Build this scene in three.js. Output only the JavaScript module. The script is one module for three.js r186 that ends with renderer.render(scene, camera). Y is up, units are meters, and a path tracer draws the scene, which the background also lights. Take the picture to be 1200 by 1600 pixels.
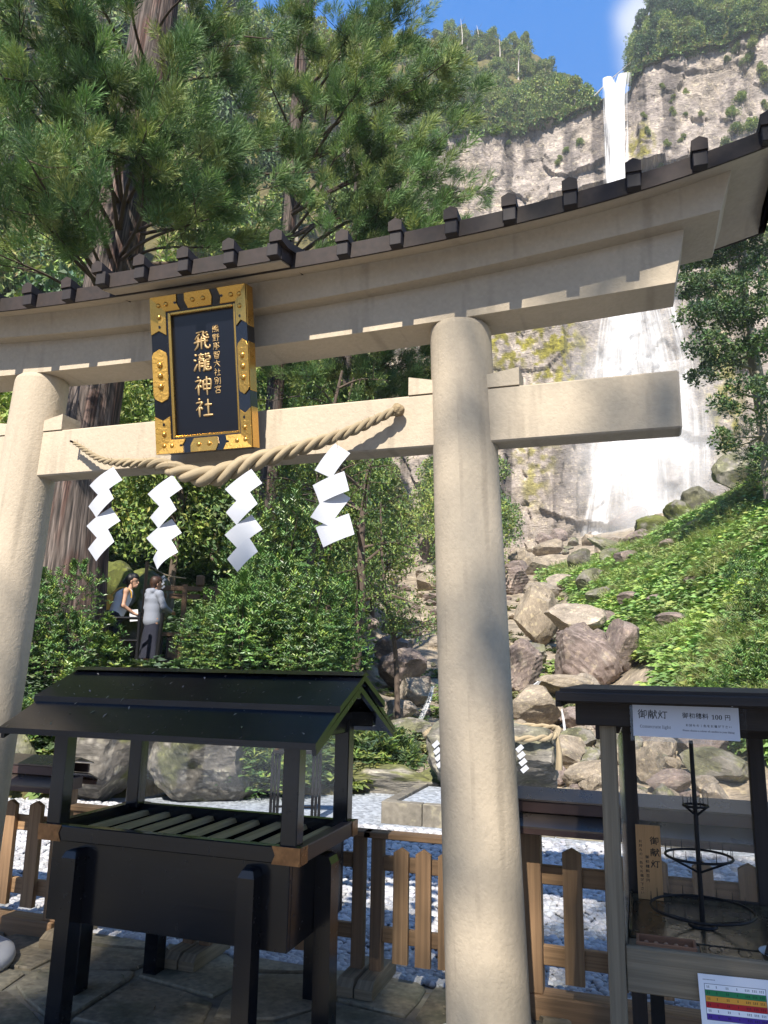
import * as THREE from 'three';
import { ConvexGeometry } from 'three/addons/geometries/ConvexGeometry.js';
import { MarchingCubes } from 'three/addons/objects/MarchingCubes.js';
import { mergeGeometries, mergeVertices, toCreasedNormals } from 'three/addons/utils/BufferGeometryUtils.js';

// ---------------------------------------------------------------- camera, sky, sun, exposure
const scene = new THREE.Scene();
const EYE = new THREE.Vector3(0, 1.55, 0);
const camera = new THREE.PerspectiveCamera(2 * Math.atan(800 / 1190) * 180 / Math.PI, 0.75, 0.05, 1500);
{
  const D = Math.PI / 180, pitch = 11.6 * D, yaw = 18.5 * D, roll = 1.04 * D;
  const f = new THREE.Vector3(-Math.sin(yaw) * Math.cos(pitch), Math.sin(pitch), -Math.cos(yaw) * Math.cos(pitch));
  const right = f.clone().cross(new THREE.Vector3(0, 1, 0)).normalize(), up = right.clone().cross(f);
  const R = right.clone().multiplyScalar(Math.cos(roll)).addScaledVector(up, Math.sin(roll));
  const U = up.clone().multiplyScalar(Math.cos(roll)).addScaledVector(right, -Math.sin(roll));
  camera.quaternion.setFromRotationMatrix(new THREE.Matrix4().makeBasis(R, U, f.clone().negate()));
  camera.position.copy(EYE);
}
const renderer = new THREE.WebGLRenderer();
renderer.toneMapping = THREE.LinearToneMapping;
renderer.toneMappingExposure = 2.35;
renderer.shadowMap.enabled = true;

// value noise, periodic variants for tiling textures
function hash(x, y, z, s = 0) {
  let h = Math.imul(x | 0, 374761393) ^ Math.imul(y | 0, 668265263) ^ Math.imul(z | 0, 2147483647 - 1640531527) ^ Math.imul(s | 0, 1274126177);
  h = Math.imul(h ^ (h >>> 13), 1274126177); h = Math.imul(h ^ (h >>> 15), 2246822519);
  return ((h ^ (h >>> 16)) >>> 0) / 4294967296;
}
const fade = (t) => t * t * (3 - 2 * t), mix = (a, b, t) => a + (b - a) * t, clamp = (x, a = 0, b = 1) => Math.min(b, Math.max(a, x));
const sstep = (a, b, x) => fade(clamp((x - a) / (b - a)));
function vnoise(x, y, z, s = 0, px = 0, py = 0) {
  const xi = Math.floor(x), yi = Math.floor(y), zi = Math.floor(z), u = fade(x - xi), v = fade(y - yi), w = fade(z - zi);
  const m = (a, p) => (p ? ((a % p) + p) % p : a);
  const x0 = m(xi, px), x1 = m(xi + 1, px), y0 = m(yi, py), y1 = m(yi + 1, py);
  const c = (k) => mix(mix(hash(x0, y0, k, s), hash(x1, y0, k, s), u), mix(hash(x0, y1, k, s), hash(x1, y1, k, s), u), v);
  return mix(c(zi), c(zi + 1), w);
}
function fbm(x, y, z, oct = 4, s = 0) { let a = 0, g = 0.5, n = 0; for (let i = 0; i < oct; i++) { a += g * vnoise(x, y, z, s + i); n += g; g *= 0.5; x *= 2.03; y *= 2.03; z *= 2.03; } return a / n; }
function tnoise(u, v, fx, fy, oct, s) { let a = 0, g = 0.5, n = 0; for (let i = 0; i < oct; i++) { a += g * vnoise(u * fx, v * fy, 0.5, s + i, fx, fy); n += g; g *= 0.5; fx *= 2; fy *= 2; } return a / n; }
function rng(seed) { let a = seed >>> 0; return () => { a = (a + 0x6D2B79F5) | 0; let t = Math.imul(a ^ (a >>> 15), 1 | a); t = (t + Math.imul(t ^ (t >>> 7), 61 | t)) ^ t; return ((t ^ (t >>> 14)) >>> 0) / 4294967296; }; }

// the sky: clear deep blue with scattered fair-weather clouds all round
{
  const W = 1024, Hh = 512, data = new Float32Array(W * Hh * 4);
  for (let j = 0; j < Hh; j++) {
    const el = ((j + 0.5) / Hh - 0.5) * Math.PI, sy = Math.sin(el);
    for (let i = 0; i < W; i++) {
      const a = ((i + 0.5) / W - 0.5) * 2 * Math.PI, x = Math.cos(el) * Math.cos(a), z = Math.cos(el) * Math.sin(a);
      const t = Math.pow(1 - Math.max(sy, 0), 3.2);
      let r = mix(0.034, 0.42, t), g = mix(0.205, 0.58, t), b = mix(0.62, 0.86, t);
      const k = 1 / (Math.max(sy, 0) + 0.25), n = fbm(x * k * 2.3 + 18.5, z * k * 2.3 + 10.66, sy * 0.7 + 4.4, 6, 31);
      const c = sstep(0.552, 0.67, n) * sstep(-0.02, 0.1, sy);
      r = mix(r, 0.62, c); g = mix(g, 0.68, c); b = mix(b, 0.82, c);
      const o = (j * W + i) * 4; data[o] = r; data[o + 1] = g; data[o + 2] = b; data[o + 3] = 1;
    }
  }
  const sky = new THREE.DataTexture(data, W, Hh, THREE.RGBAFormat, THREE.FloatType);
  sky.mapping = THREE.EquirectangularReflectionMapping; sky.magFilter = sky.minFilter = THREE.LinearFilter; sky.needsUpdate = true;
  scene.background = sky; scene.environment = sky;
  scene.backgroundIntensity = 0.58; scene.environmentIntensity = 0.58;
}
const SUN = new THREE.Vector3(0.05, 0.71, 0.7).normalize();
{
  const sun = new THREE.DirectionalLight(new THREE.Color(1, 0.93, 0.82), 4.6);
  sun.name = 'sun'; sun.position.copy(SUN).multiplyScalar(300); sun.castShadow = true; sun.shadow.radius = 1;
  Object.assign(sun.shadow.camera, { left: -150, right: 150, top: 220, bottom: -60, near: 1, far: 800 });
  sun.shadow.mapSize.set(4096, 4096);
  scene.add(sun, sun.target);
}

// ---------------------------------------------------------------- helpers
const V = (x, y, z) => new THREE.Vector3(x, y, z);
const rad = (d) => d * Math.PI / 180;
const taken = {};
function numbered(n) { if (!(n in taken)) { taken[n] = 0; return n; } taken[n]++; return n + '_' + String(taken[n]).padStart(3, '0'); }
function shade(o) { o.traverse((m) => { if (m.isMesh) { m.castShadow = true; m.receiveShadow = true; } }); return o; }
function tag(o, label, category, group) { o.userData.label = label; o.userData.category = category; if (group) o.userData.group = group; return o; }
function thing(name, label, category, group, pos) {
  const g = new THREE.Group(); g.name = numbered(name); scene.add(g); tag(g, label, category, group); if (pos) g.position.set(...pos); return g;
}
function part(parent, name, geo, mat) { const m = new THREE.Mesh(geo, mat); m.name = name; m.castShadow = m.receiveShadow = true; parent.add(m); return m; }
function structure(name, geo, mat) { const m = part(scene, numbered(name), geo, mat); m.userData.kind = 'structure'; return m; }
function single(name, geo, mat, label, category, group) { const m = part(scene, numbered(name), geo, mat); return tag(m, label, category, group); }
function copy(o, label, group) { const c = o.clone(); c.name = numbered(o.name.replace(/_\d{3}$/, '')); c.userData = { ...o.userData }; if (label) c.userData.label = label; if (group) c.userData.group = group; scene.add(c); return c; }
// a point on a bearing (degrees from -z, positive to the right), at a horizontal distance, at a height
const at = (az, d, h = 0) => V(d * Math.sin(rad(az)), h, -d * Math.cos(rad(az)));

function tex(w, h, fn, srgb = true, rep) {
  const data = new Uint8Array(w * h * 4);
  for (let j = 0; j < h; j++) for (let i = 0; i < w; i++) {
    const c = fn((i + 0.5) / w, (j + 0.5) / h), o = (j * w + i) * 4;
    data[o] = clamp(c[0]) * 255; data[o + 1] = clamp(c[1]) * 255; data[o + 2] = clamp(c[2]) * 255; data[o + 3] = c.length > 3 ? clamp(c[3]) * 255 : 255;
  }
  const t = new THREE.DataTexture(data, w, h, THREE.RGBAFormat);
  t.wrapS = t.wrapT = THREE.RepeatWrapping; t.magFilter = THREE.LinearFilter; t.minFilter = THREE.LinearMipmapLinearFilter; t.generateMipmaps = true;
  if (srgb) t.colorSpace = THREE.SRGBColorSpace;
  if (rep) t.repeat.set(rep[0], rep[1]);
  t.needsUpdate = true; return t;
}
const gray = (v) => [v, v, v];
const T = {
  stucco: tex(512, 512, (u, v) => gray(0.5 * tnoise(u, v, 42, 42, 3, 3) + 0.5 * Math.pow(Math.abs(tnoise(u, v, 26, 26, 3, 9) - 0.5) * 2, 0.7)), false, [1 / 0.5, 1 / 0.5]),
  stuccoTone: tex(512, 512, (u, v) => { const n = tnoise(u, v, 3, 3, 5, 21), w = tnoise(u, v, 20, 2, 3, 25), f = tnoise(u, v, 90, 90, 2, 27); const k = 0.88 + 0.14 * n - 0.1 * sstep(0.58, 0.78, w) + 0.08 * (f - 0.5); return [k, k * 0.995, k * 0.98]; }, true, [1 / 1.3, 1 / 1.3]),
  grain: tex(512, 256, (u, v) => { const w = v + 0.03 * (tnoise(u, v, 3, 3, 3, 41) - 0.5), a = tnoise(u, w, 2, 40, 3, 43), b = tnoise(u, w, 10, 120, 2, 47), r = 0.5 + 0.5 * Math.sin(2 * Math.PI * (w * 9 + 1.6 * tnoise(u, w, 2, 3, 2, 44))); const k = 0.74 + 0.26 * a - 0.14 * b * b + 0.08 * r; return [k, k * 0.98, k * 0.95]; }, true, [1 / 1.1, 1 / 0.3]),
  grainBump: tex(512, 256, (u, v) => gray(0.5 * tnoise(u, v, 4, 90, 3, 43) + 0.5 * tnoise(u, v, 2, 30, 2, 49)), false, [1 / 1.1, 1 / 0.3]),
  rock: tex(512, 512, (u, v) => { const n = tnoise(u, v, 4, 4, 6, 61), f = tnoise(u, v, 60, 60, 3, 67), l = 1.5 * sstep(0.57, 0.68, tnoise(u, v, 18, 18, 4, 69)); const k = 0.38 + 0.75 * n + 0.3 * (f - 0.5); return [k + 0.1 * l, k * 0.98 + 0.1 * l, k * 0.95 + 0.07 * l]; }, true, [1 / 2.2, 1 / 2.2]),
  rockBump: tex(512, 512, (u, v) => gray(0.6 * tnoise(u, v, 8, 8, 6, 71) + 0.4 * Math.abs(tnoise(u, v, 5, 20, 4, 73) - 0.5) * 2), false, [1 / 1.6, 1 / 1.6]),
  slab: tex(512, 512, (u, v) => { const n = tnoise(u, v, 3, 3, 6, 81), m = sstep(0.5, 0.68, tnoise(u, v, 6, 6, 5, 83)), f = tnoise(u, v, 70, 70, 3, 87); const k = 0.42 + 0.55 * n + 0.4 * (f - 0.5); return [mix(k, k * 0.62, m * 0.7), mix(k * 0.97, k * 0.66, m * 0.7), mix(k * 0.9, k * 0.58, m * 0.7)]; }, true, [1 / 1.5, 1 / 1.5]),
  pebbleBump: tex(512, 512, (u, v) => { let best = 9; const n = 26, x = u * n, y = v * n; for (let a = -1; a <= 1; a++) for (let b = -1; b <= 1; b++) { const i = Math.floor(x) + a, j = Math.floor(y) + b, I = ((i % n) + n) % n, J = ((j % n) + n) % n; best = Math.min(best, Math.hypot(x - i - hash(I, J, 1, 5), y - j - hash(I, J, 2, 5))); } return gray(1 - best * best * 1.1); }, false, [1 / 1.0, 1 / 1.0]),
  pebbleTone: tex(512, 512, (u, v) => { let best = 9, tone = 0; const n = 26, x = u * n, y = v * n; for (let a = -1; a <= 1; a++) for (let b = -1; b <= 1; b++) { const i = Math.floor(x) + a, j = Math.floor(y) + b, I = ((i % n) + n) % n, J = ((j % n) + n) % n, d = Math.hypot(x - i - hash(I, J, 1, 5), y - j - hash(I, J, 2, 5)); if (d < best) { best = d; tone = hash(I, J, 7, 5); } } const k = 0.72 + 0.28 * tone; return [k * 0.98, k, k * 1.02]; }, true, [1 / 1.0, 1 / 1.0]),
  bark: tex(512, 1024, (u, v) => { const w = u + 0.02 * tnoise(u, v, 6, 4, 3, 91), a = tnoise(w, v, 64, 6, 4, 93), b = tnoise(w, v, 20, 2, 3, 95), s = sstep(0.5, 0.66, tnoise(w, v, 48, 5, 4, 97)), r = sstep(0.45, 0.65, tnoise(w, v, 10, 3, 3, 99)); const k = 0.42 + 1.0 * (a - 0.45) + 0.3 * (b - 0.5); return [k + 0.2 * s, k * mix(0.96, 0.8, r) + 0.2 * s, k * mix(0.92, 0.72, r) + 0.2 * s]; }, true, [1, 1]),
  barkBump: tex(512, 1024, (u, v) => { const w = u + 0.02 * tnoise(u, v, 6, 4, 3, 91); return gray(0.55 * tnoise(w, v, 60, 5, 4, 93) + 0.45 * tnoise(w, v, 18, 3, 3, 95)); }, false, [1, 1]),
  cloth: tex(128, 128, (u, v) => gray(0.5 + 0.25 * Math.sin(u * 2 * Math.PI * 32) + 0.25 * Math.sin(v * 2 * Math.PI * 32)), false, [10, 10]),
  worn: tex(256, 256, (u, v) => { const n = tnoise(u, v, 5, 5, 5, 101), s = sstep(0.64, 0.7, tnoise(u, v, 26, 26, 4, 103)); const k = 0.35 + 0.5 * n + 0.2 * s; return [k, k, k]; }, false, [1 / 0.6, 1 / 0.6]),
};
function mat(r, g, b, o = {}) {
  const { phys, ...rest } = o;
  const m = phys ? new THREE.MeshPhysicalMaterial({ roughness: 0.85, ...rest }) : new THREE.MeshStandardMaterial({ roughness: 0.85, ...rest });
  m.color.setRGB(r, g, b); return m;
}
const M = {
  stucco: mat(0.5, 0.425, 0.33, { map: T.stuccoTone, bumpMap: T.stucco, bumpScale: 0.0026, roughness: 0.92 }),
  plaster: mat(0.52, 0.52, 0.53, { bumpMap: T.stucco, bumpScale: 0.002 }),
  copperRoof: mat(0.06, 0.04, 0.038, { roughness: 0.75, map: T.slab }),
  capMetal: mat(0.13, 0.105, 0.09, { roughness: 0.5, metalness: 0.55, roughnessMap: T.worn }),
  gold: mat(0.6, 0.35, 0.085, { roughness: 0.42, metalness: 0.92, roughnessMap: T.worn }),
  goldRelief: mat(0.62, 0.37, 0.09, { roughness: 0.42, metalness: 0.92, bumpMap: tex(256, 256, (u, v) => gray(sstep(0.46, 0.56, Math.abs(tnoise(u, v, 8, 8, 3, 111) - 0.5) * 5)), false, [1 / 0.12, 1 / 0.12]), bumpScale: 0.004 }),
  goldLetter: mat(0.5, 0.35, 0.17, { roughness: 0.5, metalness: 0.7 }),
  lacquer: mat(0.0045, 0.0055, 0.009, { roughness: 0.34, phys: true, clearcoat: 0.12, clearcoatRoughness: 0.25, bumpMap: T.grainBump, bumpScale: 0.0004, roughnessMap: T.worn }),
  lacquerPanel: mat(0.004, 0.005, 0.009, { roughness: 0.28 }),
  slatWood: mat(0.5, 0.45, 0.27, { roughness: 0.5, map: T.grain }),
  copperPlate: mat(0.55, 0.3, 0.15, { roughness: 0.5, metalness: 0.6, roughnessMap: T.worn, map: T.slab }),
  darkCopper: mat(0.09, 0.055, 0.05, { roughness: 0.45, metalness: 0.3 }),
  fence: [[0.43, 0.275, 0.155], [0.37, 0.235, 0.135], [0.46, 0.3, 0.175]].map(([r, g, b]) => mat(r, g, b, { map: T.grain, bumpMap: T.grainBump, bumpScale: 0.0012, roughness: 0.78 })),
  fenceOld: mat(0.2, 0.125, 0.075, { map: T.grain, bumpMap: T.grainBump, bumpScale: 0.002, roughness: 0.85 }),
  gate: [[0.28, 0.18, 0.105], [0.24, 0.155, 0.095]].map(([r, g, b]) => mat(r, g, b, { map: T.grain, bumpMap: T.grainBump, bumpScale: 0.0015, roughness: 0.8 })),
  greyWood: mat(0.27, 0.225, 0.16, { map: T.grain, bumpMap: T.grainBump, bumpScale: 0.002, roughness: 0.88 }),
  darkWood: mat(0.035, 0.026, 0.022, { map: T.grain, bumpMap: T.grainBump, bumpScale: 0.0015, roughness: 0.75 }),
  paleWood: mat(0.42, 0.27, 0.13, { map: T.grain, roughness: 0.7 }),
  boxWood: mat(0.3, 0.15, 0.085, { map: T.grain, bumpMap: T.grainBump, bumpScale: 0.001, roughness: 0.8 }),
  iron: mat(0.012, 0.012, 0.014, { roughness: 0.5, metalness: 0.5 }),
  tray: mat(0.3, 0.27, 0.22, { roughness: 0.42, metalness: 0.7, roughnessMap: T.worn, map: T.slab }),
  steel: mat(0.6, 0.6, 0.62, { roughness: 0.25, metalness: 0.9 }),
  paper: mat(0.5, 0.515, 0.56, { roughness: 0.9, phys: true, transmission: 0.12, thickness: 0, side: THREE.DoubleSide }),
  straw: mat(0.44, 0.365, 0.245, { roughness: 0.92, bumpMap: T.grainBump, bumpScale: 0.004, map: T.grain }),
  strawDark: mat(0.33, 0.26, 0.16, { roughness: 0.95, map: T.grain }),
  acrylic: mat(0.93, 0.92, 0.9, { roughness: 0.24, phys: true, transmission: 1, thickness: 0, ior: 1.45 }),
  clearPane: mat(0.95, 0.96, 0.97, { roughness: 0.05, phys: true, transmission: 1, thickness: 0, ior: 1.45 }),
  granite: mat(0.3, 0.28, 0.24, { map: T.rock, bumpMap: T.rockBump, bumpScale: 0.01, roughness: 0.95 }),
  gravel: mat(0.44, 0.455, 0.48, { map: T.pebbleTone, bumpMap: T.pebbleBump, bumpScale: 0.015, roughness: 0.95 }),
  earth: mat(0.12, 0.095, 0.065, { map: T.rock, bumpMap: T.rockBump, bumpScale: 0.05, roughness: 1 }),
  slabs: [[0.46, 0.43, 0.355], [0.39, 0.37, 0.31], [0.5, 0.45, 0.37], [0.42, 0.375, 0.305]].map(([r, g, b]) => mat(r, g, b, { map: T.slab, bumpMap: T.rockBump, bumpScale: 0.018, roughness: 0.82 })),
  mortar: mat(0.27, 0.255, 0.22, { map: T.rock, bumpMap: T.rockBump, bumpScale: 0.01, roughness: 0.95 }),
  shadedStrip: mat(0.022, 0.016, 0.017, { roughness: 0.7, map: T.grain }),
  ink: mat(0.012, 0.012, 0.014, { roughness: 0.8 }),
};

// geometry helpers; all uv in metres, u runs along the grain
function boxUV(geo, grain = 0, off = [0, 0]) {
  const g = geo.index ? geo.toNonIndexed() : geo, p = g.attributes.position, uv = new Float32Array(p.count * 2), a = V(0, 0, 0), b = V(0, 0, 0), c = V(0, 0, 0);
  for (let i = 0; i < p.count; i += 3) {
    a.fromBufferAttribute(p, i); b.fromBufferAttribute(p, i + 1); c.fromBufferAttribute(p, i + 2);
    const n = b.clone().sub(a).cross(c.clone().sub(a)), ax = [Math.abs(n.x), Math.abs(n.y), Math.abs(n.z)], k = ax.indexOf(Math.max(...ax));
    let others = [0, 1, 2].filter((q) => q !== k); if (others[1] === grain) others = [others[1], others[0]];
    for (let j = 0; j < 3; j++) { const v = [p.getX(i + j), p.getY(i + j), p.getZ(i + j)]; uv[(i + j) * 2] = v[others[0]] + off[0]; uv[(i + j) * 2 + 1] = v[others[1]] + off[1] + k * 0.37; }
  }
  g.setAttribute('uv', new THREE.BufferAttribute(uv, 2)); return g;
}
let pieceCount = 0;
function board(w, h, d, x = 0, y = 0, z = 0, c = 0.004) {          // a board with chamfered edges, centred at x, y, z
  const pts = [];
  c = Math.min(c, w / 3, h / 3, d / 3);
  for (const sx of [-1, 1]) for (const sy of [-1, 1]) for (const sz of [-1, 1]) {
    pts.push(V(sx * w / 2, sy * (h / 2 - c), sz * (d / 2 - c)), V(sx * (w / 2 - c), sy * h / 2, sz * (d / 2 - c)), V(sx * (w / 2 - c), sy * (h / 2 - c), sz * d / 2));
  }
  const g = new ConvexGeometry(pts), dims = [w, h, d]; pieceCount++;
  const u = boxUV(g, dims.indexOf(Math.max(...dims)), [hash(pieceCount, 1, 2) * 5, hash(pieceCount, 3, 4) * 5]);
  u.translate(x, y, z); return u;
}
function hull(pts, grain = 1) { pieceCount++; return boxUV(new ConvexGeometry(pts.map((p) => V(...p))), grain, [hash(pieceCount, 1, 2) * 5, hash(pieceCount, 3, 4) * 5]); }
function merged(list) { return mergeGeometries(list.map((g) => { const q = g.index ? g.toNonIndexed() : g; for (const k of Object.keys(q.attributes)) if (!['position', 'normal', 'uv'].includes(k)) q.deleteAttribute(k); return q; })); }
// tube with changing radius along a list of points
function limb(points, radii, seg = 8, cap = true) {
  const n = points.length, pos = [], uv = [], idx = [], up = V(0, 1, 0); let len = 0, side = null;
  for (let i = 0; i < n; i++) {
    const t = points[Math.min(i + 1, n - 1)].clone().sub(points[Math.max(i - 1, 0)]).normalize();
    if (!side) side = (Math.abs(t.y) > 0.9 ? V(1, 0, 0) : up.clone()).cross(t).normalize(); else side.addScaledVector(t, -side.dot(t)).normalize();
    const b = t.clone().cross(side); if (i) len += points[i].distanceTo(points[i - 1]);
    for (let k = 0; k <= seg; k++) {
      const a = k / seg * 2 * Math.PI, q = points[i].clone().addScaledVector(side, Math.cos(a) * radii[i]).addScaledVector(b, Math.sin(a) * radii[i]);
      pos.push(q.x, q.y, q.z); uv.push(len, k / seg * 2 * Math.PI * Math.max(radii[0], 0.01));
    }
  }
  for (let i = 0; i < n - 1; i++) for (let k = 0; k < seg; k++) { const a = i * (seg + 1) + k, b = a + seg + 1; idx.push(a, a + 1, b, b, a + 1, b + 1); }
  if (cap) for (const i of [0, n - 1]) { const c = pos.length / 3; pos.push(points[i].x, points[i].y, points[i].z); uv.push(0, 0); for (let k = 0; k < seg; k++) { const a = i * (seg + 1) + k; i ? idx.push(c, a, a + 1) : idx.push(c, a + 1, a); } }
  const g = new THREE.BufferGeometry(); g.setAttribute('position', new THREE.Float32BufferAttribute(pos, 3)); g.setAttribute('uv', new THREE.Float32BufferAttribute(uv, 2)); g.setIndex(idx); g.computeVertexNormals(); return g;
}
const smoothLine = (pts, n) => new THREE.CatmullRomCurve3(pts).getPoints(n);
// sweep of a closed section (points [z, y, xShift]) along x
function sweepX(xs, section, crease = 0.4) {
  const pos = [], idx = []; let m = 0;
  xs.forEach((x) => { const s = section(x); m = s.length; s.forEach(([z, y, dx = 0]) => pos.push(x + dx, y, z)); });
  for (let i = 0; i < xs.length - 1; i++) for (let k = 0; k < m; k++) { const a = i * m + k, b = i * m + (k + 1) % m, c = a + m, d = b + m; idx.push(a, b, c, c, b, d); }
  const last = (xs.length - 1) * m; for (let k = 1; k < m - 1; k++) { idx.push(0, k + 1, k); idx.push(last, last + k, last + k + 1); }
  let g = new THREE.BufferGeometry(); g.setAttribute('position', new THREE.Float32BufferAttribute(pos, 3)); g.setIndex(idx);
  g = boxUV(g, 0); g.computeVertexNormals(); return toCreasedNormals(g, crease);
}
function lathe(pts, seg = 32) { const g = new THREE.LatheGeometry(pts.map(([r, y]) => new THREE.Vector2(r, y)), seg), p = g.attributes.position, uv = g.attributes.uv, R = Math.max(...pts.map((q) => q[0])); for (let i = 0; i < p.count; i++) uv.setXY(i, uv.getX(i) * 2 * Math.PI * R, p.getY(i)); return g; }
// ---------------------------------------------------------------- ground, paving, gravel yard
{
  const big = new THREE.CircleGeometry(900, 64); big.rotateX(-Math.PI / 2); big.translate(0, -0.7, 0);
  structure('ground', boxUV(big, 0), M.earth);
  const yard = new THREE.CircleGeometry(10.6, 96); yard.rotateX(-Math.PI / 2); yard.translate(0, -0.022, 0);
  structure('gravel_yard', boxUV(yard, 0), M.gravel);
  // paved forecourt: irregular flagstones, each its own piece, on a mortar bed
  const bed = new THREE.PlaneGeometry(11, 6.1); bed.rotateX(-Math.PI / 2); bed.translate(-1.3, -0.016, -1.05);
  const pave = structure('stone_pavement', boxUV(bed, 0), M.mortar);
  const R = rng(77), seeds = [];
  for (let i = -2; i < 21; i++) for (let j = -2; j < 13; j++) seeds.push([-6.6 + (i + 0.85 * R() + (j % 2) * 0.4) * 0.5, -4.12 + (j + 0.85 * R()) * 0.46 + 0.1]);
  const zEdge = -4.1, xa = -6.6, xb = 4;
  seeds.forEach(([sx, sz], n) => {
    let poly = [[sx - 0.8, sz - 0.8], [sx + 0.8, sz - 0.8], [sx + 0.8, sz + 0.8], [sx - 0.8, sz + 0.8]];
    const cut = (px, pz, nx, nz) => {                               // keep the side the normal does not point to
      const out = [];
      poly.forEach((p, i) => { const q = poly[(i + 1) % poly.length], a = (p[0] - px) * nx + (p[1] - pz) * nz, b = (q[0] - px) * nx + (q[1] - pz) * nz; if (a <= 0) out.push(p); if (a * b < 0) { const t = a / (a - b); out.push([mix(p[0], q[0], t), mix(p[1], q[1], t)]); } });
      poly = out;
    };
    for (const [ox, oz] of seeds) { const dx = ox - sx, dz = oz - sz, l = Math.hypot(dx, dz); if (l > 0 && l < 1.7 && poly.length) { const gap = 0.011; cut((sx + ox) / 2 - dx / l * gap, (sz + oz) / 2 - dz / l * gap, dx / l, dz / l); } }
    cut(0, zEdge, 0, -1); cut(xa, 0, -1, 0); cut(xb, 0, 1, 0); cut(0, 1.9, 0, 1);
    if (poly.length < 3) return;
    const area = Math.abs(poly.reduce((s, p, i) => { const q = poly[(i + 1) % poly.length]; return s + p[0] * q[1] - q[0] * p[1]; }, 0)) / 2;
    if (area < 0.004) return;
    // outline with a little wander, then a worn rounded edge and a slightly tilted top
    const ring = [];
    poly.forEach((p, i) => { const q = poly[(i + 1) % poly.length], l = Math.hypot(q[0] - p[0], q[1] - p[1]), k = Math.max(1, Math.round(l / 0.16)); for (let s = 0; s < k; s++) { const t = (s + (s ? 0 : 0.14)) / k, x = mix(p[0], q[0], t), z = mix(p[1], q[1], t); const w = 0.022 * (vnoise(x * 9, z * 9, n) - 0.6); ring.push([x + (x - sx) * w * 3, z + (z - sz) * w * 3]); if (!s) { const t2 = -0.0; void t2; } } });
    const cx = ring.reduce((s, p) => s + p[0], 0) / ring.length, cz = ring.reduce((s, p) => s + p[1], 0) / ring.length, tiltX = (R() - 0.5) * 0.02, tiltZ = (R() - 0.5) * 0.02, lift = -0.004 + R() * 0.008;
    const pos = [], idx = [], m = ring.length;
    for (const [k, y] of [[1, -0.04], [1, -0.006], [0.965, 0.002], [0.55, 0.004]]) ring.forEach(([x, z]) => { const X = mix(cx, x, k), Z = mix(cz, z, k); pos.push(X, y + lift + (y > -0.03 ? (X - cx) * tiltX + (Z - cz) * tiltZ + 0.006 * (fbm(X * 7, Z * 7, n, 3) - 0.5) : 0), Z); });
    pos.push(cx, 0.004 + lift, cz);
    const flip = ring.reduce((s, p, i) => { const q = ring[(i + 1) % m]; return s + p[0] * q[1] - q[0] * p[1]; }, 0) > 0;
    const tri = (a, b, c) => flip ? idx.push(a, b, c) : idx.push(a, c, b);
    for (let r = 0; r < 3; r++) for (let i = 0; i < m; i++) { const a = r * m + i, b = r * m + (i + 1) % m; tri(a, a + m, b); tri(b, a + m, b + m); }
    for (let i = 0; i < m; i++) tri(3 * m + i, 4 * m, 3 * m + (i + 1) % m);
    const g = new THREE.BufferGeometry(); g.setAttribute('position', new THREE.Float32BufferAttribute(pos, 3)); g.setIndex(idx);
    const u = boxUV(g, 0, [R() * 3, R() * 3]); u.computeVertexNormals();
    part(pave, 'flagstone', toCreasedNormals(u, 0.6), M.slabs[Math.floor(R() * 4)]);
  });
}
{
  // loose river pebbles over the yard
  const R = rng(5), base = new THREE.IcosahedronGeometry(1, 1), N = 40000, im = new THREE.InstancedMesh(base, mat(1, 1, 1, { roughness: 0.8 }), N);
  im.name = 'gravel_pebbles'; im.userData.kind = 'stuff'; im.castShadow = im.receiveShadow = true;
  const m = new THREE.Matrix4(), q = new THREE.Quaternion(), c = new THREE.Color();
  for (let i = 0; i < N; i++) {
    const f = Math.pow(R(), 1.7), z = -4.11 - f * 3.6, x = mix(-5.6 - f * 2.4, 1.6, R()), s = (0.011 + 0.011 * R()) * (1 + f * 0.5);
    q.setFromEuler(new THREE.Euler((R() - 0.5) * 0.7, R() * 6.28, (R() - 0.5) * 0.7));
    m.compose(V(x, -0.016 + s * 0.3 + R() * 0.006, z), q, V(s * (1 + 0.5 * R()), s * (0.55 + 0.25 * R()), s)); im.setMatrixAt(i, m);
    const k = 0.26 + 0.28 * R(); im.setColorAt(i, c.setRGB(k * (0.95 + 0.06 * R()), k * 0.98, k * (0.98 + 0.06 * R())));
  }
  scene.add(im); tag(im, 'loose grey-white river pebbles of the shrine yard', 'gravel');
}

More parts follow.
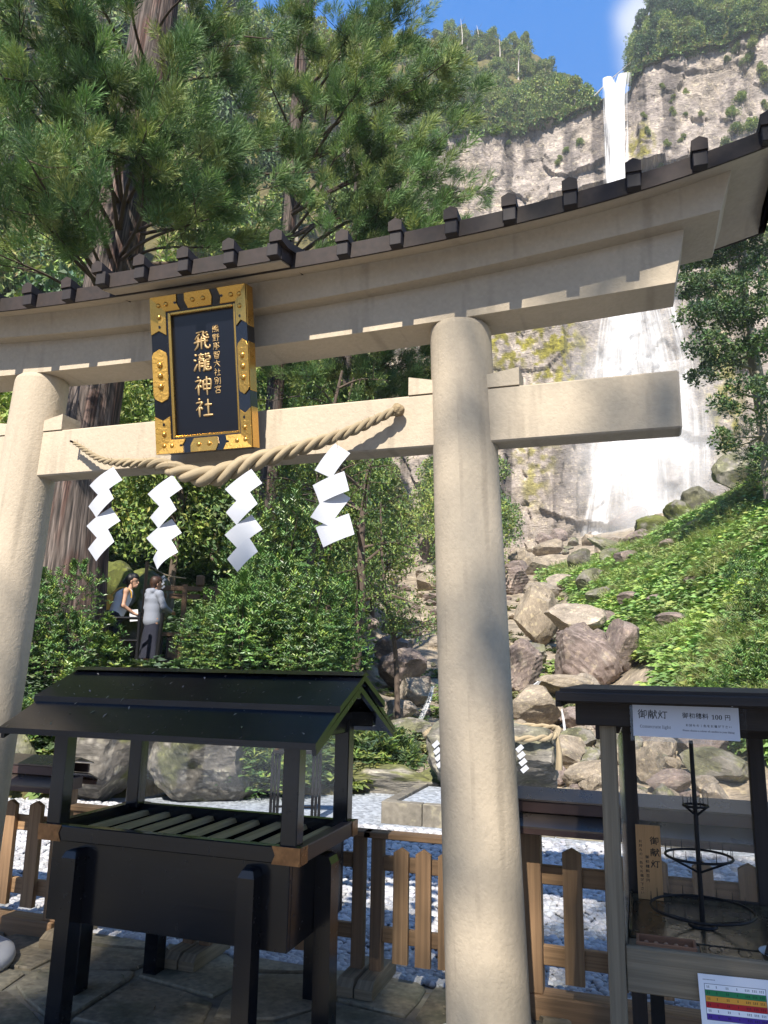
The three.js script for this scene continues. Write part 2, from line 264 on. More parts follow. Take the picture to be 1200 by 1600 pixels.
// ---------------------------------------------------------------- torii gate
const CX = -2.02, ZT = -3.4;
const torii = thing('torii_gate', 'cream stucco torii gate with brown tiled roof framing the waterfall', 'torii gate', null, [CX, 0, ZT]);
{
  for (const s of [-1, 1]) {
    const lean = s < 0 ? 0.06 : 0.036;
    const pts = []; for (let i = 0; i <= 30; i++) { const y = i / 30 * 3.15; pts.push([mix(0.172, 0.148, i / 30), y]); }
    pts.push([0.143, 3.172], [0.128, 3.186], [0.1, 3.19], [0, 3.19]);
    const g = lathe([[0, 0], ...pts], 48), p = g.attributes.position;
    for (let i = 0; i < p.count; i++) { const y = p.getY(i); p.setX(i, p.getX(i) + s * (1.258 + lean * (3.2 - y))); }
    g.computeVertexNormals();
    part(torii, 'pillar', g, M.stucco);
    const b = lathe([[0, 0], [0.36, 0], [0.372, 0.03], [0.36, 0.066], [0.315, 0.092], [0.23, 0.104], [0.16, 0.108], [0, 0.108]], 40); if (s > 0) b.scale(0.84, 0.62, 0.84); else b.scale(0.86, 0.9, 0.86); b.translate(s * (1.258 + lean * 3.15), 0.003, 0);
    part(torii, 'pillar_base', b, M.plaster);
  }
  // tie beam through the pillars with wedges on top
  part(torii, 'tie_beam', board(4.47, 0.262, 0.14, 0, 2.705, 0, 0.008), M.stucco);
  const wedge = (x0, x1, hIn, hOut) => { const zz = 0.074; return hull([[x0, 2.838, -zz], [x1, 2.838, -zz], [x0, 2.838, zz], [x1, 2.838, zz], [x0, 2.838 + hIn, -zz], [x1, 2.838 + hOut, -zz], [x0, 2.838 + hIn, zz], [x1, 2.838 + hOut, zz]], 0); };
  for (const s of [-1, 1]) {
    part(torii, 'wedge', wedge(s * 1.02, s * 1.23, 0.09, 0.045), M.stucco);
    part(torii, 'wedge', wedge(s * 1.3, s * 1.55, 0.05, 0.085), M.stucco);
  }
  const xs = []; for (let i = 0; i <= 60; i++) xs.push(mix(-1, 1, i / 60));
  // lower lintel: ends cut leaning outward
  const slant = (x, L, y, y0, k) => (Math.abs(x) > 0.97 ? Math.sign(x) * (y - y0) * k : 0);
  part(torii, 'lintel', sweepX(xs.map((t) => t * 2.24), (x) => { const t = x / 2.24, b = 3.163 + 0.011 * x * x, top = 3.345 + 0.025 * x * x + 0.02; return [[0.12, b, slant(t, 0, b, b, 0.2)], [0.12, top, slant(t, 0, top, b, 0.2)], [-0.12, top, slant(t, 0, top, b, 0.2)], [-0.12, b, slant(t, 0, b, b, 0.2)]]; }), M.stucco);
  const under = (x) => 3.43 + 0.01 * x * x + 0.003 * x ** 4;
  part(torii, 'top_lintel', sweepX(xs.map((t) => t * 2.43), (x) => { const t = x / 2.43, b = 3.335 + 0.025 * x * x, top = under(x) + 0.09; return [[0.2, b, slant(t, 0, b, b, 0.32)], [0.235, top, slant(t, 0, top, b, 0.32)], [-0.235, top, slant(t, 0, top, b, 0.32)], [-0.2, b, slant(t, 0, b, b, 0.32)]]; }), M.stucco);
  // roof: cream soffit slab, brown metal covering, one batten after another
  part(torii, 'soffit', sweepX(xs.map((t) => t * 2.66), (x) => { const u = under(x); return [[0.345, u + 0.002], [0.345, u + 0.022], [0.1, u + 0.1], [-0.1, u + 0.1], [-0.345, u + 0.022], [-0.345, u + 0.002], [-0.2, u + 0.045], [0.2, u + 0.045]]; }, 0.3), M.stucco);
  const roof = part(torii, 'roof', sweepX(xs.map((t) => t * 2.69), (x) => { const u = under(x); return [[0.36, u], [0.36, u + 0.078], [0.02, u + 0.19], [-0.02, u + 0.19], [-0.36, u + 0.078], [-0.36, u], [-0.35, u], [-0.35, u + 0.03], [0, u + 0.15], [0.35, u + 0.03], [0.35, u]]; }, 0.3), M.copperRoof);
  // forward-reaching middle bay over the plaque
  const bay = []; for (let i = 0; i <= 12; i++) bay.push(mix(-0.51, 0.51, i / 12));
  part(torii, 'roof_bay', sweepX(bay, (x) => { const u = under(x) - 0.012; return [[0.47, u], [0.47, u + 0.078], [0.02, u + 0.215], [0.02, u + 0.08], [0.34, u + 0.03]]; }, 0.3), M.copperRoof);
  part(torii, 'soffit', sweepX(bay.map((x) => x * 0.985), (x) => { const u = under(x) - 0.01; return [[0.457, u - 0.006], [0.457, u + 0.012], [0.2, u + 0.075], [0.2, u + 0.05]]; }, 0.3), M.stucco);
  const batten = (x, zf, y0, dir) => {                              // gable-topped strip, its eave end curling up and standing proud of the fascia
    const rise = (z) => (zf - z) * 0.33, secs = [[zf + 0.05, -0.012, 0.034, 0.05], [zf + 0.03, -0.012, 0.031, 0.047], [zf - 0.02, -0.014, rise(zf - 0.02) + 0.02, rise(zf - 0.02) + 0.034], [zf - 0.08, 0, rise(zf - 0.08) + 0.012, rise(zf - 0.08) + 0.026], [zf - 0.16, 0.02, rise(zf - 0.16) + 0.01, rise(zf - 0.16) + 0.02], [0.02, rise(0.02) - 0.02, rise(0.02) + 0.008, rise(0.02) + 0.018]];
    const pos = [], idx = [], w = 0.032;
    secs.forEach(([z, a, b, c]) => { for (const [dx, y] of [[-w, a], [-w, b], [0, c], [w, b], [w, a]]) pos.push(x + dx, y0 + y, z * dir); });
    for (let i = 0; i < secs.length - 1; i++) for (let k = 0; k < 5; k++) { const a = i * 5 + k, b = i * 5 + (k + 1) % 5; dir > 0 ? idx.push(a, b, a + 5, a + 5, b, b + 5) : idx.push(a, a + 5, b, b, a + 5, b + 5); }
    for (let k = 1; k < 4; k++) dir > 0 ? idx.push(0, k + 1, k) : idx.push(0, k, k + 1);
    let g = new THREE.BufferGeometry(); g.setAttribute('position', new THREE.Float32BufferAttribute(pos, 3)); g.setIndex(idx); g = boxUV(g, 2); g.computeVertexNormals(); return g;
  };
  for (const s of [-1, 1]) for (let k = 0; k < 8; k++) { const x = s * (0.786 + 0.26 * k); if (Math.abs(x) < 2.66) { part(roof, 'batten', batten(x, 0.36, under(x) + 0.076, 1), M.copperRoof); part(roof, 'batten', batten(x, 0.36, under(x) + 0.076, -1), M.copperRoof); } }
  for (const x of [-0.5, -0.25, 0, 0.25, 0.5]) { part(roof, 'batten', batten(x, 0.47, under(x) + 0.066, 1), M.copperRoof); part(roof, 'batten', batten(x, 0.36, under(x) + 0.076, -1), M.copperRoof); }
  // under every batten end a proud strip, coloured dark for the shade of its cap
  const strip = (x, zf, y0) => part(roof, 'fascia_strip', board(0.056, 0.068, 0.04, x, y0 - 0.044, zf + 0.021, 0.003), M.shadedStrip);
  for (const s of [-1, 1]) for (let k = 0; k < 8; k++) { const x = s * (0.786 + 0.26 * k); if (Math.abs(x) < 2.66) strip(x, 0.36, under(x) + 0.076); }
  for (const x of [-0.48, -0.25, 0, 0.25, 0.48]) strip(x, 0.47, under(x) + 0.066);
}

// ---------------------------------------------------------------- brush strokes for the lettering (100 by 100 cells, y down)
const RADICAL = '22,4 28,14/6,26 40,26 6,62/24,46 24,96/30,48 42,60/';
const GLYPH = {
  go: '24,6 6,28/28,28 8,54/18,44 18,96/46,6 34,28/36,24 62,24/34,42 64,42/50,24 50,78/50,60 64,60/38,54 38,82/32,84 66,76/72,14 94,14 94,62 86,66/72,14 72,96',
  ken: '6,18 56,18/31,4 31,32/8,34 8,96/8,34 54,34 54,94 48,94/22,42 26,52/42,42 36,52/18,56 46,56/16,70 48,70/32,56 32,90/62,34 98,34/78,6 76,50 58,94/78,44 98,94/86,12 94,24',
  tou: '10,30 16,50/44,26 36,44/26,8 26,50 6,92/28,52 46,84/52,20 98,20/76,20 76,90 66,84',
  hatsu: '24,4 30,14/8,24 44,24 6,62/26,44 26,96/42,40 32,52/30,52 46,64/52,20 94,20 90,86 78,84/70,20 66,60 48,92',
  ho: '40,6 14,16/6,32 46,32/26,12 26,96/26,36 6,70/26,40 44,60/52,16 96,16/74,4 74,56/56,26 56,54/56,26 92,26 92,54/56,40 92,40/56,54 92,54/54,70 50,88/64,66 66,92 86,92 86,82/76,62 80,72/92,66 97,80',
  ryou: '10,18 16,34/44,14 36,32/4,44 50,44/27,6 27,96/26,46 6,78/28,46 48,74/60,16 70,26/56,38 66,48/52,66 98,58/84,6 84,96',
  en: '12,14 12,96/12,14 88,14 88,92 78,92/50,14 50,52/12,52 88,52',
  hi: '24,12 66,8 62,26 78,40 96,40/86,12 74,20/82,24 92,32/44,20 16,44/34,34 30,78 12,96/54,32 50,94/10,60 66,54/24,50 70,46 72,74 82,90 98,88 98,76/88,54 78,60',
  taki: '10,10 22,18/4,36 18,44/4,92 24,58/32,16 62,16/46,6 46,16/38,22 42,34/58,22 52,34/30,36 64,36/36,44 34,96/36,44 60,44 60,94 54,92/36,58 60,58/36,72 60,72/72,8 72,24/72,16 94,12/70,26 94,26 94,40 72,40/72,40 72,88 98,88 98,78/74,54 92,54/74,66 92,66/74,78 90,78',
  kami: RADICAL + '52,24 52,70/52,24 92,24 92,70/52,46 92,46/52,68 92,68/72,6 72,98',
  yashiro: RADICAL + '56,38 94,38/74,10 74,90/46,90 98,90',
  kuma: '24,4 10,24 42,22/36,12 46,28/10,34 10,64/10,34 42,34 42,62/10,44 42,44/10,54 42,54/82,6 58,14/56,4 56,30 88,30 88,22/82,38 58,46/56,36 56,62 90,62 90,54/14,72 6,94/34,74 38,90/58,74 64,90/82,72 94,92',
  no: '8,10 8,46/8,10 46,10 46,46/8,28 46,28/8,46 46,46/27,10 27,88/8,66 46,66/4,90 50,86/58,12 92,12 76,28/66,20 82,36/52,42 96,42 88,54/76,42 76,94 64,90',
  na: '8,12 48,12 48,92 38,90/8,12 20,12 18,60 4,94/18,36 48,36/16,58 48,58/60,10 60,96/60,10 92,10 76,40 94,62 66,72',
  chi: '20,4 8,22/14,14 48,14/6,30 52,30/30,14 28,34 6,52/32,34 48,50/60,12 60,46/60,12 92,12 92,46/60,46 92,46/24,56 24,96/24,56 78,56 78,96/24,74 78,74/24,94 78,94',
  dai: '6,34 94,34/50,6 48,40 8,94/52,42 94,92',
  betsu: '8,10 8,38/8,10 46,10 46,38/8,38 46,38/6,54 50,54 46,92 34,88/26,54 22,74 4,94/62,20 62,70/88,8 88,94 76,88',
  miya: '50,2 50,12/10,14 8,30/10,16 90,16 84,28/30,28 30,52/30,28 70,28 70,52/30,52 70,52/50,52 44,62/20,64 20,96/20,64 80,64 80,96/20,94 80,94',
  o: '8,30 56,30/32,8 32,86 10,80 30,60 70,52 86,74 62,92/72,14 90,30',
  suki: '22,6 14,48 40,92/44,26 34,66 6,94/4,36 50,36/58,14 92,14 74,34/76,34 76,94 64,90/54,54 98,54',
  mi: '18,16 54,16 22,76 8,70 20,54 90,68/76,40 64,92',
  kno: '52,20 36,76 14,64 24,30 60,16 88,40 80,76 56,88',
  one: '50,10 50,92', ichi: '8,50 92,46',
  iro: '34,4 8,34/28,18 64,18 52,34/14,36 14,88 94,88 94,74/14,36 80,36 80,60/46,36 46,60/14,60 80,60',
  wo: '10,22 80,22/42,6 14,56 52,46 56,68/88,40 36,68 40,90 84,90',
  era: '6,14 16,26/4,44 20,44 16,80 96,94/32,10 50,10 50,26 32,26 34,38 54,36/66,10 86,10 86,26 66,26 68,38 92,36/34,52 92,52/50,44 50,70/76,44 76,70/28,70 98,70/50,74 40,84/74,74 86,84',
  bi: '8,20 40,16 18,54 30,86 62,72 66,18 90,60/78,8 84,18/90,4 96,14',
  shita: '6,14 94,14/50,14 50,96/54,36 78,54', sa: '14,28 86,24/44,6 72,60/26,58 24,86 74,90', i: '16,20 22,74 34,62/74,22 86,66',
  hyaku: '6,12 94,12/50,12 40,30/22,34 22,94/22,34 78,34 78,94/22,62 78,62/22,92 78,92',
};
const strokes = (k) => GLYPH[k].split('/').filter(Boolean).map((s) => s.split(' ').map((p) => p.split(',').map(Number)));
function inkGlyph(ctx, k, x, y, s, w) {
  ctx.lineWidth = w; ctx.lineCap = 'round'; ctx.lineJoin = 'round';
  for (const st of strokes(k)) { ctx.beginPath(); st.forEach(([a, b], i) => { const X = x + a / 100 * s, Y = y + b / 100 * s; i ? ctx.lineTo(X, Y) : ctx.moveTo(X, Y); }); ctx.stroke(); }
}
// raised carved strokes: a rounded ridge along each stroke, thick in the middle of the stroke
function carvedGlyph(k, s, w, depth) {
  const list = [];
  for (const st of strokes(k)) {
    const pts = st.map(([a, b]) => V((a / 100 - 0.5) * s, (0.5 - b / 100) * s, 0));
    const line = st.length > 2 ? smoothLine(pts, st.length * 5) : [0, 0.25, 0.5, 0.75, 1].map((t) => pts[0].clone().lerp(pts[1], t));
    const n = line.length, g = limb(line, line.map((_, i) => w * (0.62 + 0.5 * Math.sin(Math.PI * clamp((i + 0.5) / n * 1.1)) + 0.25 * hash(i, n, list.length))), 6);
    g.scale(1, 1, depth / w); list.push(g);
  }
  return merged(list);
}

// ---------------------------------------------------------------- name plaque
{
  const W2 = 0.272, H2 = 0.4, F = 0.082;
  const pl = thing('name_plaque', 'black and gold framed shrine name plaque with raised gold characters', 'plaque', null, [CX, 3.0, ZT + 0.235]);
  pl.rotation.x = 0.205;
  part(pl, 'panel', board(2 * W2 - F * 1.5, 2 * H2 - F * 1.5, 0.02, 0, 0, 0.0, 0.002), M.lacquerPanel);
  const mold = (x0, y0, x1, y1, w) => board(Math.abs(x1 - x0) + w, Math.abs(y1 - y0) + w, 0.022, (x0 + x1) / 2, (y0 + y1) / 2, 0.02, 0.004);
  const ix = W2 - F, iy = H2 - F;
  for (const [a, b, c, d] of [[-ix, -iy - 0.001, -ix, iy + 0.001], [ix, -iy - 0.001, ix, iy + 0.001]]) part(pl, 'inner_molding', mold(a, b, c, d, 0.02), M.gold);
  for (const y of [-iy, iy]) part(pl, 'inner_molding', mold(-ix + 0.021, y, ix - 0.021, y, 0.02), M.gold);
  // frame boards flare outward
  const fr = (horizontal, s) => {
    const o = horizontal ? H2 : W2, i = o - F, L = horizontal ? W2 : H2, Li = L - F, zo = 0.062, zi = 0.03, b = -0.012;
    const P = (u, v, z) => (horizontal ? [u, s * v, z] : [s * v, u, z]);
    return hull([P(-L, o, zo), P(L, o, zo), P(-Li, i, zi), P(Li, i, zi), P(-L, o, b), P(L, o, b), P(-Li, i, b), P(Li, i, b)], horizontal ? 0 : 1);
  };
  for (const h of [true, false]) for (const s of [-1, 1]) part(pl, 'frame_board', fr(h, s), M.lacquer);
  // gold fittings: thin plates laid over the boards, following their slope
  const zAt = (x, y) => { const t = Math.max((Math.abs(x) - (W2 - F)) / F, (Math.abs(y) - (H2 - F)) / F); return mix(0.03, 0.062, clamp(t)); };
  function plate(outline, m) {
    const sh = new THREE.Shape(outline.map(([x, y]) => new THREE.Vector2(x, y))), g0 = new THREE.ExtrudeGeometry(sh, { depth: 0.004, bevelEnabled: true, bevelSize: 0.0015, bevelThickness: 0.0015, bevelSegments: 1 });
    const p = g0.attributes.position; for (let i = 0; i < p.count; i++) p.setZ(i, p.getZ(i) + zAt(p.getX(i), p.getY(i)) + 0.001);
    g0.computeVertexNormals(); return part(pl, 'fitting', boxUV(g0, 0), m);
  }
  const stud = (x, y, r = 0.0125) => { const g = new THREE.SphereGeometry(r, 12, 8); g.scale(1, 1, 0.8); g.translate(x, y, zAt(x, y) + 0.006); part(pl, 'stud', g, M.gold); };
  for (const sx of [-1, 1]) for (const sy of [-1, 1]) {
    const o = 0.001, a = W2 - o, b = H2 - o, ex = 0.155, ey = 0.19, m = sy > 0 ? M.gold : M.goldRelief;
    // L-shaped corner as two mitred plates
    plate([[sx * a, sy * b], [sx * (a - ex), sy * b], [sx * (a - ex + 0.012), sy * (b - 0.04)], [sx * (a - ex), sy * (b - F + 0.012)], [sx * (a - F + 0.012), sy * (b - F + 0.012)]], m);
    plate([[sx * a, sy * b], [sx * (a - F + 0.012), sy * (b - F + 0.012)], [sx * (a - F + 0.012), sy * (b - ey)], [sx * (a - F * 0.45), sy * (b - ey + 0.022)], [sx * a, sy * (b - ey)]], m);
    stud(sx * (a - 0.04), sy * (b - 0.04)); stud(sx * (a - 0.085), sy * (b - 0.038)); stud(sx * (a - 0.04), sy * (b - 0.1));
    const flower = (x, y) => { const g = new THREE.CylinderGeometry(0.008, 0.008, 0.003, 8); g.rotateX(Math.PI / 2); g.translate(x, y, zAt(x, y) + 0.0065); part(pl, 'rivet_hole', g, M.lacquerPanel); };
    flower(sx * (a - 0.04), sy * (b - 0.15)); flower(sx * (a - 0.138), sy * (b - 0.036));
  }
  for (const s of [-1, 1]) {
    const a = W2 - 0.001, i = W2 - F + 0.012, c = (a + i) / 2;
    plate([[s * a, 0.1], [s * (a - 0.008), 0.118], [s * c, 0.135], [s * (i + 0.006), 0.118], [s * i, 0.1], [s * i, -0.1], [s * (i + 0.006), -0.118], [s * c, -0.135], [s * (a - 0.008), -0.118], [s * a, -0.1]], M.goldRelief);
    for (const y of [-0.055, 0, 0.055]) stud(s * c, y, 0.015);
    for (const [y, l] of [[0, 0.24], [H2 - 0.1, 0.2], [-H2 + 0.1, 0.2]]) part(pl, 'side_fitting', board(0.003, l, 0.066, s * (W2 + 0.0018), y, 0.026, 0.001), M.gold);
    const b = H2 - 0.001, j = H2 - F + 0.012, d = (b + j) / 2;
    plate([[-0.07, s * b], [0.07, s * b], [0.078, s * d], [0.066, s * j], [-0.066, s * j], [-0.078, s * d]], M.gold);
    for (const x of [-0.03, 0.03]) stud(x, s * d, 0.0125);
  }
  const rows = [['hi', 0.155], ['taki', 0.045], ['kami', -0.075], ['yashiro', -0.185]];
  rows.forEach(([k, y]) => { const g = carvedGlyph(k, 0.102, 0.0054, 0.005); g.translate(-0.016, y + 0.01, 0.012); part(pl, 'character', g, M.goldLetter); });
  ['kuma', 'no', 'na', 'chi', 'dai', 'yashiro', 'betsu', 'miya'].forEach((k, i) => { const g = carvedGlyph(k, 0.039, 0.0019, 0.0025); g.translate(0.068, 0.213 - i * 0.0435, 0.0115); part(pl, 'character', g, M.goldLetter); });
}

// ---------------------------------------------------------------- straw rope and paper streamers
{
  const ctrl = [[-2.891, 2.731, -3.27, 0.013], [-2.678, 2.612, -3.25, 0.019], [-2.475, 2.576, -3.23, 0.026], [-2.26, 2.545, -3.2, 0.034], [-2.18, 2.51, -3.2, 0.045], [-1.976, 2.462, -3.19, 0.054], [-1.75, 2.523, -3.2, 0.047], [-1.497, 2.584, -3.22, 0.036], [-1.269, 2.65, -3.24, 0.028], [-1.05, 2.745, -3.27, 0.022]];
  const n = 260, line = smoothLine(ctrl.map((c) => V(c[0], c[1], c[2])), n), radAt = (t) => { const f = t * (ctrl.length - 1), i = Math.min(ctrl.length - 2, Math.floor(f)); return mix(ctrl[i][3], ctrl[i + 1][3], fade(f - i)); };
  const rope = thing('straw_rope', 'thick twisted straw rope slung across the tie beam', 'rope', null, [0, 0, 0]);
  let phase = 0; const ph = line.map((p, i) => { const t = i / n; if (i) phase += p.distanceTo(line[i - 1]) / radAt(t) * 1.0; return phase; });
  for (let k = 0; k < 3; k++) {
    const pts = [], rr = [];
    line.forEach((p, i) => {
      const t = i / n, R = radAt(t), tg = line[Math.min(i + 1, n)].clone().sub(line[Math.max(i - 1, 0)]).normalize(), nrm = V(0, 0, 1), b = tg.clone().cross(nrm).normalize(), a = ph[i] + k * 2 * Math.PI / 3;
      pts.push(p.clone().addScaledVector(b, Math.cos(a) * R * 0.54).addScaledVector(nrm, Math.sin(a) * R * 0.54)); rr.push(R * (0.475 + 0.05 * (vnoise(i * 0.4, k, 3) - 0.5)));
    });
    part(rope, 'strand', limb(pts, rr, 10), M.straw);
  }
  // fibres standing off the strands
  const R = rng(12), fuzz = [];
  for (let i = 0; i < 220; i++) { const j = Math.floor(R() * n), p = line[j], r = radAt(j / n), a = R() * 6.28, d = V(R() - 0.5, Math.sin(a), Math.cos(a)).normalize(), q = p.clone().addScaledVector(V(0, Math.sin(a), Math.cos(a)), r * 0.95); fuzz.push(limb([q, q.clone().addScaledVector(d, 0.008 + 0.014 * R())], [0.0007, 0.0003], 3, false)); }
  part(rope, 'loose_fibres', merged(fuzz), M.straw).userData.kind = 'stuff';
  const knot = new THREE.IcosahedronGeometry(0.032, 4), kp = knot.attributes.position; for (let i = 0; i < kp.count; i++) { const v = V(kp.getX(i), kp.getY(i), kp.getZ(i)); v.multiplyScalar(1 + 0.25 * (fbm(v.x * 60, v.y * 60, v.z * 60, 3) - 0.5) * 2); kp.setXYZ(i, v.x, v.y, v.z); }
  const kg = boxUV(mergeVertices(knot), 0); kg.computeVertexNormals(); kg.translate(-1.04, 2.752, -3.285); part(rope, 'end_knot', kg, M.strawDark);
  const pin = limb([V(-2.9, 2.735, -3.335), V(-2.9, 2.735, -3.25)], [0.006, 0.006], 6); part(rope, 'hook', pin, M.iron);

  // zigzag of folded paper: panel after panel
  const quad = (P, bow, seed) => {                                   // left, top, right, bottom corners; a thin curved sheet
    const N = 6, pos = [], uv = [], idx = [];
    for (let i = 0; i <= N; i++) for (let j = 0; j <= N; j++) { const u = i / N, v = j / N, p = V(0, 0, 0); P[0].clone().lerp(P[1], u); p.copy(P[0]).multiplyScalar((1 - u) * (1 - v)).addScaledVector(P[1], u * (1 - v)).addScaledVector(P[3], (1 - u) * v).addScaledVector(P[2], u * v); p.z += bow * Math.sin(Math.PI * u) + 0.35 * bow * (vnoise(u * 2, v * 2, seed) - 0.5); pos.push(p.x, p.y, p.z); uv.push(u, v); }
    for (let i = 0; i < N; i++) for (let j = 0; j < N; j++) { const a = i * (N + 1) + j, b = a + N + 1; idx.push(a, b, a + 1, a + 1, b, b + 1); }
    const g = new THREE.BufferGeometry(); g.setAttribute('position', new THREE.Float32BufferAttribute(pos, 3)); g.setAttribute('uv', new THREE.Float32BufferAttribute(uv, 2)); g.setIndex(idx); g.computeVertexNormals(); return g;
  };
  const shide = [
    [-2.575, 2.535, 'folded white paper streamer nearest the rope\'s thin hooked end', [[0, 0, 0, 1], [-0.004, -0.108, 0.004, 1], [0.008, -0.214, 0, 1], [0.02, -0.33, 0.004, 1.03]], 0],
    [-2.215, 2.47, 'folded white paper streamer hanging just beside the plaque corner', [[0, 0, 0, 1], [0.012, -0.118, 0.004, 0.97], [0.014, -0.225, 0, 1], [0.048, -0.33, 0.012, 0.92]], 1],
    [-1.775, 2.47, 'folded white paper streamer below the thickest coils of rope', [[0, 0, 0, 1.02], [0.006, -0.112, 0.004, 1.03], [0.014, -0.225, 0, 1.02], [0.026, -0.34, 0.008, 1]], 0],
    [-1.318, 2.55, 'twisted white paper streamer nearest the rope\'s knotted end', [[0, 0.01, 0, 0.9], [0.006, -0.12, 0.006, 1], [0.002, -0.21, 0.01, 1], [0.03, -0.32, 0, 1.04]], 2],
  ];
  for (const [x, y, label, panels, style] of shide) {
    const s = thing('paper_streamer', label, 'paper streamer', 'paper streamers on the gate rope', [x, y, -3.17]);
    panels.forEach(([dx, dy, dz, k0], i) => {
      const k = k0 * (style === 2 ? 1.24 : 1.13);
      const tw = (style === 2 ? (i % 2 ? -0.35 : 0.3) : 0.1 * Math.sin(i * 2.1 + x * 3)), c = Math.cos(tw), sn = Math.sin(tw), z = (i % 2) * 0.014 + dz;
      const cor = [[-0.083, -0.013], [0.03, 0.071], [0.081, 0.008], [-0.022, -0.071]].map(([a, b], q) => V((a * c - (style === 2 ? b * sn : 0)) * k + dx, (b * c + (style === 2 ? a * sn : 0)) * k + dy - 0.07, z + a * 0.25 * (i % 2 ? 1 : -0.6) + (q === 3 && style === 1 && i === 3 ? 0.03 : 0)));
      part(s, 'paper_fold', quad(cor, style === 1 && i === 3 ? 0.025 : 0.008 + 0.006 * hash(i, 3, x * 10), i), M.paper);
    });
    part(s, 'tie_string', limb([V(0.015, 0.06, -0.005), V(0.022, 0.0, 0.0)], [0.0012, 0.0012], 5), M.strawDark);
  }
}

// ---------------------------------------------------------------- offering box under its little roof
{
  const bx = thing('offering_box', 'black lacquered roofed offering box with slatted top and copper corners', 'offering box', null, [CX + 0.01, 0, ZT + 0.015]);
  // body: four sides and floor
  part(bx, 'front_panel', board(1.2, 0.36, 0.025, 0, 0.595, 0.295, 0.003), M.lacquer);
  part(bx, 'back_panel', board(1.2, 0.36, 0.025, 0, 0.595, -0.295, 0.003), M.lacquer);
  for (const s of [-1, 1]) part(bx, 'side_panel', board(0.025, 0.36, 0.563, s * 0.5875, 0.595, 0, 0.003), M.lacquer);
  part(bx, 'bottom_panel', board(1.148, 0.02, 0.563, 0, 0.43, 0, 0.003), M.lacquer);
  // rim
  for (const s of [-1, 1]) {
    part(bx, 'rim_board', board(1.31, 0.066, 0.05, 0, 0.789, s * 0.312, 0.004), M.lacquer);
    part(bx, 'rim_board', board(0.05, 0.066, 0.572, s * 0.63, 0.789, 0, 0.004), s > 0 ? M.darkCopper : M.lacquer);
    // copper corner plates, notched ends
    for (const t of [-1, 1]) {
      const z = s * 0.3385, sh = new THREE.Shape([[-0.658, -0.035], [-0.53, -0.035], [-0.545, 0], [-0.53, 0.035], [-0.658, 0.035]].map(([a, b]) => new THREE.Vector2(a * -t, b)));
      const g = new THREE.ExtrudeGeometry(sh, { depth: 0.003, bevelEnabled: false }); g.translate(0, 0.789, s > 0 ? z : z - 0.003); part(bx, 'corner_fitting', boxUV(g, 0), M.copperPlate);
      const g2 = board(0.003, 0.07, 0.075, t * 0.6575, 0.789, s * 0.3, 0.0008); part(bx, 'corner_fitting', g2, M.copperPlate);
    }
  }
  for (let i = 0; i < 9; i++) part(bx, 'slat', hull((() => { const x = -0.52 + i * 0.13, a = []; for (const z of [-0.285, 0.285]) a.push([x - 0.026, 0.77, z], [x + 0.026, 0.77, z], [x - 0.015, 0.79, z], [x + 0.015, 0.79, z]); return a; })(), 2), M.slatWood);
  // legs: two before, two behind, one at each end; top outer corner rounded
  const leg = (x, z, dx, dz, w, d) => {
    const pts = [];
    for (const [y, k] of [[0, 1], [0.735, 0]]) for (const a of [-1, 1]) for (const b of [-1, 1]) {
      if (y > 0 && ((dz && b === Math.sign(dz)) || (dx && a === Math.sign(dx)))) { pts.push([x + a * w / 2, y - 0.035, z + b * d / 2]); pts.push([x + a * w / 2 - (dx ? a * 0.012 : 0), y - 0.008, z + b * d / 2 - (dz ? b * 0.012 : 0)]); pts.push([x + a * w / 2 - (dx ? a * 0.035 : 0), y, z + b * d / 2 - (dz ? b * 0.035 : 0)]); } else pts.push([x + a * w / 2 + dx * k, y, z + b * d / 2 + dz * k]);
    }
    return hull(pts, 1);
  };
  for (const s of [-1, 1]) { part(bx, 'leg', leg(s * 0.44, 0.346, s * 0.006, 0.004, 0.075, 0.078), M.lacquer); part(bx, 'leg', leg(s * 0.44, -0.346, s * 0.006, -0.004, 0.075, 0.078), M.lacquer); part(bx, 'leg', leg(s * 0.639, 0, s * 0.008, 0, 0.078, 0.09), M.lacquer); }
  // posts and roof frame
  for (const sx of [-1, 1]) for (const sz of [-1, 1]) part(bx, 'post', board(0.075, 0.5, 0.07, sx * 0.595, 1.05, sz * 0.29, 0.004), M.lacquer);
  for (const s of [-1, 1]) { part(bx, 'roof_beam', board(1.5, 0.07, 0.05, 0, 1.305, s * 0.29, 0.004), M.lacquer); part(bx, 'tie_beam', board(0.05, 0.07, 0.62, s * 0.595, 1.272, 0, 0.004), M.lacquer); part(bx, 'gable_board', hull([[s * 0.62, 1.3, -0.36], [s * 0.62, 1.3, 0.36], [s * 0.62, 1.47, 0], [s * 0.64, 1.3, -0.36], [s * 0.64, 1.3, 0.36], [s * 0.64, 1.47, 0]], 2), M.lacquer); }
  part(bx, 'ridge_beam', board(1.55, 0.06, 0.05, 0, 1.44, 0, 0.004), M.lacquer);
  const slabRoof = (s, z0, y0, z1, y1, th, half) => { const a = []; for (const x of [-half, half]) a.push([x, y0, s * z0], [x, y0 + th, s * z0], [x, y1, s * z1], [x, y1 + th, s * z1]); return hull(a, 0); };
  for (const s of [-1, 1]) {
    part(bx, 'lower_roof', slabRoof(s, 0.08, 1.448, 0.515, 1.23, 0.026, 0.785), M.lacquer);
    part(bx, 'upper_roof', slabRoof(s, 0.0, 1.492, 0.3, 1.362, 0.028, 0.8), M.lacquer);
    part(bx, 'step_board', slabRoof(s, 0.1, 1.462, 0.285, 1.37, 0.012, 0.79), M.lacquer);
    for (const e of [-1, 1]) part(bx, 'barge_board', slabRoof(s, 0.0, 1.44, 0.5, 1.208, 0.03, 0.01).translate(e * 0.773, 0, 0), M.lacquer);
  }
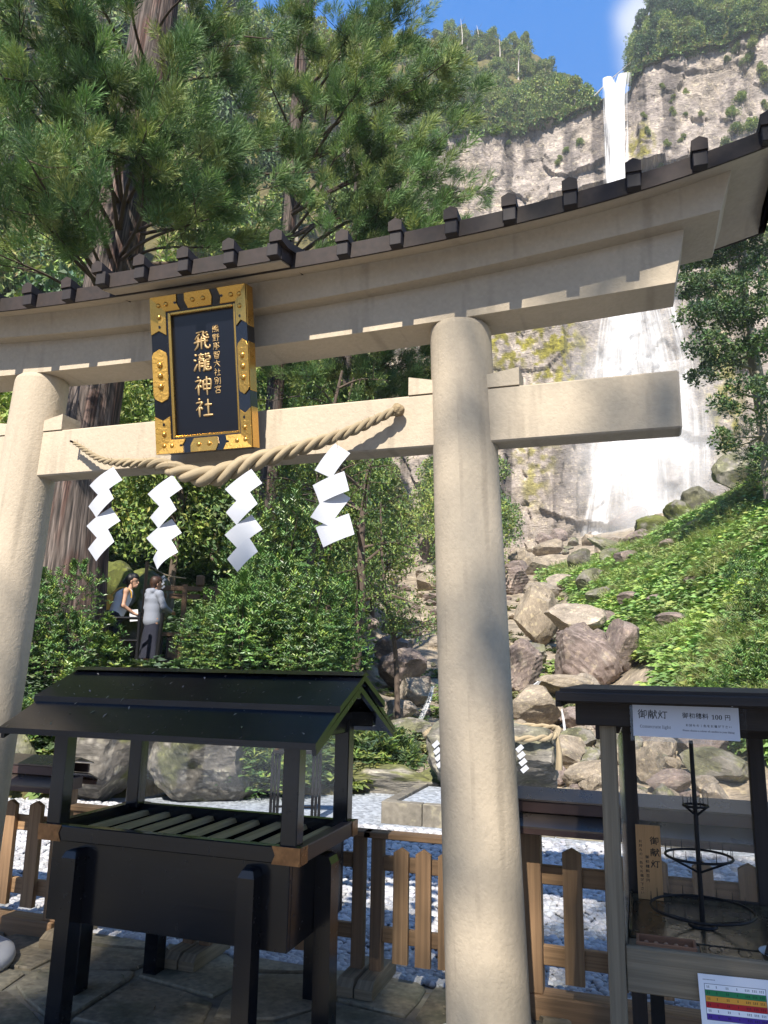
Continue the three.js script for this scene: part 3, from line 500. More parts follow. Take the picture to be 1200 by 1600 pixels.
  part(bx, 'window_pane', board(1.1, 0.43, 0.004, 0, 1.045, -0.29, 0.0005), M.clearPane);
  part(bx, 'ridge_cap', hull([[-0.805, 1.515, -0.05], [-0.805, 1.515, 0.05], [-0.805, 1.532, 0], [0.805, 1.515, -0.05], [0.805, 1.515, 0.05], [0.805, 1.532, 0]], 0), M.lacquer);
}

// ---------------------------------------------------------------- fences
const picket = (x, z, h0, h1, w, d = 0.03) => hull([[x - w / 2, h0, z - d / 2], [x + w / 2, h0, z - d / 2], [x - w / 2, h0, z + d / 2], [x + w / 2, h0, z + d / 2], [x - w / 2, h1 - 0.024, z - d / 2], [x + w / 2, h1 - 0.024, z - d / 2], [x - w / 2, h1 - 0.024, z + d / 2], [x + w / 2, h1 - 0.024, z + d / 2], [x, h1, z - d / 2], [x, h1, z + d / 2]], 1);
function roofedFence(x0, x1, label, capEnd) {
  const f = thing('roofed_fence', label, 'fence', 'picket fences with metal-clad caps'), z = -3.98, s = Math.sign(x1 - x0);
  part(f, 'sill', board(Math.abs(x1 - x0) - 0.04, 0.13, 0.12, (x0 + x1) / 2, 0.02, z, 0.006), M.fence[1]);
  for (let x = x0 + s * 0.05, k = 0; s * (x1 - x) > 0; x += s * 1.95, k++) part(f, 'post', board(0.1, 0.78, 0.09, x, 0.475, z - 0.002, 0.005), M.fence[1]);
  for (const y of [0.235, 0.59]) part(f, 'rail', board(Math.abs(x1 - x0) - 0.04, 0.085, 0.035, (x0 + x1) / 2, y, z - 0.028, 0.004), M.fence[0]);
  let k = 0; for (let x = x0 + s * 0.245; s * (x1 - x) > 0.1; x += s * 0.192, k++) if (Math.abs(((Math.abs(x - x0) - 0.05) % 1.95)) > 0.09) part(f, 'picket', picket(x, z + 0.008, 0.13 + 0.01 * hash(k, 1, 4), 0.715 + 0.012 * hash(k, 2, 4), 0.088), M.fence[k % 3]);
  // cap: brown board fascias with two metal aprons stepping down towards the yard and the forecourt
  const L = Math.abs(x1 - x0) + 0.02, xc = (x0 + x1) / 2, wood = M.darkCopper;
  part(f, 'cap_beam', board(L, 0.07, 0.13, xc, 0.842, z, 0.004), wood);
  for (const t of [-1, 1]) {
    const zz = (a) => z + t * a, H = (a, y0, b, y1, th) => { const p = []; for (const x of [x0 - s * 0.03, x1]) p.push([x, y0, zz(a)], [x, y0 + th, zz(a)], [x, y1, zz(b)], [x, y1 + th, zz(b)]); return hull(p, 0); };
    part(f, 'lower_apron', H(0.09, 0.885, 0.2, 0.835, 0.008), M.capMetal);
    part(f, 'upper_apron', H(0.0, 0.985, 0.125, 0.945, 0.008), M.capMetal);
    part(f, 'fascia', board(L, 0.05, 0.018, xc, 0.918, z + t * 0.108, 0.002), wood);
    part(f, 'drip_edge', board(L, 0.028, 0.012, xc, 0.823, z + t * 0.194, 0.002), wood);
  }
  return f;
}
roofedFence(-0.6, 3.4, 'brown picket fence with metal-clad cap running behind the candle stand');
roofedFence(-3.26, -7.5, 'brown picket fence with metal-clad cap passing behind the left pillar');
function barrier(x0, x1, label) {
  const f = thing('movable_barrier', label, 'barrier', 'movable picket barriers across the opening'), z = -3.97;
  for (const x of [x0 + 0.035, x1 - 0.035]) { part(f, 'post', board(0.062, 0.64, 0.055, x, 0.385, z, 0.004), M.gate[1]); part(f, 'foot', hull([[x - 0.045, 0.006, z - 0.19], [x + 0.045, 0.006, z - 0.19], [x - 0.045, 0.006, z + 0.19], [x + 0.045, 0.006, z + 0.19], [x - 0.045, 0.05, z - 0.19], [x + 0.045, 0.05, z - 0.19], [x - 0.045, 0.05, z + 0.19], [x + 0.045, 0.05, z + 0.19], [x - 0.04, 0.078, z - 0.15], [x + 0.04, 0.078, z - 0.15], [x - 0.04, 0.078, z + 0.15], [x + 0.04, 0.078, z + 0.15]], 2), M.greyWood); }
  part(f, 'top_rail', board(x1 - x0 + 0.07, 0.03, 0.085, (x0 + x1) / 2, 0.712, z, 0.004), M.gate[0]);
  for (const y of [0.24, 0.575]) part(f, 'rail', board(x1 - x0 - 0.07, 0.07, 0.03, (x0 + x1) / 2, y, z - 0.01, 0.003), M.gate[0]);
  const n = Math.round((x1 - x0 - 0.1) / 0.155); for (let k = 0; k < n; k++) { const x = x0 + 0.05 + (k + 1) * (x1 - x0 - 0.1) / (n + 1); part(f, 'picket', picket(x, z + 0.022, 0.12 + 0.008 * hash(k, 5, x * 9), 0.662, 0.078, 0.024), M.fence[k % 2]); }
}
barrier(-1.36, -0.68, 'low movable picket barrier partly hidden by the right pillar');
barrier(-2.33, -1.39, 'low movable picket barrier directly behind the offering box');
barrier(-3.22, -2.36, 'low movable picket barrier beside the left fence end');
// ---------------------------------------------------------------- candle stand
function printed(w, h, draw) { const c = document.createElement('canvas'); c.width = w; c.height = h; const g = c.getContext('2d'); draw(g, w, h); const t = new THREE.CanvasTexture(c); t.colorSpace = THREE.SRGBColorSpace; t.anisotropy = 8; return t; }
function sheet(w, h) { const g = new THREE.BoxGeometry(w, h, 0.003); return g; }
{
  const k = thing('candle_stand', 'weathered wooden candle offering stand with dark roof and side panes', 'candle stand');
  const x0 = -0.115, x1 = 0.46, zf = -2.75, zr = -3.42;
  part(k, 'front_post', board(0.052, 1.4, 0.055, x0, 0.7, zf, 0.005), M.greyWood);
  part(k, 'front_post', board(0.052, 1.4, 0.055, x1, 0.7, zf, 0.005), M.greyWood);
  part(k, 'rear_post', board(0.056, 1.36, 0.05, x0 + 0.05, 0.68, zr, 0.004), M.darkWood);
  part(k, 'rear_post', board(0.056, 1.36, 0.05, x1 - 0.05, 0.68, zr, 0.004), M.darkWood);
  part(k, 'front_beam', board(x1 - x0 + 0.2, 0.11, 0.05, (x0 + x1) / 2, 1.432, zf + 0.032, 0.004), M.darkWood);
  part(k, 'rear_beam', board(x1 - x0 + 0.1, 0.06, 0.05, (x0 + x1) / 2, 1.335, zr + 0.002, 0.004), M.darkWood);
  for (const x of [x0 - 0.02, x1 + 0.02]) part(k, 'side_beam', board(0.04, 0.06, 0.72, x, 1.36, (zf + zr) / 2 - 0.01, 0.004), M.darkWood);
  const rf = part(k, 'roof', hull([[-0.255, 1.482, -2.6], [0.62, 1.482, -2.6], [-0.255, 1.497, -2.6], [0.62, 1.497, -2.6], [-0.255, 1.482, -3.62], [0.62, 1.482, -3.62], [-0.255, 1.496, -3.62], [0.62, 1.496, -3.62]], 0), M.darkWood);
  part(rf, 'roof_edge', board(0.9, 0.03, 0.02, 0.182, 1.471, -2.592, 0.003), M.darkWood);
  part(rf, 'roof_edge', board(0.02, 0.05, 1.0, -0.262, 1.462, -3.12, 0.003), M.darkWood);
  for (const z of [-2.7, -3.0, -3.3]) part(rf, 'rafter', board(0.86, 0.035, 0.04, 0.182, 1.4635, z, 0.003), M.darkWood);
  // table: front board, side board, tray
  part(k, 'apron_board', board(x1 - x0 - 0.054, 0.13, 0.03, (x0 + x1) / 2, 0.642, zf + 0.0, 0.004), M.greyWood);
  part(k, 'side_board', board(0.025, 0.1, 0.6, x0 + 0.02, 0.66, (zf + zr) / 2, 0.003), M.greyWood);
  part(k, 'side_board', board(0.025, 0.1, 0.6, x1 - 0.02, 0.66, (zf + zr) / 2, 0.003), M.greyWood);
  part(k, 'shelf', board(x1 - x0 - 0.066, 0.02, 0.63, (x0 + x1) / 2, 0.672, (zf + zr) / 2, 0.003), M.greyWood);
  part(k, 'drip_tray', board(x1 - x0 - 0.08, 0.008, 0.5, (x0 + x1) / 2, 0.687, -3.15, 0.002), M.tray);
  part(k, 'tray_rim', board(x1 - x0 - 0.08, 0.022, 0.008, (x0 + x1) / 2, 0.695, zr + 0.045, 0.002), M.tray);
  part(k, 'tray_rim', board(0.008, 0.03, 0.5, x0 + 0.04, 0.698, -3.15, 0.002), M.tray);
  for (const x of [0.0, 0.37]) part(k, 'table_leg', board(0.045, 0.6, 0.045, x, 0.305, -3.0, 0.003), M.iron);
  part(k, 'side_pane', board(0.004, 0.63, 0.58, x0 + 0.03, 1.02, (zf + zr) / 2 - 0.005, 0.0005), M.acrylic);
  part(k, 'rear_pane', board(x1 - x0 - 0.16, 0.61, 0.004, (x0 + x1) / 2, 1.01, zr + 0.005, 0.0005), M.acrylic);
  part(k, 'pane_bead', board(x1 - x0 - 0.16, 0.02, 0.016, (x0 + x1) / 2, 0.7, zr + 0.02, 0.002), M.darkWood);
}
{
  const rack = thing('candle_rack', 'black iron three-tier spiked candle rack on the metal tray', 'candle rack', null, [0.163, 0.692, -3.1]);
  part(rack, 'pole', limb([V(0, 0, 0), V(-0.003, 0.62, 0)], [0.0085, 0.0075], 8), M.iron);
  part(rack, 'base_plate', new THREE.CylinderGeometry(0.045, 0.05, 0.006, 20).translate(0, 0.003, 0), M.iron);
  for (const [y, r, n, drop] of [[0.052, 0.17, 18, 0.05], [0.225, 0.112, 14, 0.055], [0.395, 0.042, 6, 0.035]]) {
    const ring = part(rack, 'ring', new THREE.TorusGeometry(r, 0.0045, 6, 48).rotateX(Math.PI / 2).translate(0, y, 0), M.iron);
    for (let i = 0; i < n; i++) { const a = i / n * 2 * Math.PI + 0.2; part(ring, 'spike', limb([V(r * Math.cos(a), y, r * Math.sin(a)), V(r * Math.cos(a), y + 0.034, r * Math.sin(a))], [0.0018, 0.0008], 5), M.iron); }
    for (let i = 0; i < 3; i++) { const a = i * 2.094 + 0.55; part(ring, 'arm', limb([V(0, y - drop, 0), V(r * Math.cos(a), y, r * Math.sin(a))], [0.0045, 0.004], 6), M.iron); }
  }
}
{
  const W = 1024, H = 320, t = printed(W, H, (g) => {
    g.fillStyle = '#c9ccd6'; g.fillRect(0, 0, W, H); g.strokeStyle = g.fillStyle = '#14161c';
    ['go', 'ken', 'tou'].forEach((q, i) => inkGlyph(g, q, 48 + i * 100, 52, 92, 8));
    g.font = '40px serif'; g.fillText('Consecrate light', 66, 236);
    ['go', 'hatsu', 'ho', 'ryou'].forEach((q, i) => inkGlyph(g, q, 486 + i * 64, 66, 58, 5.5));
    g.font = 'bold 62px serif'; g.fillText('100', 764, 122); inkGlyph(g, 'en', 890, 70, 56, 5.5);
    ['o', 'suki', 'mi', 'kno', 'one', 'iro', 'wo', 'o', 'era', 'bi', 'shita', 'sa', 'i'].forEach((q, i) => inkGlyph(g, q, 516 + i * 34, 176, 27, 2.6));
    g.font = 'bold 22px serif'; g.fillText('Please choose a colour of candles to your liking', 484, 250, 490);
  });
  const s = thing('price_sign', 'laminated white consecrate light price sign under the stand roof', 'sign', null, [0.125, 1.4, -2.68]);
  const m = mat(1, 1, 1, { map: t, roughness: 0.35 }); part(s, 'printed_sheet', sheet(0.315, 0.1), m); s.rotation.z = -0.012; s.rotation.x = -0.04;
  part(s, 'lamination', new THREE.BoxGeometry(0.345, 0.122, 0.0012).translate(0.006, -0.004, -0.003), M.clearPane);
  for (const x of [-0.14, 0.14]) part(s, 'pin', new THREE.CylinderGeometry(0.004, 0.004, 0.012, 10).rotateX(Math.PI / 2).translate(x, 0.056, 0.001), M.steel);
}
{
  const W = 200, H = 640, t = printed(W, H, (g) => {
    g.fillStyle = '#b98d5c'; g.fillRect(0, 0, W, H);
    for (let i = 0; i < 70; i++) { g.fillStyle = i % 2 ? 'rgba(120,80,40,0.08)' : 'rgba(220,170,110,0.08)'; g.fillRect(hash(i, 1, 1) * W, 0, 1 + 4 * hash(i, 2, 1), H); }
    g.strokeStyle = '#17120d';
    ['go', 'ken', 'tou'].forEach((q, i) => inkGlyph(g, q, 112, 96 + i * 100, 72, 7));
    ['go', 'hatsu', 'ho', 'ryou', 'hyaku', 'en'].forEach((q, i) => inkGlyph(g, q, 70, 262 + i * 40, 30, 3));
    ['o', 'suki', 'mi', 'kno', 'ichi', 'iro', 'wo', 'o', 'era', 'bi', 'shita', 'sa', 'i'].forEach((q, i) => inkGlyph(g, q, 22, 130 + i * 37, 28, 2.6));
  });
  const w = thing('wooden_tablet', 'upright wooden tablet with brushed black characters inside the stand', 'tablet', null, [-0.005, 0.692, -3.36]);
  const faces = [M.paleWood, M.paleWood, M.paleWood, M.paleWood, mat(1, 1, 1, { map: t, roughness: 0.7 }), M.paleWood];
  const g = new THREE.BoxGeometry(0.092, 0.27, 0.012).translate(0, 0.135, 0), mm = new THREE.Mesh(g, faces); mm.name = 'board'; mm.castShadow = mm.receiveShadow = true; w.add(mm); w.rotation.x = -0.03; w.rotation.y = 0.02;
}
{
  const b = thing('candle_tray', 'small open wooden tray of candles on the stand edge', 'tray', null, [0.035, 0.684, -2.81]);
  part(b, 'bottom', board(0.17, 0.006, 0.07, 0, 0.004, 0, 0.001), M.boxWood);
  for (const s of [-1, 1]) { part(b, 'side', board(0.18, 0.03, 0.008, 0, 0.016, s * 0.039, 0.001), M.boxWood); part(b, 'side', board(0.008, 0.03, 0.07, s * 0.086, 0.016, 0, 0.001), M.boxWood); }
  for (let i = 0; i < 5; i++) part(b, 'candle', new THREE.CylinderGeometry(0.008, 0.008, 0.055, 10).rotateX(1.35).translate(-0.06 + i * 0.03, 0.016, 0.0), mat(0.34, 0.2, 0.13, { roughness: 0.6 }));
  const c = thing('handled_box', 'flat box with worn metal top and two wire handles', 'box', null, [0.225, 0.684, -2.805]);
  part(c, 'metal_top', board(0.18, 0.006, 0.08, 0, 0.016, 0, 0.002), M.tray); part(c, 'box_side', board(0.17, 0.012, 0.072, 0, 0.0065, 0, 0.001), M.greyWood);
  for (const x of [-0.045, 0.04]) part(c, 'handle', limb(smoothLine([V(x - 0.02, 0.02, -0.015), V(x - 0.01, 0.028, -0.012), V(x + 0.01, 0.028, -0.008), V(x + 0.02, 0.02, -0.005)], 8), Array(9).fill(0.0016), 5), M.iron);
  const d = thing('dish', 'shallow pale dish holding lighters at the stand front', 'dish', null, [0.375, 0.684, -2.88]);
  part(d, 'bowl', lathe([[0, 0], [0.035, 0.0], [0.06, 0.012], [0.064, 0.016], [0.058, 0.014], [0.034, 0.004], [0, 0.004]], 28), mat(0.55, 0.58, 0.62, { roughness: 0.3 }));
  for (const s of [-1, 1]) part(d, 'lighter', board(0.012, 0.01, 0.085, 0, 0, 0, 0.003).rotateY(0.25 * s).rotateX(0.18).translate(-0.02 + s * 0.016, 0.022, 0), M.iron);
}
{
  const W = 512, H = 420, t = printed(W, H, (g) => {
    g.fillStyle = '#dfe2ea'; g.fillRect(0, 0, W, H); g.fillStyle = '#777c88'; for (let i = 0; i < 9; i++) g.fillRect(34 + i * 10, 36, 7, 6);
    const x0 = 42, y0 = 70, w = 430, rh = 44, cols = ['#e9ebf0', '#1f7a4d', '#d99a3c', '#b0202c', '#e9ebf0', '#4a2f8f'];
    cols.forEach((c, i) => { const y = y0 + i * rh; g.fillStyle = c; g.fillRect(x0, y, w, rh); g.fillStyle = i === 0 || i === 4 ? '#5a5f6c' : 'rgba(20,20,30,0.75)'; [[14, 2], [80, 1], [150, 2], [225, 1], [285, 3], [335, 3], [385, 3]].forEach(([dx, n]) => { for (let q = 0; q < n; q++) { g.fillRect(x0 + dx + q * 12, y + 16, 8, 3); g.fillRect(x0 + dx + q * 12 + 3, y + 12, 3, 18); g.fillRect(x0 + dx + q * 12, y + 26, 9, 2); } }); });
    g.strokeStyle = '#3a3f55'; g.lineWidth = 3; g.strokeRect(x0, y0, w, rh * 6); for (let i = 1; i < 6; i++) { g.lineWidth = 1; g.beginPath(); g.moveTo(x0, y0 + i * rh); g.lineTo(x0 + w, y0 + i * rh); g.stroke(); }
  });
  const s = thing('colour_chart', 'laminated chart of candle colours in striped rows on the stand', 'chart', null, [0.222, 0.586, -2.722]);
  part(s, 'printed_sheet', new THREE.BoxGeometry(0.2, 0.155, 0.002), mat(1, 1, 1, { map: t, roughness: 0.35 })); s.rotation.z = 0.03;
  part(s, 'clip', board(0.07, 0.022, 0.004, 0.01, -0.078, 0.001, 0.001), M.iron);
}
// ---------------------------------------------------------------- terrain
const lerpTable = (tb, d) => { if (d <= tb[0][0]) return tb[0][1]; for (let i = 1; i < tb.length; i++) if (d < tb[i][0]) { const t = (d - tb[i - 1][0]) / (tb[i][0] - tb[i - 1][0]); return mix(tb[i - 1][1], tb[i][1], t); } return tb[tb.length - 1][1]; };
const STREAM = [[9.9, -0.03], [10.6, -0.06], [11.6, -0.3], [15, 0.15], [20, 0.5], [30, 1.6], [45, 4.2], [60, 6.8], [100, 14.5], [150, 24], [185, 31], [230, 34]];
const BANK = [[9.2, -0.12], [10.1, -0.06], [10.9, 0.7], [12.6, 1.42], [17, 1.6], [25, 4], [40, 11], [60, 24], [100, 70], [150, 132], [200, 190], [240, 220]];
function landH(x, z) {
  const d = Math.hypot(x, z), az = Math.atan2(x, -z) * 180 / Math.PI, lat = d * Math.sin(rad(az + 9.5));
  let h = lerpTable(STREAM, d) + 0.64 * Math.max(0, lat - 3.4) * sstep(11, 20, d) * (1 - 0.75 * sstep(45, 95, d));
  const wl = sstep(-17, -25, az) * (1 - 0.55 * sstep(-25, -17, az)) ;
  h = mix(h, lerpTable(BANK, d), clamp(wl));
  const rough = sstep(10, 14, d);
  return h + rough * (Math.min(d * 0.02, 1.6) * (fbm(x * 0.16, z * 0.16, 3, 4, 200) - 0.5) + 0.25 * (fbm(x * 0.9, z * 0.9, 5, 3, 210) - 0.5));
}
const onLand = (az, d, lift = 0) => { const p = at(az, d); p.y = landH(p.x, p.z) + lift; return p; };
const isScree = (x, z) => { const d = Math.hypot(x, z), az = Math.atan2(x, -z) * 180 / Math.PI, lat = d * Math.sin(rad(az + 9.5)), n = 2 * (fbm(x * 0.25, z * 0.25, 1, 3, 77) - 0.5); return Math.max(sstep(5.0 + 1.4 * n, 3.7 + 1.4 * n, lat), sstep(84, 98, d)) * sstep(-21.5, -18.5, az + n); };
{
  const NA = 240, ND = 190, pos = [], col = [], uv = [], idx = [];
  for (let j = 0; j <= ND; j++) { const d = 9.2 * Math.pow(235 / 9.2, j / ND); for (let i = 0; i <= NA; i++) {
    const az = mix(-82, 42, i / NA), p = at(az, d), y = landH(p.x, p.z); pos.push(p.x, y, p.z); uv.push(p.x, p.z + y);
    const s = isScree(p.x, p.z), n = fbm(p.x * 0.7, p.z * 0.7, 9, 4, 60), g = [0.1 + 0.08 * n, 0.09 + 0.07 * n, 0.04 + 0.02 * n], r = [0.28 + 0.2 * n, 0.24 + 0.175 * n, 0.19 + 0.145 * n]; if (az > -10) { g[0] = 0.1 + 0.08 * n; g[1] = 0.17 + 0.1 * n; g[2] = 0.04; }
    for (let k = 0; k < 3; k++) col.push(mix(g[k], r[k], s));
  } }
  for (let j = 0; j < ND; j++) for (let i = 0; i < NA; i++) { const a = j * (NA + 1) + i, b = a + NA + 1; idx.push(a, a + 1, b, b, a + 1, b + 1); }
  const g = new THREE.BufferGeometry(); g.setAttribute('position', new THREE.Float32BufferAttribute(pos, 3)); g.setAttribute('uv', new THREE.Float32BufferAttribute(uv, 2)); g.setAttribute('color', new THREE.Float32BufferAttribute(col, 3)); g.setIndex(idx); g.computeVertexNormals();
  structure('hillside', g, mat(1.35, 1.35, 1.35, { vertexColors: true, map: T.rock, bumpMap: T.rockBump, bumpScale: 0.12, roughness: 1 }));
}

// ---------------------------------------------------------------- rocks
const rockTones = { purple: [0.27, 0.22, 0.21], tan: [0.36, 0.31, 0.25], grey: [0.25, 0.24, 0.22], pale: [0.42, 0.37, 0.32], dark: [0.13, 0.12, 0.105], slate: [0.17, 0.16, 0.145] };
const rockMat = mat(1.3, 1.3, 1.3, { vertexColors: true, map: T.rock, bumpMap: T.rockBump, bumpScale: 0.03, roughness: 0.93 });
function makeRock(seed, tone, { detail = 14, facets = 9, strata = 0, moss = 0, lichen = 0.25, spots = 5, block = 0 } = {}) {
  const R = rng(seed * 7919 + 3), planes = [];
  for (let i = 0; i < facets; i++) { const y = R() * 1.7 - 0.75, a = R() * 6.28, r = Math.sqrt(Math.max(0.05, 1 - y * y)); planes.push([V(r * Math.cos(a), y, r * Math.sin(a)).normalize(), 0.52 + 0.33 * R()]); }
  let g = mergeVertices((() => { const q = new THREE.IcosahedronGeometry(1, detail); q.deleteAttribute('uv'); q.deleteAttribute('normal'); return q; })(), 1e-4);
  const p = g.attributes.position, v = V(0, 0, 0), dir = V(R() - 0.5, R() * 0.8 + 0.3, R() - 0.5).normalize();
  for (let i = 0; i < p.count; i++) {
    v.fromBufferAttribute(p, i);
    if (block) { const m = Math.pow(Math.abs(v.x) ** block + Math.abs(v.y) ** block + Math.abs(v.z) ** block, 1 / block); v.multiplyScalar(1 / m).multiplyScalar(0.8); }
    for (let k = 0; k < 2; k++) for (const [n, dd] of planes) { const e = v.dot(n) - dd; if (e > 0) v.addScaledVector(n, -e * 0.94); }
    const m = 1 + 0.12 * (fbm(v.x * 2.2 + seed, v.y * 2.2, v.z * 2.2, 4, seed) - 0.5) * 2 + 0.035 * (fbm(v.x * 9 + seed, v.y * 9, v.z * 9, 3, seed + 9) - 0.5) * 2; v.multiplyScalar(m);
    if (strata) v.multiplyScalar(1 + 0.018 * strata * Math.sin(v.dot(dir) * 38 + 5 * fbm(v.x * 2, v.y * 2, v.z * 2, 2, 4)));
    p.setXYZ(i, v.x, v.y, v.z);
  }
  g.computeBoundingBox(); const bb = g.boundingBox; g.translate(-(bb.min.x + bb.max.x) / 2, -bb.min.y, -(bb.min.z + bb.max.z) / 2); g.scale(2 / (bb.max.x - bb.min.x), 2 / (bb.max.y - bb.min.y), 2 / (bb.max.z - bb.min.z));
  g = toCreasedNormals(boxUV(g, 0, [R() * 4, R() * 4]), 0.5);
  const q = g.attributes.position, col = new Float32Array(q.count * 3), c = rockTones[tone];
  for (let i = 0; i < q.count; i++) {
    v.fromBufferAttribute(q, i); const n = fbm(v.x * 1.5 + seed, v.y * 1.5, v.z * 1.5, 4, 300 + seed), s = strata ? 0.82 + 0.3 * fbm(v.dot(dir) * 16, v.x, v.z, 3, 310) : 1;
    const l = lichen * sstep(0.58, 0.68, fbm(v.x * spots + seed, v.y * spots, v.z * spots, 4, 320)), mo = moss * sstep(0.46, 0.58, fbm(v.x * 2.4 + seed, v.y * 2.4, v.z * 2.4, 4, 330) + 0.16 * (v.y - 1.1));
    for (let k = 0; k < 3; k++) { let t = c[k] * (0.7 + 0.6 * n) * s; t = mix(t, [0.5, 0.48, 0.43][k], l); t = mix(t, [0.12, 0.14, 0.025][k], mo); col[i * 3 + k] = t; }
  }
  g.setAttribute('color', new THREE.BufferAttribute(col, 3)); return g;
}
const protoRocks = { purple: [1, 2, 3].map((s) => makeRock(s, 'purple', { strata: s === 1 ? 1 : 0.3 })), tan: [4, 5, 6].map((s) => makeRock(s, 'tan')), pale: [7, 8].map((s) => makeRock(s, 'pale')), grey: [9, 10].map((s) => makeRock(s, 'grey', { moss: 0.5 })), mossy: [11, 12].map((s) => makeRock(s, 'grey', { moss: 0.95 })), dark: [13].map((s) => makeRock(s, 'dark', { moss: 0.3 })) };
function rock(kind, n, pos, size, turn, label, group, tilt = 0) {
  const list = protoRocks[kind], m = single('boulder', list[n % list.length], rockMat, label, 'boulder', group);
  m.position.copy(pos); m.scale.set(size[0] / 2, size[1] / 2, size[2] / 2); m.rotation.set(0, turn, tilt, 'YXZ'); return m;
}
const boulders = [];
const put = (kind, n, az, d, w, h, dep, turn, lift, label, tilt) => { const p = onLand(az, d, lift); boulders.push([p.x, p.z, Math.max(w, dep) * 0.5]); return rock(kind, n, p, [w, h, dep], turn, label, 'large boulders of the stream bed', tilt); };
put('purple', 0, -4.6, 26, 2.35, 2.3, 1.8, 0.5, -0.25, 'big purple-grey boulder with slanting striped grain', -0.35);
put('purple', 1, -1.1, 27, 1.35, 1.75, 1.3, 1.2, 0.0, 'upright purple boulder with a pale speckled top', 0.12);
put('pale', 0, -4.3, 33.5, 2.6, 1.35, 1.8, 0.2, 0.7, 'whitish lichen-crusted slab resting above the striped boulder', 0.03);
put('tan', 0, -6.8, 36, 2.1, 2.9, 1.8, 0.9, -0.1, 'tall pointed tan boulder behind the whitish slab', 0.2);
put('purple', 2, -3.2, 29.5, 1.6, 1.5, 1.4, 2.2, 0.0, 'rounded brown boulder wedged below the whitish slab', 0);
put('purple', 0, -8.5, 24, 1.2, 1.7, 1.1, 2.6, -0.1, 'mauve boulder beside the right pillar edge', 0.1);
put('grey', 0, -7.7, 28.5, 1.3, 0.9, 1.3, 0.3, 0.2, 'dark split grey boulder above the mauve one', 0.1);
put('tan', 1, -5.2, 22, 1.6, 0.6, 1.1, 0.1, 0.1, 'flat brown slab lying under the striped boulder', 0.1);
put('tan', 2, -7.6, 17, 1.25, 0.95, 1.0, 0.7, -0.05, 'round olive-tan boulder beside the small cascade', 0);
put('purple', 1, -17.8, 28, 1.5, 1.15, 1.2, 0.4, 0.2, 'pinkish angular boulder at the wood\'s edge', -0.2);
put('purple', 2, -16.9, 24, 1.9, 1.4, 1.5, 1.7, -0.1, 'broad mauve boulder above the offering box roof end', 0.1);
put('pale', 1, -15.8, 20.5, 1.1, 0.75, 0.9, 1.0, 0.0, 'small cream boulder just left of the right pillar', 0);
put('mossy', 0, 1.7, 76, 4.2, 3.0, 3, 0.4, -0.3, 'grey ridge boulder with mossy cap, lowest of three', 0.1);
put('mossy', 1, 3.3, 77, 4.4, 4.2, 3.4, 1.1, -0.3, 'yellow mossy boulder in the middle of the ridge', 0);
put('dark', 0, 4.9, 78, 4.0, 4.4, 3.2, 0.2, 0.2, 'dark green-topped boulder highest on the ridge', 0.3);
put('grey', 1, -1.3, 88, 8, 2.2, 3, 0.15, -0.2, 'long slanting grey slab below the waterfall', -0.42);
put('dark', 0, -4.0, 70, 2.6, 2.4, 2.2, 2.2, 0, 'dark mossy block at the head of the scree', 0);
put('purple', 2, 2.4, 28, 1.3, 0.6, 1.0, 0.3, 0.15, 'low mauve rock half buried in the fern slope', 0);
put('grey', 0, 7.3, 56, 3.2, 3.4, 2.4, 0.3, -0.2, 'jagged grey stump-like rock high on the fern slope', 0.2);
{
  const Rs = rng(405), spots = [[-2.4, 44, 2.2, 1.2], [-0.6, 52, 2.0, 1.4], [0.8, 60, 2.4, 1.2], [-1.6, 60, 2.6, 1.6], [2.6, 47, 1.6, 0.8], [-0.3, 38, 1.5, 0.8], [4.6, 50, 1.8, 0.8], [1.4, 34, 1.1, 0.6], [0.2, 68, 2.6, 1.6], [-3.0, 52, 2.2, 1.8], [-2.2, 36, 1.6, 1.2], [3.8, 33, 1.0, 0.5]];
  spots.forEach(([az, d, w, h], i) => { const p = onLand(az, d, -h * 0.2); boulders.push([p.x, p.z, w * 0.45]); rock(i % 3 ? 'purple' : 'grey', i, p, [w, h, w * 0.8], Rs() * 6.28, 'mauve-grey rock poking out of the fern slope', 'rocks poking out of the fern slope', (Rs() - 0.5) * 0.5); });
}
{
  const R = rng(404); let made = 0;
  for (let t = 0; t < 5000 && made < 262; t++) {
    const f = R(), d = 15 * Math.pow(175 / 15, Math.pow(f, 1.15)), az = mix(-20, d > 86 ? 9 : 1.5, R()), p = at(az, d);
    if (isScree(p.x, p.z) < 0.45) continue;
    const s = (0.16 + 0.9 * R() * R()) * (0.32 + d * 0.032) * (1 + (d > 60 ? 0.35 : 0));
    if (boulders.some(([x, z, r]) => Math.hypot(x - p.x, z - p.z) < r + s * 0.42)) continue;
    boulders.push([p.x, p.z, s * 0.5]); p.y = landH(p.x, p.z) - s * 0.16; made++;
    const k = R(); rock(k < 0.3 ? 'purple' : k < 0.66 ? 'tan' : k < 0.9 ? 'pale' : 'grey', Math.floor(R() * 3), p, [s * (0.9 + 0.6 * R()), s * (0.6 + 0.4 * R()), s * (0.8 + 0.4 * R())], R() * 6.28, d < 20 ? 'smaller tan or mauve rock of the near stream bed' : d < 60 ? 'mid-sized rock in the boulder scree of the stream' : 'distant pale rock of the scree under the falls', d < 20 ? 'near stream rocks' : d < 60 ? 'scree rocks' : 'far scree rocks', (R() - 0.5) * 0.5);
  }
}
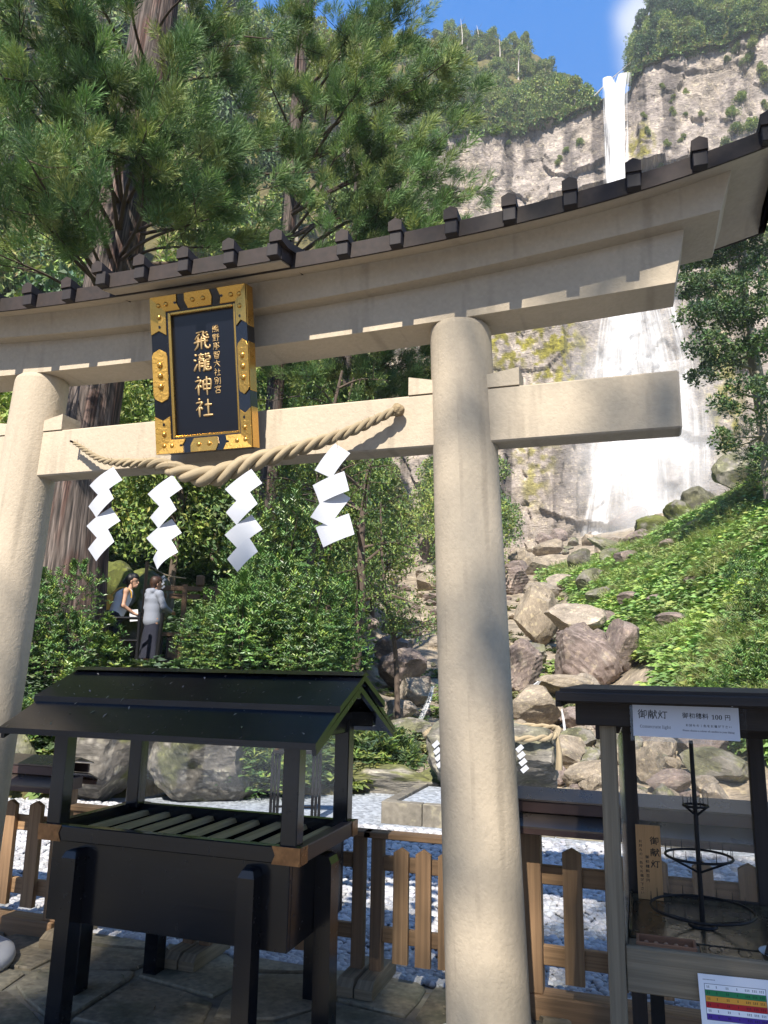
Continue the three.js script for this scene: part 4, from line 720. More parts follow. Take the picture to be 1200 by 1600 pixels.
{
  // rocks of the near stream bed
  const Rn = rng(606); let n = 0; const kinds = ['purple', 'tan', 'pale', 'grey', 'tan'];
  for (let t = 0; t < 3000 && n < 140; t++) {
    const d = mix(11.0, 19, Math.pow(Rn(), 1.2)), az = mix(-13.5, 5, Rn()), s = (0.18 + 0.62 * Math.pow(Rn(), 2)) * (0.6 + d * 0.035), p = at(az, d); if (isScree(p.x, p.z) < 0.4 || boulders.some(([x, z, r]) => Math.hypot(x - p.x, z - p.z) < r * 0.85 + s * 0.36)) continue;
    boulders.push([p.x, p.z, s * 0.5]); p.y = landH(p.x, p.z) - s * 0.14; n++; const kind = kinds[Math.floor(Rn() * 5)], list = protoRocks[kind], m = single('stream_rock', list[Math.floor(Rn() * list.length)], rockMat, 'small rounded rock packed into the near stream bed', 'rock', 'small rocks of the near stream bed');
    m.position.copy(p); m.scale.set(s * (0.5 + 0.3 * Rn()), s * (0.34 + 0.25 * Rn()), s * (0.45 + 0.2 * Rn())); m.rotation.set(0, Rn() * 6.28, (Rn() - 0.5) * 0.5, 'YXZ');
  }
  // rocks round the gravel yard
  const r1 = (n, x, z, w, h, dep, turn, label, y = -0.06, tilt = 0, geo) => { const m = single('boulder', geo || protoRocks.grey[n % 2], rockMat, label, 'boulder', 'boulders round the gravel yard'); m.position.set(x, y, z); m.scale.set(w / 2, h / 2, dep / 2); m.rotation.set(0, turn, tilt, 'YXZ'); return m; };
  const lich = makeRock(21, 'slate', { lichen: 0.6, spots: 13, moss: 0.75, detail: 26, facets: 12 }), lich2 = makeRock(22, 'slate', { lichen: 0.65, spots: 15, moss: 0.6, detail: 26, facets: 12 });
  r1(0, -6.05, -8.05, 1.9, 1.45, 1.3, 0.3, 'lichen-spotted grey boulder seen between the offering box posts', -0.1, 0, lich);
  r1(0, -4.95, -8.65, 1.7, 1.25, 1.1, 1.2, 'pale speckled boulder seen through the box\'s rear pane', -0.1, 0, lich2);
  r1(1, -7.6, -7.9, 1.8, 1.1, 1.2, 2.0, 'grey boulder with a leafy plant behind the left fence cap', -0.1);
  r1(0, -3.35, -10.0, 1.7, 0.42, 0.8, 0.1, 'long low mossy kerb stone behind the yard', -0.08, 0, makeRock(24, 'grey', { moss: 0.8, lichen: 0.5 }));
  r1(1, -2.35, -10.35, 1.2, 0.4, 0.8, 0.7, 'short mossy stone beside the roped rock', -0.08, 0, makeRock(25, 'grey', { moss: 0.8, lichen: 0.4 }));
  // sacred rock with its own rope
  const sr = makeRock(27, 'grey', { detail: 22, lichen: 0.3, moss: 0.3, facets: 5, strata: 0.25, block: 5 });
  const sacred = single('sacred_rock', sr, rockMat, 'standing grey rock girdled with a straw rope behind the pillar', 'rock'); sacred.position.set(-1.8, -0.06, -9.75); sacred.scale.set(0.8, 0.52, 0.45); sacred.rotation.y = 0.15;
  const belt = thing('rock_rope', 'twisted straw rope tied around the sacred rock', 'rope', null, [-1.8, 0, -9.75]);
  const loop = []; for (let i = 0; i <= 90; i++) { const a = i / 90 * 2 * Math.PI; { const cs = Math.cos(a), sn = Math.sin(a), q = Math.pow(Math.abs(cs) ** 4 + Math.abs(sn) ** 4, -0.25); loop.push(V(cs * q * 0.79, 0.8 - 0.05 * sn + 0.03 * cs, sn * q * 0.44)); }; }
  for (let k = 0; k < 2; k++) part(belt, 'strand', limb(loop.map((p, i) => p.clone().add(V(0, Math.cos(i * 1.1 + k * Math.PI) * 0.02, 0)).multiplyScalar(1).add(V(p.x, 0, p.z).normalize().multiplyScalar(0.012 + Math.sin(i * 1.1 + k * Math.PI) * 0.02))), loop.map(() => 0.024), 7), M.straw);
  part(belt, 'tassel', limb([V(0.82, 0.8, 0.2), V(0.84, 0.6, 0.22), V(0.83, 0.42, 0.22)], [0.02, 0.035, 0.045], 8), M.straw);
  for (const [x, lab] of [[-0.58, 'small paper streamer at the mossy end of the rock rope'], [0.42, 'small paper streamer beside the rock rope\'s tassel']]) {
    const s = thing('rock_paper_streamer', lab, 'paper streamer', 'paper streamers on the rock rope', [-1.8 + x, 0.7, -9.75 + 0.52]);
    for (let i = 0; i < 4; i++) part(s, 'paper_fold', hull([[-0.05, -0.01, 0.0], [0.02, 0.05, 0.012], [0.055, 0.01, 0.016], [-0.015, -0.05, 0.004], [-0.05, -0.01, 0.002], [0.02, 0.05, 0.014]], 0).translate(0.018 * i, -0.075 * i - 0.03, 0), M.paper);
  }
  // concrete block kerb with gravel inside
  const kb = thing('block_kerb', 'low granite block kerb filled with white gravel', 'kerb', null, [-2.64, 0, -7.95]);
  for (let i = 0; i < 7; i++) part(kb, 'block', board(0.435, 0.22, 0.12, 0.225 + i * 0.445, 0.085, -0.06, 0.006), M.granite);
  for (let i = 0; i < 3; i++) part(kb, 'block', board(0.12, 0.22, 0.435, 0.065, 0.085, -0.35 - i * 0.445, 0.006), M.granite);
  part(kb, 'gravel_fill', board(3.0, 0.16, 1.3, 1.63, 0.085, -0.775, 0.01), M.gravel);
}

// ---------------------------------------------------------------- cliff, mountain, waterfall
const RIM = [[-120, 170], [-80, 160], [-45, 153], [-25, 150], [-10, 153], [-4, 153.5], [-2.4, 155], [0.6, 153.6], [4.6, 156.2], [6, 161], [15, 164], [28, 163], [45, 166], [90, 175]];
const rimH = (x) => lerpTable(RIM, x);
const cell = (x, y, s) => { let best = 9, second = 9, id = [0, 0], ox = 0, oy = 0; const xi = Math.floor(x), yi = Math.floor(y); for (let a = -1; a <= 1; a++) for (let b = -1; b <= 1; b++) { const i = xi + a, j = yi + b, cx = i + 0.15 + 0.7 * hash(i, j, 1, s), cy = j + 0.15 + 0.7 * hash(i, j, 2, s), d = Math.max(Math.abs(x - cx), Math.abs(y - cy)) * 0.7 + 0.3 * Math.hypot(x - cx, y - cy); if (d < best) { second = best; best = d; id = [i, j]; ox = x - cx; oy = y - cy; } else if (d < second) second = d; } return [hash(id[0], id[1], 3, s), second - best, ox, oy, hash(id[0], id[1], 4, s), hash(id[0], id[1], 5, s)]; };
function cliffZ(x, h) {
  const t = h / 160, wx = x + 3 * (fbm(x * 0.05, h * 0.05, 1, 3, 500) - 0.5), wh = h + 0.16 * x + 5 * (fbm(x * 0.04, h * 0.04, 2, 3, 510) - 0.5);
  const A = cell(wx * 0.06, wh * 0.055, 11), B = cell(wx * 0.17, wh * 0.11, 12), C = cell(wx * 0.55, wh * 0.28, 13);
  let z = -178 - 12 * sstep(0.15, 1, t);
  z += 3.0 * (A[0] - 0.5) + A[2] * 2.6 * (A[4] - 0.5) + A[3] * 2.2 * (A[5] - 0.3);
  z += 1.5 * (B[0] - 0.5) + B[2] * 1.6 * (B[4] - 0.5) + B[3] * 1.3 * (B[5] - 0.3);
  z += 0.5 * (C[0] - 0.5) + C[2] * 0.5 * (C[4] - 0.5) - 0.2 * sstep(0.06, 0, C[1]) - 0.5 * sstep(0.04, 0, B[1]) + 0.9 * (fbm(x * 0.3, h * 0.12, 4, 4, 525) - 0.5);
  // overhanging bedding ledges that climb to the right
  for (const [y0, k, dep, reach] of [[128, 0.14, 3.0, 1], [113, 0.1, 2.2, 1], [100, 0.05, 1.4, 1]]) { const e = h - (y0 + k * x + 3 * (fbm(x * 0.09, y0, 3, 3, 520) - 0.5)); z += dep * sstep(-9, 0.3, -Math.abs(e + 5)) * 0 + (e > 0 ? dep * Math.exp(-e / 9) : -dep * 0.5 * Math.exp(e / 4)) * sstep(0.28, 0.5, fbm(x * 0.06, y0, 7, 2, 530)) * reach; }
  // vertical flutes low down left of the water
  z += 0.9 * (vnoise(x * 0.55, h * 0.03, 6, 540) - 0.5) * sstep(95, 60, h);
  z += 3.5 * sstep(60, 28, h);
  return z;
}
{
  const X0 = -100, X1 = 66, NX = 420, NH = 300, pos = [], col = [], uv = [], idx = [];
  for (let i = 0; i <= NX; i++) { const x = mix(X0, X1, i / NX), top = rimH(x); for (let j = 0; j <= NH; j++) {
    const h = mix(20, top, j / NH); pos.push(x, h, cliffZ(x, h)); uv.push(x / 4, h / 4);
    const n = fbm(x * 0.08, h * 0.08, 4, 5, 600), st = sstep(0.5, 0.66, fbm(x * 0.42, h * 0.035, 8, 4, 610)), B = cell(x * 0.16, h * 0.13, 14), w = sstep(0.52, 0.62, fbm(x * 0.13, h * 0.1, 9, 4, 620));
    let c = [0.4 + 0.2 * n + 0.1 * (B[0] - 0.5), 0.355 + 0.185 * n + 0.09 * (B[0] - 0.5), 0.335 + 0.17 * n + 0.07 * (B[0] - 0.5)];
    c = c.map((q, k) => mix(q, [0.52, 0.45, 0.36][k], 0.4 * w)); c = c.map((q, k) => mix(q, [0.15, 0.13, 0.125][k], 0.85 * st * sstep(0.36, 0.5, fbm(x * 0.1, h * 0.03, 5, 3, 615))));
    // wet rock at the foot of the falls, yellow-green moss beside the water
    const wet = sstep(24, 14, Math.abs(x - 2)) * sstep(100, 80, h); c = c.map((q, k) => mix(q, [0.27, 0.245, 0.235][k], wet * 0.6));
    const ms = (cx, ch, r, a) => a * sstep(1, 0.45, Math.hypot((x - cx) / r[0], (h - ch) / r[1]) + 0.7 * (fbm(x * 0.5, h * 0.35, 2, 4, 640) - 0.5));
    const m = Math.max(ms(-17, 78, [9, 22], 1), ms(-22, 55, [6, 20], 0.75), ms(21, 62, [5, 20], 0.95), ms(6.5, 138, [4, 10], 0.9), ms(9, 124, [7, 5], 0.8), ms(-27, 84, [9, 12], 1));
    c = c.map((q, k) => mix(q, [0.3, 0.28, 0.035][k], m * sstep(0.4, 0.55, fbm(x * 0.7, h * 0.6, 3, 4, 650))));
    col.push(...c);
  } }
  for (let i = 0; i < NX; i++) for (let j = 0; j < NH; j++) { const a = i * (NH + 1) + j, b = a + NH + 1; idx.push(a, b, a + 1, a + 1, b, b + 1); }
  let g = new THREE.BufferGeometry(); g.setAttribute('position', new THREE.Float32BufferAttribute(pos, 3)); g.setAttribute('uv', new THREE.Float32BufferAttribute(uv, 2)); g.setAttribute('color', new THREE.Float32BufferAttribute(col, 3)); g.setIndex(idx); g.computeVertexNormals();
  structure('cliff', g, mat(1.1, 1.1, 1.1, { vertexColors: true, map: T.rock, bumpMap: T.rockBump, bumpScale: 0.7, roughness: 0.95 }));
}
const backSlope = (x) => lerpTable([[-120, 1.6], [-45, 1.5], [-25, 1.3], [-12, 0.85], [-5, 0.3], [3, 0.12], [7, 0.9], [15, 1.25], [90, 1.3]], x);
const topH = (x, b) => rimH(x) - 0.6 + backSlope(x) * b + 3 * (fbm(x * 0.05, b * 0.05, 2, 4, 700) - 0.5) * sstep(0, 8, b);   // b metres behind the rim
{
  const pos = [], col = [], uv = [], idx = [], NX = 150, NB = 27;
  for (let i = 0; i <= NX; i++) { const x = mix(-120, 90, i / NX); for (let j = 0; j <= NB; j++) { const b = j * 2.2 - 1.5, h = topH(x, Math.max(0, b)), n = fbm(x * 0.2, b * 0.2, 4, 3, 710); pos.push(x, h, cliffZ(x, rimH(x)) - b); uv.push(x, b); col.push(0.1 + 0.12 * n, 0.1 + 0.09 * n, 0.05); } }
  for (let i = 0; i < NX; i++) for (let j = 0; j < NB; j++) { const a = i * (NB + 1) + j, b = a + NB + 1; idx.push(a, b, a + 1, a + 1, b, b + 1); }
  const g = new THREE.BufferGeometry(); g.setAttribute('position', new THREE.Float32BufferAttribute(pos, 3)); g.setAttribute('uv', new THREE.Float32BufferAttribute(uv, 2)); g.setAttribute('color', new THREE.Float32BufferAttribute(col, 3)); g.setIndex(idx); g.computeVertexNormals();
  structure('mountain_top', g, mat(1, 1, 1, { vertexColors: true, map: T.rock, roughness: 1, side: THREE.DoubleSide }));
}
{
  // the water breaks into threads: torn at both sides, streaked along the fall
  const veil = (lo, hi, seed, fx, ragged) => tex(512, 1024, (u, v) => { const w = u + 0.05 * (tnoise(u, v, 4, 6, 4, seed + 5) - 0.5), a = tnoise(w, v, fx, 4, 4, seed), b = tnoise(w, v, fx * 3, 9, 3, seed + 3), m = tnoise(u, v, 4, 7, 4, seed + 8), e = Math.min(u, 1 - u) / ragged, n = 0.42 * a + 0.24 * b + 0.34 * m; return gray(sstep(lo, hi, n - 0.34 * Math.pow(clamp(1 - e), 1.4))); }, false);
  const water = (lo, hi, seed, fx, ragged = 0.3, c = 0.8) => mat(c, c, c * 1.01, { roughness: 0.9, transparent: true, alphaMap: veil(lo, hi, seed, fx, ragged), side: THREE.DoubleSide });
  const fall = thing('waterfall', 'tall white waterfall dropping down the pale cliff', 'waterfall');
  function sheetOf(edges, off, m, name, bulge = 0) {                 // edges: [height, left x, right x]
    const NX = 30, NH = 150, pos = [], uv = [], idx = [], top = edges[0][0], bot = edges[edges.length - 1][0];
    const L = edges.map((e) => [-e[0], e[1]]), Rr = edges.map((e) => [-e[0], e[2]]);
    for (let j = 0; j <= NH; j++) { const h = mix(top, bot, j / NH), a = lerpTable(L, -h), b = lerpTable(Rr, -h); for (let i = 0; i <= NX; i++) { const x = mix(a, b, i / NX), free = sstep(90, 118, h), zc = mix(cliffZ(x, h), -184.5, free); pos.push(x, h, zc + off + (bulge ? bulge * Math.sin(Math.PI * i / NX) : 0) + 0.5 * (vnoise(x * 0.8, h * 0.1, off, 44) - 0.5)); uv.push(i / NX, h / 75); } }
    for (let j = 0; j < NH; j++) for (let i = 0; i < NX; i++) { const a = j * (NX + 1) + i, b = a + NX + 1; idx.push(a, b, a + 1, a + 1, b, b + 1); }
    const g = new THREE.BufferGeometry(); g.setAttribute('position', new THREE.Float32BufferAttribute(pos, 3)); g.setAttribute('uv', new THREE.Float32BufferAttribute(uv, 2)); g.setIndex(idx); g.computeVertexNormals(); part(fall, name, g, m);
  }
  const jet = water(0.32, 0.56, 801, 9, 0.36), jet2 = water(0.3, 0.58, 871, 14, 0.4, 0.72), dense = water(0.3, 0.64, 811, 12, 0.42), mid = water(0.34, 0.78, 821, 18, 0.42, 0.74), thin = water(0.38, 0.82, 841, 26, 0.34, 0.7);
  sheetOf([[155.2, -2.9, 0.9], [150, -3.5, 3.6], [120, -4.0, 3.2], [96, -5.0, 4.2]], 1.6, jet, 'falling_stream', 0.8);
  sheetOf([[156, 0.5, 5.4], [150, -2.2, 5.2], [120, -3.4, 4.0], [96, -4.6, 5.2]], 1.0, jet2, 'falling_stream', 0.5);
  sheetOf([[102, -4.4, 4.2], [92, -6.4, 6], [78, -9.4, 7.4], [64, -10.4, 6.4], [53, -10.4, 3.6], [40, -12, -1], [29, -14, -2.6]], 1.3, dense, 'spreading_sheet', 0.6);
  sheetOf([[98, -3.4, 5], [78, -7, 5.4], [62, -8, 6.4], [50, -3.2, 8], [40, -2.4, 8.4], [28, -3.2, 10]], 1.1, dense, 'spreading_sheet', 0.4);
  sheetOf([[100, -5.4, 9], [84, -9.4, 15], [68, -12.5, 19], [50, -14.6, 19.6], [28, -15.5, 18.5]], 0.7, mid, 'spray_veil');
  sheetOf([[96, 1, 15], [75, 1, 20.5], [50, 1, 20.4], [28, 2, 18]], 0.9, thin, 'spray_veil');
  sheetOf([[92, -7, 6], [70, -13, 10], [50, -14.5, 12], [28, -15, 13]], 1.7, thin, 'spray_veil');
  // drifting spray in front of the lower fall: soft, thin, uneven
  const spray = (seed, a) => mat(0.8, 0.81, 0.83, { roughness: 1, transparent: true, side: THREE.DoubleSide, alphaMap: tex(256, 512, (u, v) => { const n = tnoise(u, v, 4, 5, 5, seed), e = sstep(0, 0.35, Math.min(u, 1 - u)) * sstep(0, 0.22, v) * sstep(1, 0.75, v); return gray(a * e * sstep(0.2, 0.85, n)); }, false) });
  const cloudOf = (x0, x1, h0, h1, off, m) => { const g = new THREE.PlaneGeometry(x1 - x0, h1 - h0, 24, 24), p = g.attributes.position; for (let i = 0; i < p.count; i++) { const x = p.getX(i) + (x0 + x1) / 2, h = p.getY(i) + (h0 + h1) / 2; p.setXYZ(i, x, h, -181 + 9 * (1 - sstep(28, 100, h)) + off + 2 * (fbm(x * 0.1, h * 0.1, off, 3, 880) - 0.5)); } g.computeVertexNormals(); part(fall, 'spray_drift', g, m); };
  cloudOf(-17, 22, 22, 96, 3, spray(881, 0.32)); cloudOf(-20, 26, 20, 78, 6, spray(882, 0.24)); cloudOf(-16, 20, 18, 56, 9, spray(883, 0.3));
  // small cascades between the boulders
  const foam = water(0.36, 0.6, 861, 10, 0.5, 0.7);
  const cascade = (pts, w, label) => {
    const pos = [], uv = [], idx = [], line = smoothLine(pts, 22), N = 6;
    line.forEach((p, i) => { const ww = w * (0.45 + 0.4 * i / 22 + 0.5 * vnoise(i * 0.5, w, 3)), out = V(-p.x, 0, -p.z).normalize(), side = V(0, 1, 0).cross(out); for (let k = 0; k <= N; k++) { const s = (k / N - 0.5) * ww, q = p.clone().addScaledVector(side, s).addScaledVector(out, 0.12 * ww * Math.cos(s / ww * 3)); pos.push(q.x, q.y, q.z); uv.push(k / N, i / 22 * 0.12 + w); } });
    for (let i = 0; i < 22; i++) for (let k = 0; k < N; k++) { const a = i * (N + 1) + k, b = a + N + 1; idx.push(a, b, a + 1, a + 1, b, b + 1); }
    const g = new THREE.BufferGeometry(); g.setAttribute('position', new THREE.Float32BufferAttribute(pos, 3)); g.setAttribute('uv', new THREE.Float32BufferAttribute(uv, 2)); g.setIndex(idx); g.computeVertexNormals();
    single('cascade', g, foam, label, 'cascade', 'small cascades between the boulders');
  };
  const sight = (az, el, d) => { const p = at(az, d); p.y = 1.55 + d * Math.tan(rad(el)); return p; };
  cascade([sight(-7.0, -0.7, 19.5), sight(-7.5, -1.2, 19), sight(-8.1, -1.9, 18.4), sight(-8.6, -2.5, 18)], 0.4, 'white cascade pouring off between tan boulders beside the pillar');
  cascade([sight(-5.5, -2.6, 15.5), sight(-5.35, -3.6, 15), sight(-5.3, -4.8, 14.6), sight(-5.3, -5.8, 14.2)], 0.13, 'thin trickle falling left of the candle stand');
  cascade([sight(-14.7, -1.2, 18), sight(-15.0, -2.2, 17.4), sight(-15.4, -3.2, 17), sight(-15.8, -4.1, 16.6)], 0.26, 'small cascade behind the right pillar\'s left edge');
  cascade([sight(-7.2, 6.1, 62), sight(-7.2, 5.7, 60.5), sight(-7.3, 5.3, 60)], 1.3, 'little waterfall among the upper scree boulders');
  cascade([sight(4.6, -4.4, 15.2), sight(4.9, -5.3, 14.8), sight(5.1, -6.2, 14.5)], 0.16, 'trickle seen blurred through the stand\'s rear pane');
}
// ---------------------------------------------------------------- foliage
class Leaves {
  constructor() { this.p = []; this.c = []; this.i = []; }
  leaf(pos, dir, nrm, len, wid, col, fold = 0.15) {                   // a folded pointed leaf
    const s = dir.clone().cross(nrm).normalize(), n = s.clone().cross(dir).normalize(), k = this.p.length / 3, mid = pos.clone().addScaledVector(dir, len * 0.45);
    const add = (q) => this.p.push(q.x, q.y, q.z);
    add(pos); add(mid.clone().addScaledVector(s, wid / 2).addScaledVector(n, wid * fold)); add(pos.clone().addScaledVector(dir, len).addScaledVector(n, -len * 0.1)); add(mid.clone().addScaledVector(s, -wid / 2).addScaledVector(n, wid * fold));
    for (let j = 0; j < 4; j++) this.c.push(...col); this.i.push(k, k + 1, k + 2, k, k + 2, k + 3);
  }
  needle(pos, dir, len, wid, col, side) { const k = this.p.length / 3, m = pos.clone().addScaledVector(dir, len * 0.4); for (const q of [pos, m.clone().addScaledVector(side, wid / 2), pos.clone().addScaledVector(dir, len), m.clone().addScaledVector(side, -wid / 2)]) this.p.push(q.x, q.y, q.z); for (let j = 0; j < 4; j++) this.c.push(...col); this.i.push(k, k + 1, k + 2, k, k + 2, k + 3); }
  geometry() { let g = new THREE.BufferGeometry(); g.setAttribute('position', new THREE.Float32BufferAttribute(this.p, 3)); g.setAttribute('color', new THREE.Float32BufferAttribute(this.c, 3)); g.setIndex(this.i); g = g.toNonIndexed(); g.computeVertexNormals(); return g; }
}
const randDir = (R, up = 0) => { const y = R() * 2 - 1 + up, a = R() * 6.2832; const r = Math.sqrt(Math.max(0, 1 - clamp(y, -1, 1) ** 2)); return V(r * Math.cos(a), y, r * Math.sin(a)).normalize(); };
const leafMat = (o = {}) => { const m = new THREE.MeshPhysicalMaterial({ roughness: 0.75, vertexColors: true, side: THREE.DoubleSide, transmission: 0.38, thickness: 0, ...o }); return m; };
const leafM = leafMat(), glossyM = leafMat({ roughness: 0.42, transmission: 0.18 }), needleM = leafMat({ roughness: 0.8, transmission: 0.22 });
const twig = mat(0.09, 0.065, 0.05, { map: T.grain, roughness: 0.95 }), paleTwig = mat(0.36, 0.33, 0.29, { map: T.grain, roughness: 0.95 }), trunkM = mat(0.15, 0.115, 0.095, { map: T.grain, bumpMap: T.grainBump, bumpScale: 0.01, roughness: 0.95 });
const pick = (R, cols, v = 0.25) => { const c = cols[Math.floor(R() * cols.length)], k = 1 - v + 2 * v * R(); return [c[0] * k * (0.92 + 0.16 * R()), c[1] * k, c[2] * k * (0.85 + 0.3 * R())]; };
const GREEN = { bright: [[0.22, 0.3, 0.05], [0.27, 0.33, 0.065], [0.16, 0.26, 0.045]], mid: [[0.1, 0.19, 0.045], [0.13, 0.21, 0.05], [0.085, 0.16, 0.042]], dark: [[0.05, 0.11, 0.045], [0.065, 0.13, 0.05], [0.04, 0.085, 0.038]], olive: [[0.2, 0.21, 0.065], [0.24, 0.22, 0.08], [0.15, 0.18, 0.055]], cedar: [[0.12, 0.22, 0.06], [0.155, 0.26, 0.07], [0.085, 0.17, 0.05], [0.23, 0.29, 0.075]], lime: [[0.34, 0.42, 0.08], [0.4, 0.45, 0.1], [0.28, 0.38, 0.07]] };

// a crown made of many leaf clumps spread through uneven lobes, with limbs inside
function makeCrown(seed, { w = 5, h = 5, base = 2, lobes = 12, clumps = 900, per = 1, size = 0.5, aspect = 0.55, cols = GREEN.mid, shell = 0.45, flat = 0.8 }) {
  const R = rng(seed), L = new Leaves(), lb = [];
  for (let i = 0; i < lobes; i++) { const a = R() * 6.28, t = R(), r = Math.sqrt(R()) * w * 0.36 * (1.15 - 0.75 * t); lb.push([V(Math.cos(a) * r, base + h * (0.14 + 0.74 * t), Math.sin(a) * r), (0.16 + 0.13 * R()) * w * (1.12 - 0.45 * t)]); }
  for (let i = 0; i < clumps; i++) {
    const [c, r] = lb[Math.floor(R() * lobes)], d = randDir(R, 0.15), q = c.clone().addScaledVector(V(d.x, d.y * flat, d.z), r * (1 - shell * R() * R()) * (0.82 + 0.36 * fbm(d.x * 3 + c.x, d.y * 3, d.z * 3, 2, seed)));
    const tone = pick(R, cols);
    for (let k = 0; k < per; k++) { const o = q.clone().addScaledVector(randDir(R), size * (per > 1 ? 0.8 : 0)), dir = d.clone().multiplyScalar(0.5).add(randDir(R)).add(V(0, -0.15, 0)).normalize(), n = d.clone().multiplyScalar(0.7).add(V(0, 0.9, 0)).addScaledVector(randDir(R), 0.7).normalize(); L.leaf(o, dir, n, size * (0.7 + 0.6 * R()), size * aspect * (0.7 + 0.6 * R()), tone.map((v) => v * (0.85 + 0.3 * R()))); }
  }
  const limbs = []; limbs.push(limb([V(0, -0.4, 0), V(0.06 * w * (R() - 0.5), base * 0.6, 0), V(0.1 * w * (R() - 0.5), base + h * 0.35, 0.1 * w * (R() - 0.5)), V(0, base + h * 0.75, 0)], [0.035 * w, 0.028 * w, 0.017 * w, 0.005 * w], 7));
  lb.slice(0, 8).forEach(([c, r]) => { const s = V(0, mix(base * 0.7, c.y, 0.5), 0), m = s.clone().lerp(c, 0.55); m.y -= 0.03 * w; limbs.push(limb([s, m, c.clone().addScaledVector(randDir(R), r * 0.4)], [0.012 * w, 0.008 * w, 0.003 * w], 5)); });
  return { crown: L.geometry(), trunk: merged(limbs) };
}
function treeProto(name, spec, bark = trunkM, m = leafM) { const { crown, trunk } = makeCrown(spec.seed, spec), g = new THREE.Group(); g.name = name; part(g, 'trunk', trunk, bark); part(g, 'crown', crown, m); return g; }
function plant(proto, p, s, turn, label, category, group, sy = 1, name) { const c = proto.clone(); c.name = numbered(name || proto.name); c.userData = {}; tag(c, label, category, group); c.position.copy(p); c.scale.set(s, s * sy, s); c.rotation.y = turn; scene.add(c); return c; }

const far = [
  treeProto('hillside_tree', { seed: 11, w: 6, h: 5.4, base: 1.0, clumps: 2200, size: 0.44, cols: [...GREEN.mid, ...GREEN.bright, ...GREEN.lime] }, paleTwig),
  treeProto('hillside_tree', { seed: 12, w: 5, h: 6.4, base: 0.9, clumps: 2100, size: 0.4, cols: [...GREEN.bright, ...GREEN.olive, ...GREEN.lime] }, paleTwig),
  treeProto('hillside_tree', { seed: 13, w: 6, h: 4.6, base: 0.8, clumps: 2100, size: 0.42, cols: [...GREEN.olive, ...GREEN.bright, ...GREEN.mid] }, paleTwig),
];
const farDark = treeProto('hillside_tree', { seed: 14, w: 5.4, h: 7, base: 1.0, clumps: 2200, size: 0.46, cols: [...GREEN.mid, ...GREEN.dark] });
const near = [
  treeProto('wood_tree', { seed: 21, w: 5, h: 5, base: 1.8, lobes: 22, clumps: 2600, per: 3, size: 0.2, cols: [...GREEN.mid, ...GREEN.bright, ...GREEN.lime] }),
  treeProto('wood_tree', { seed: 22, w: 5, h: 6, base: 1.6, lobes: 24, clumps: 2600, per: 3, size: 0.19, cols: [...GREEN.bright, ...GREEN.lime] }),
  treeProto('wood_tree', { seed: 23, w: 5, h: 5, base: 1.4, lobes: 22, clumps: 2600, per: 3, size: 0.2, cols: [...GREEN.mid, ...GREEN.bright, GREEN.dark[1]] }),
];
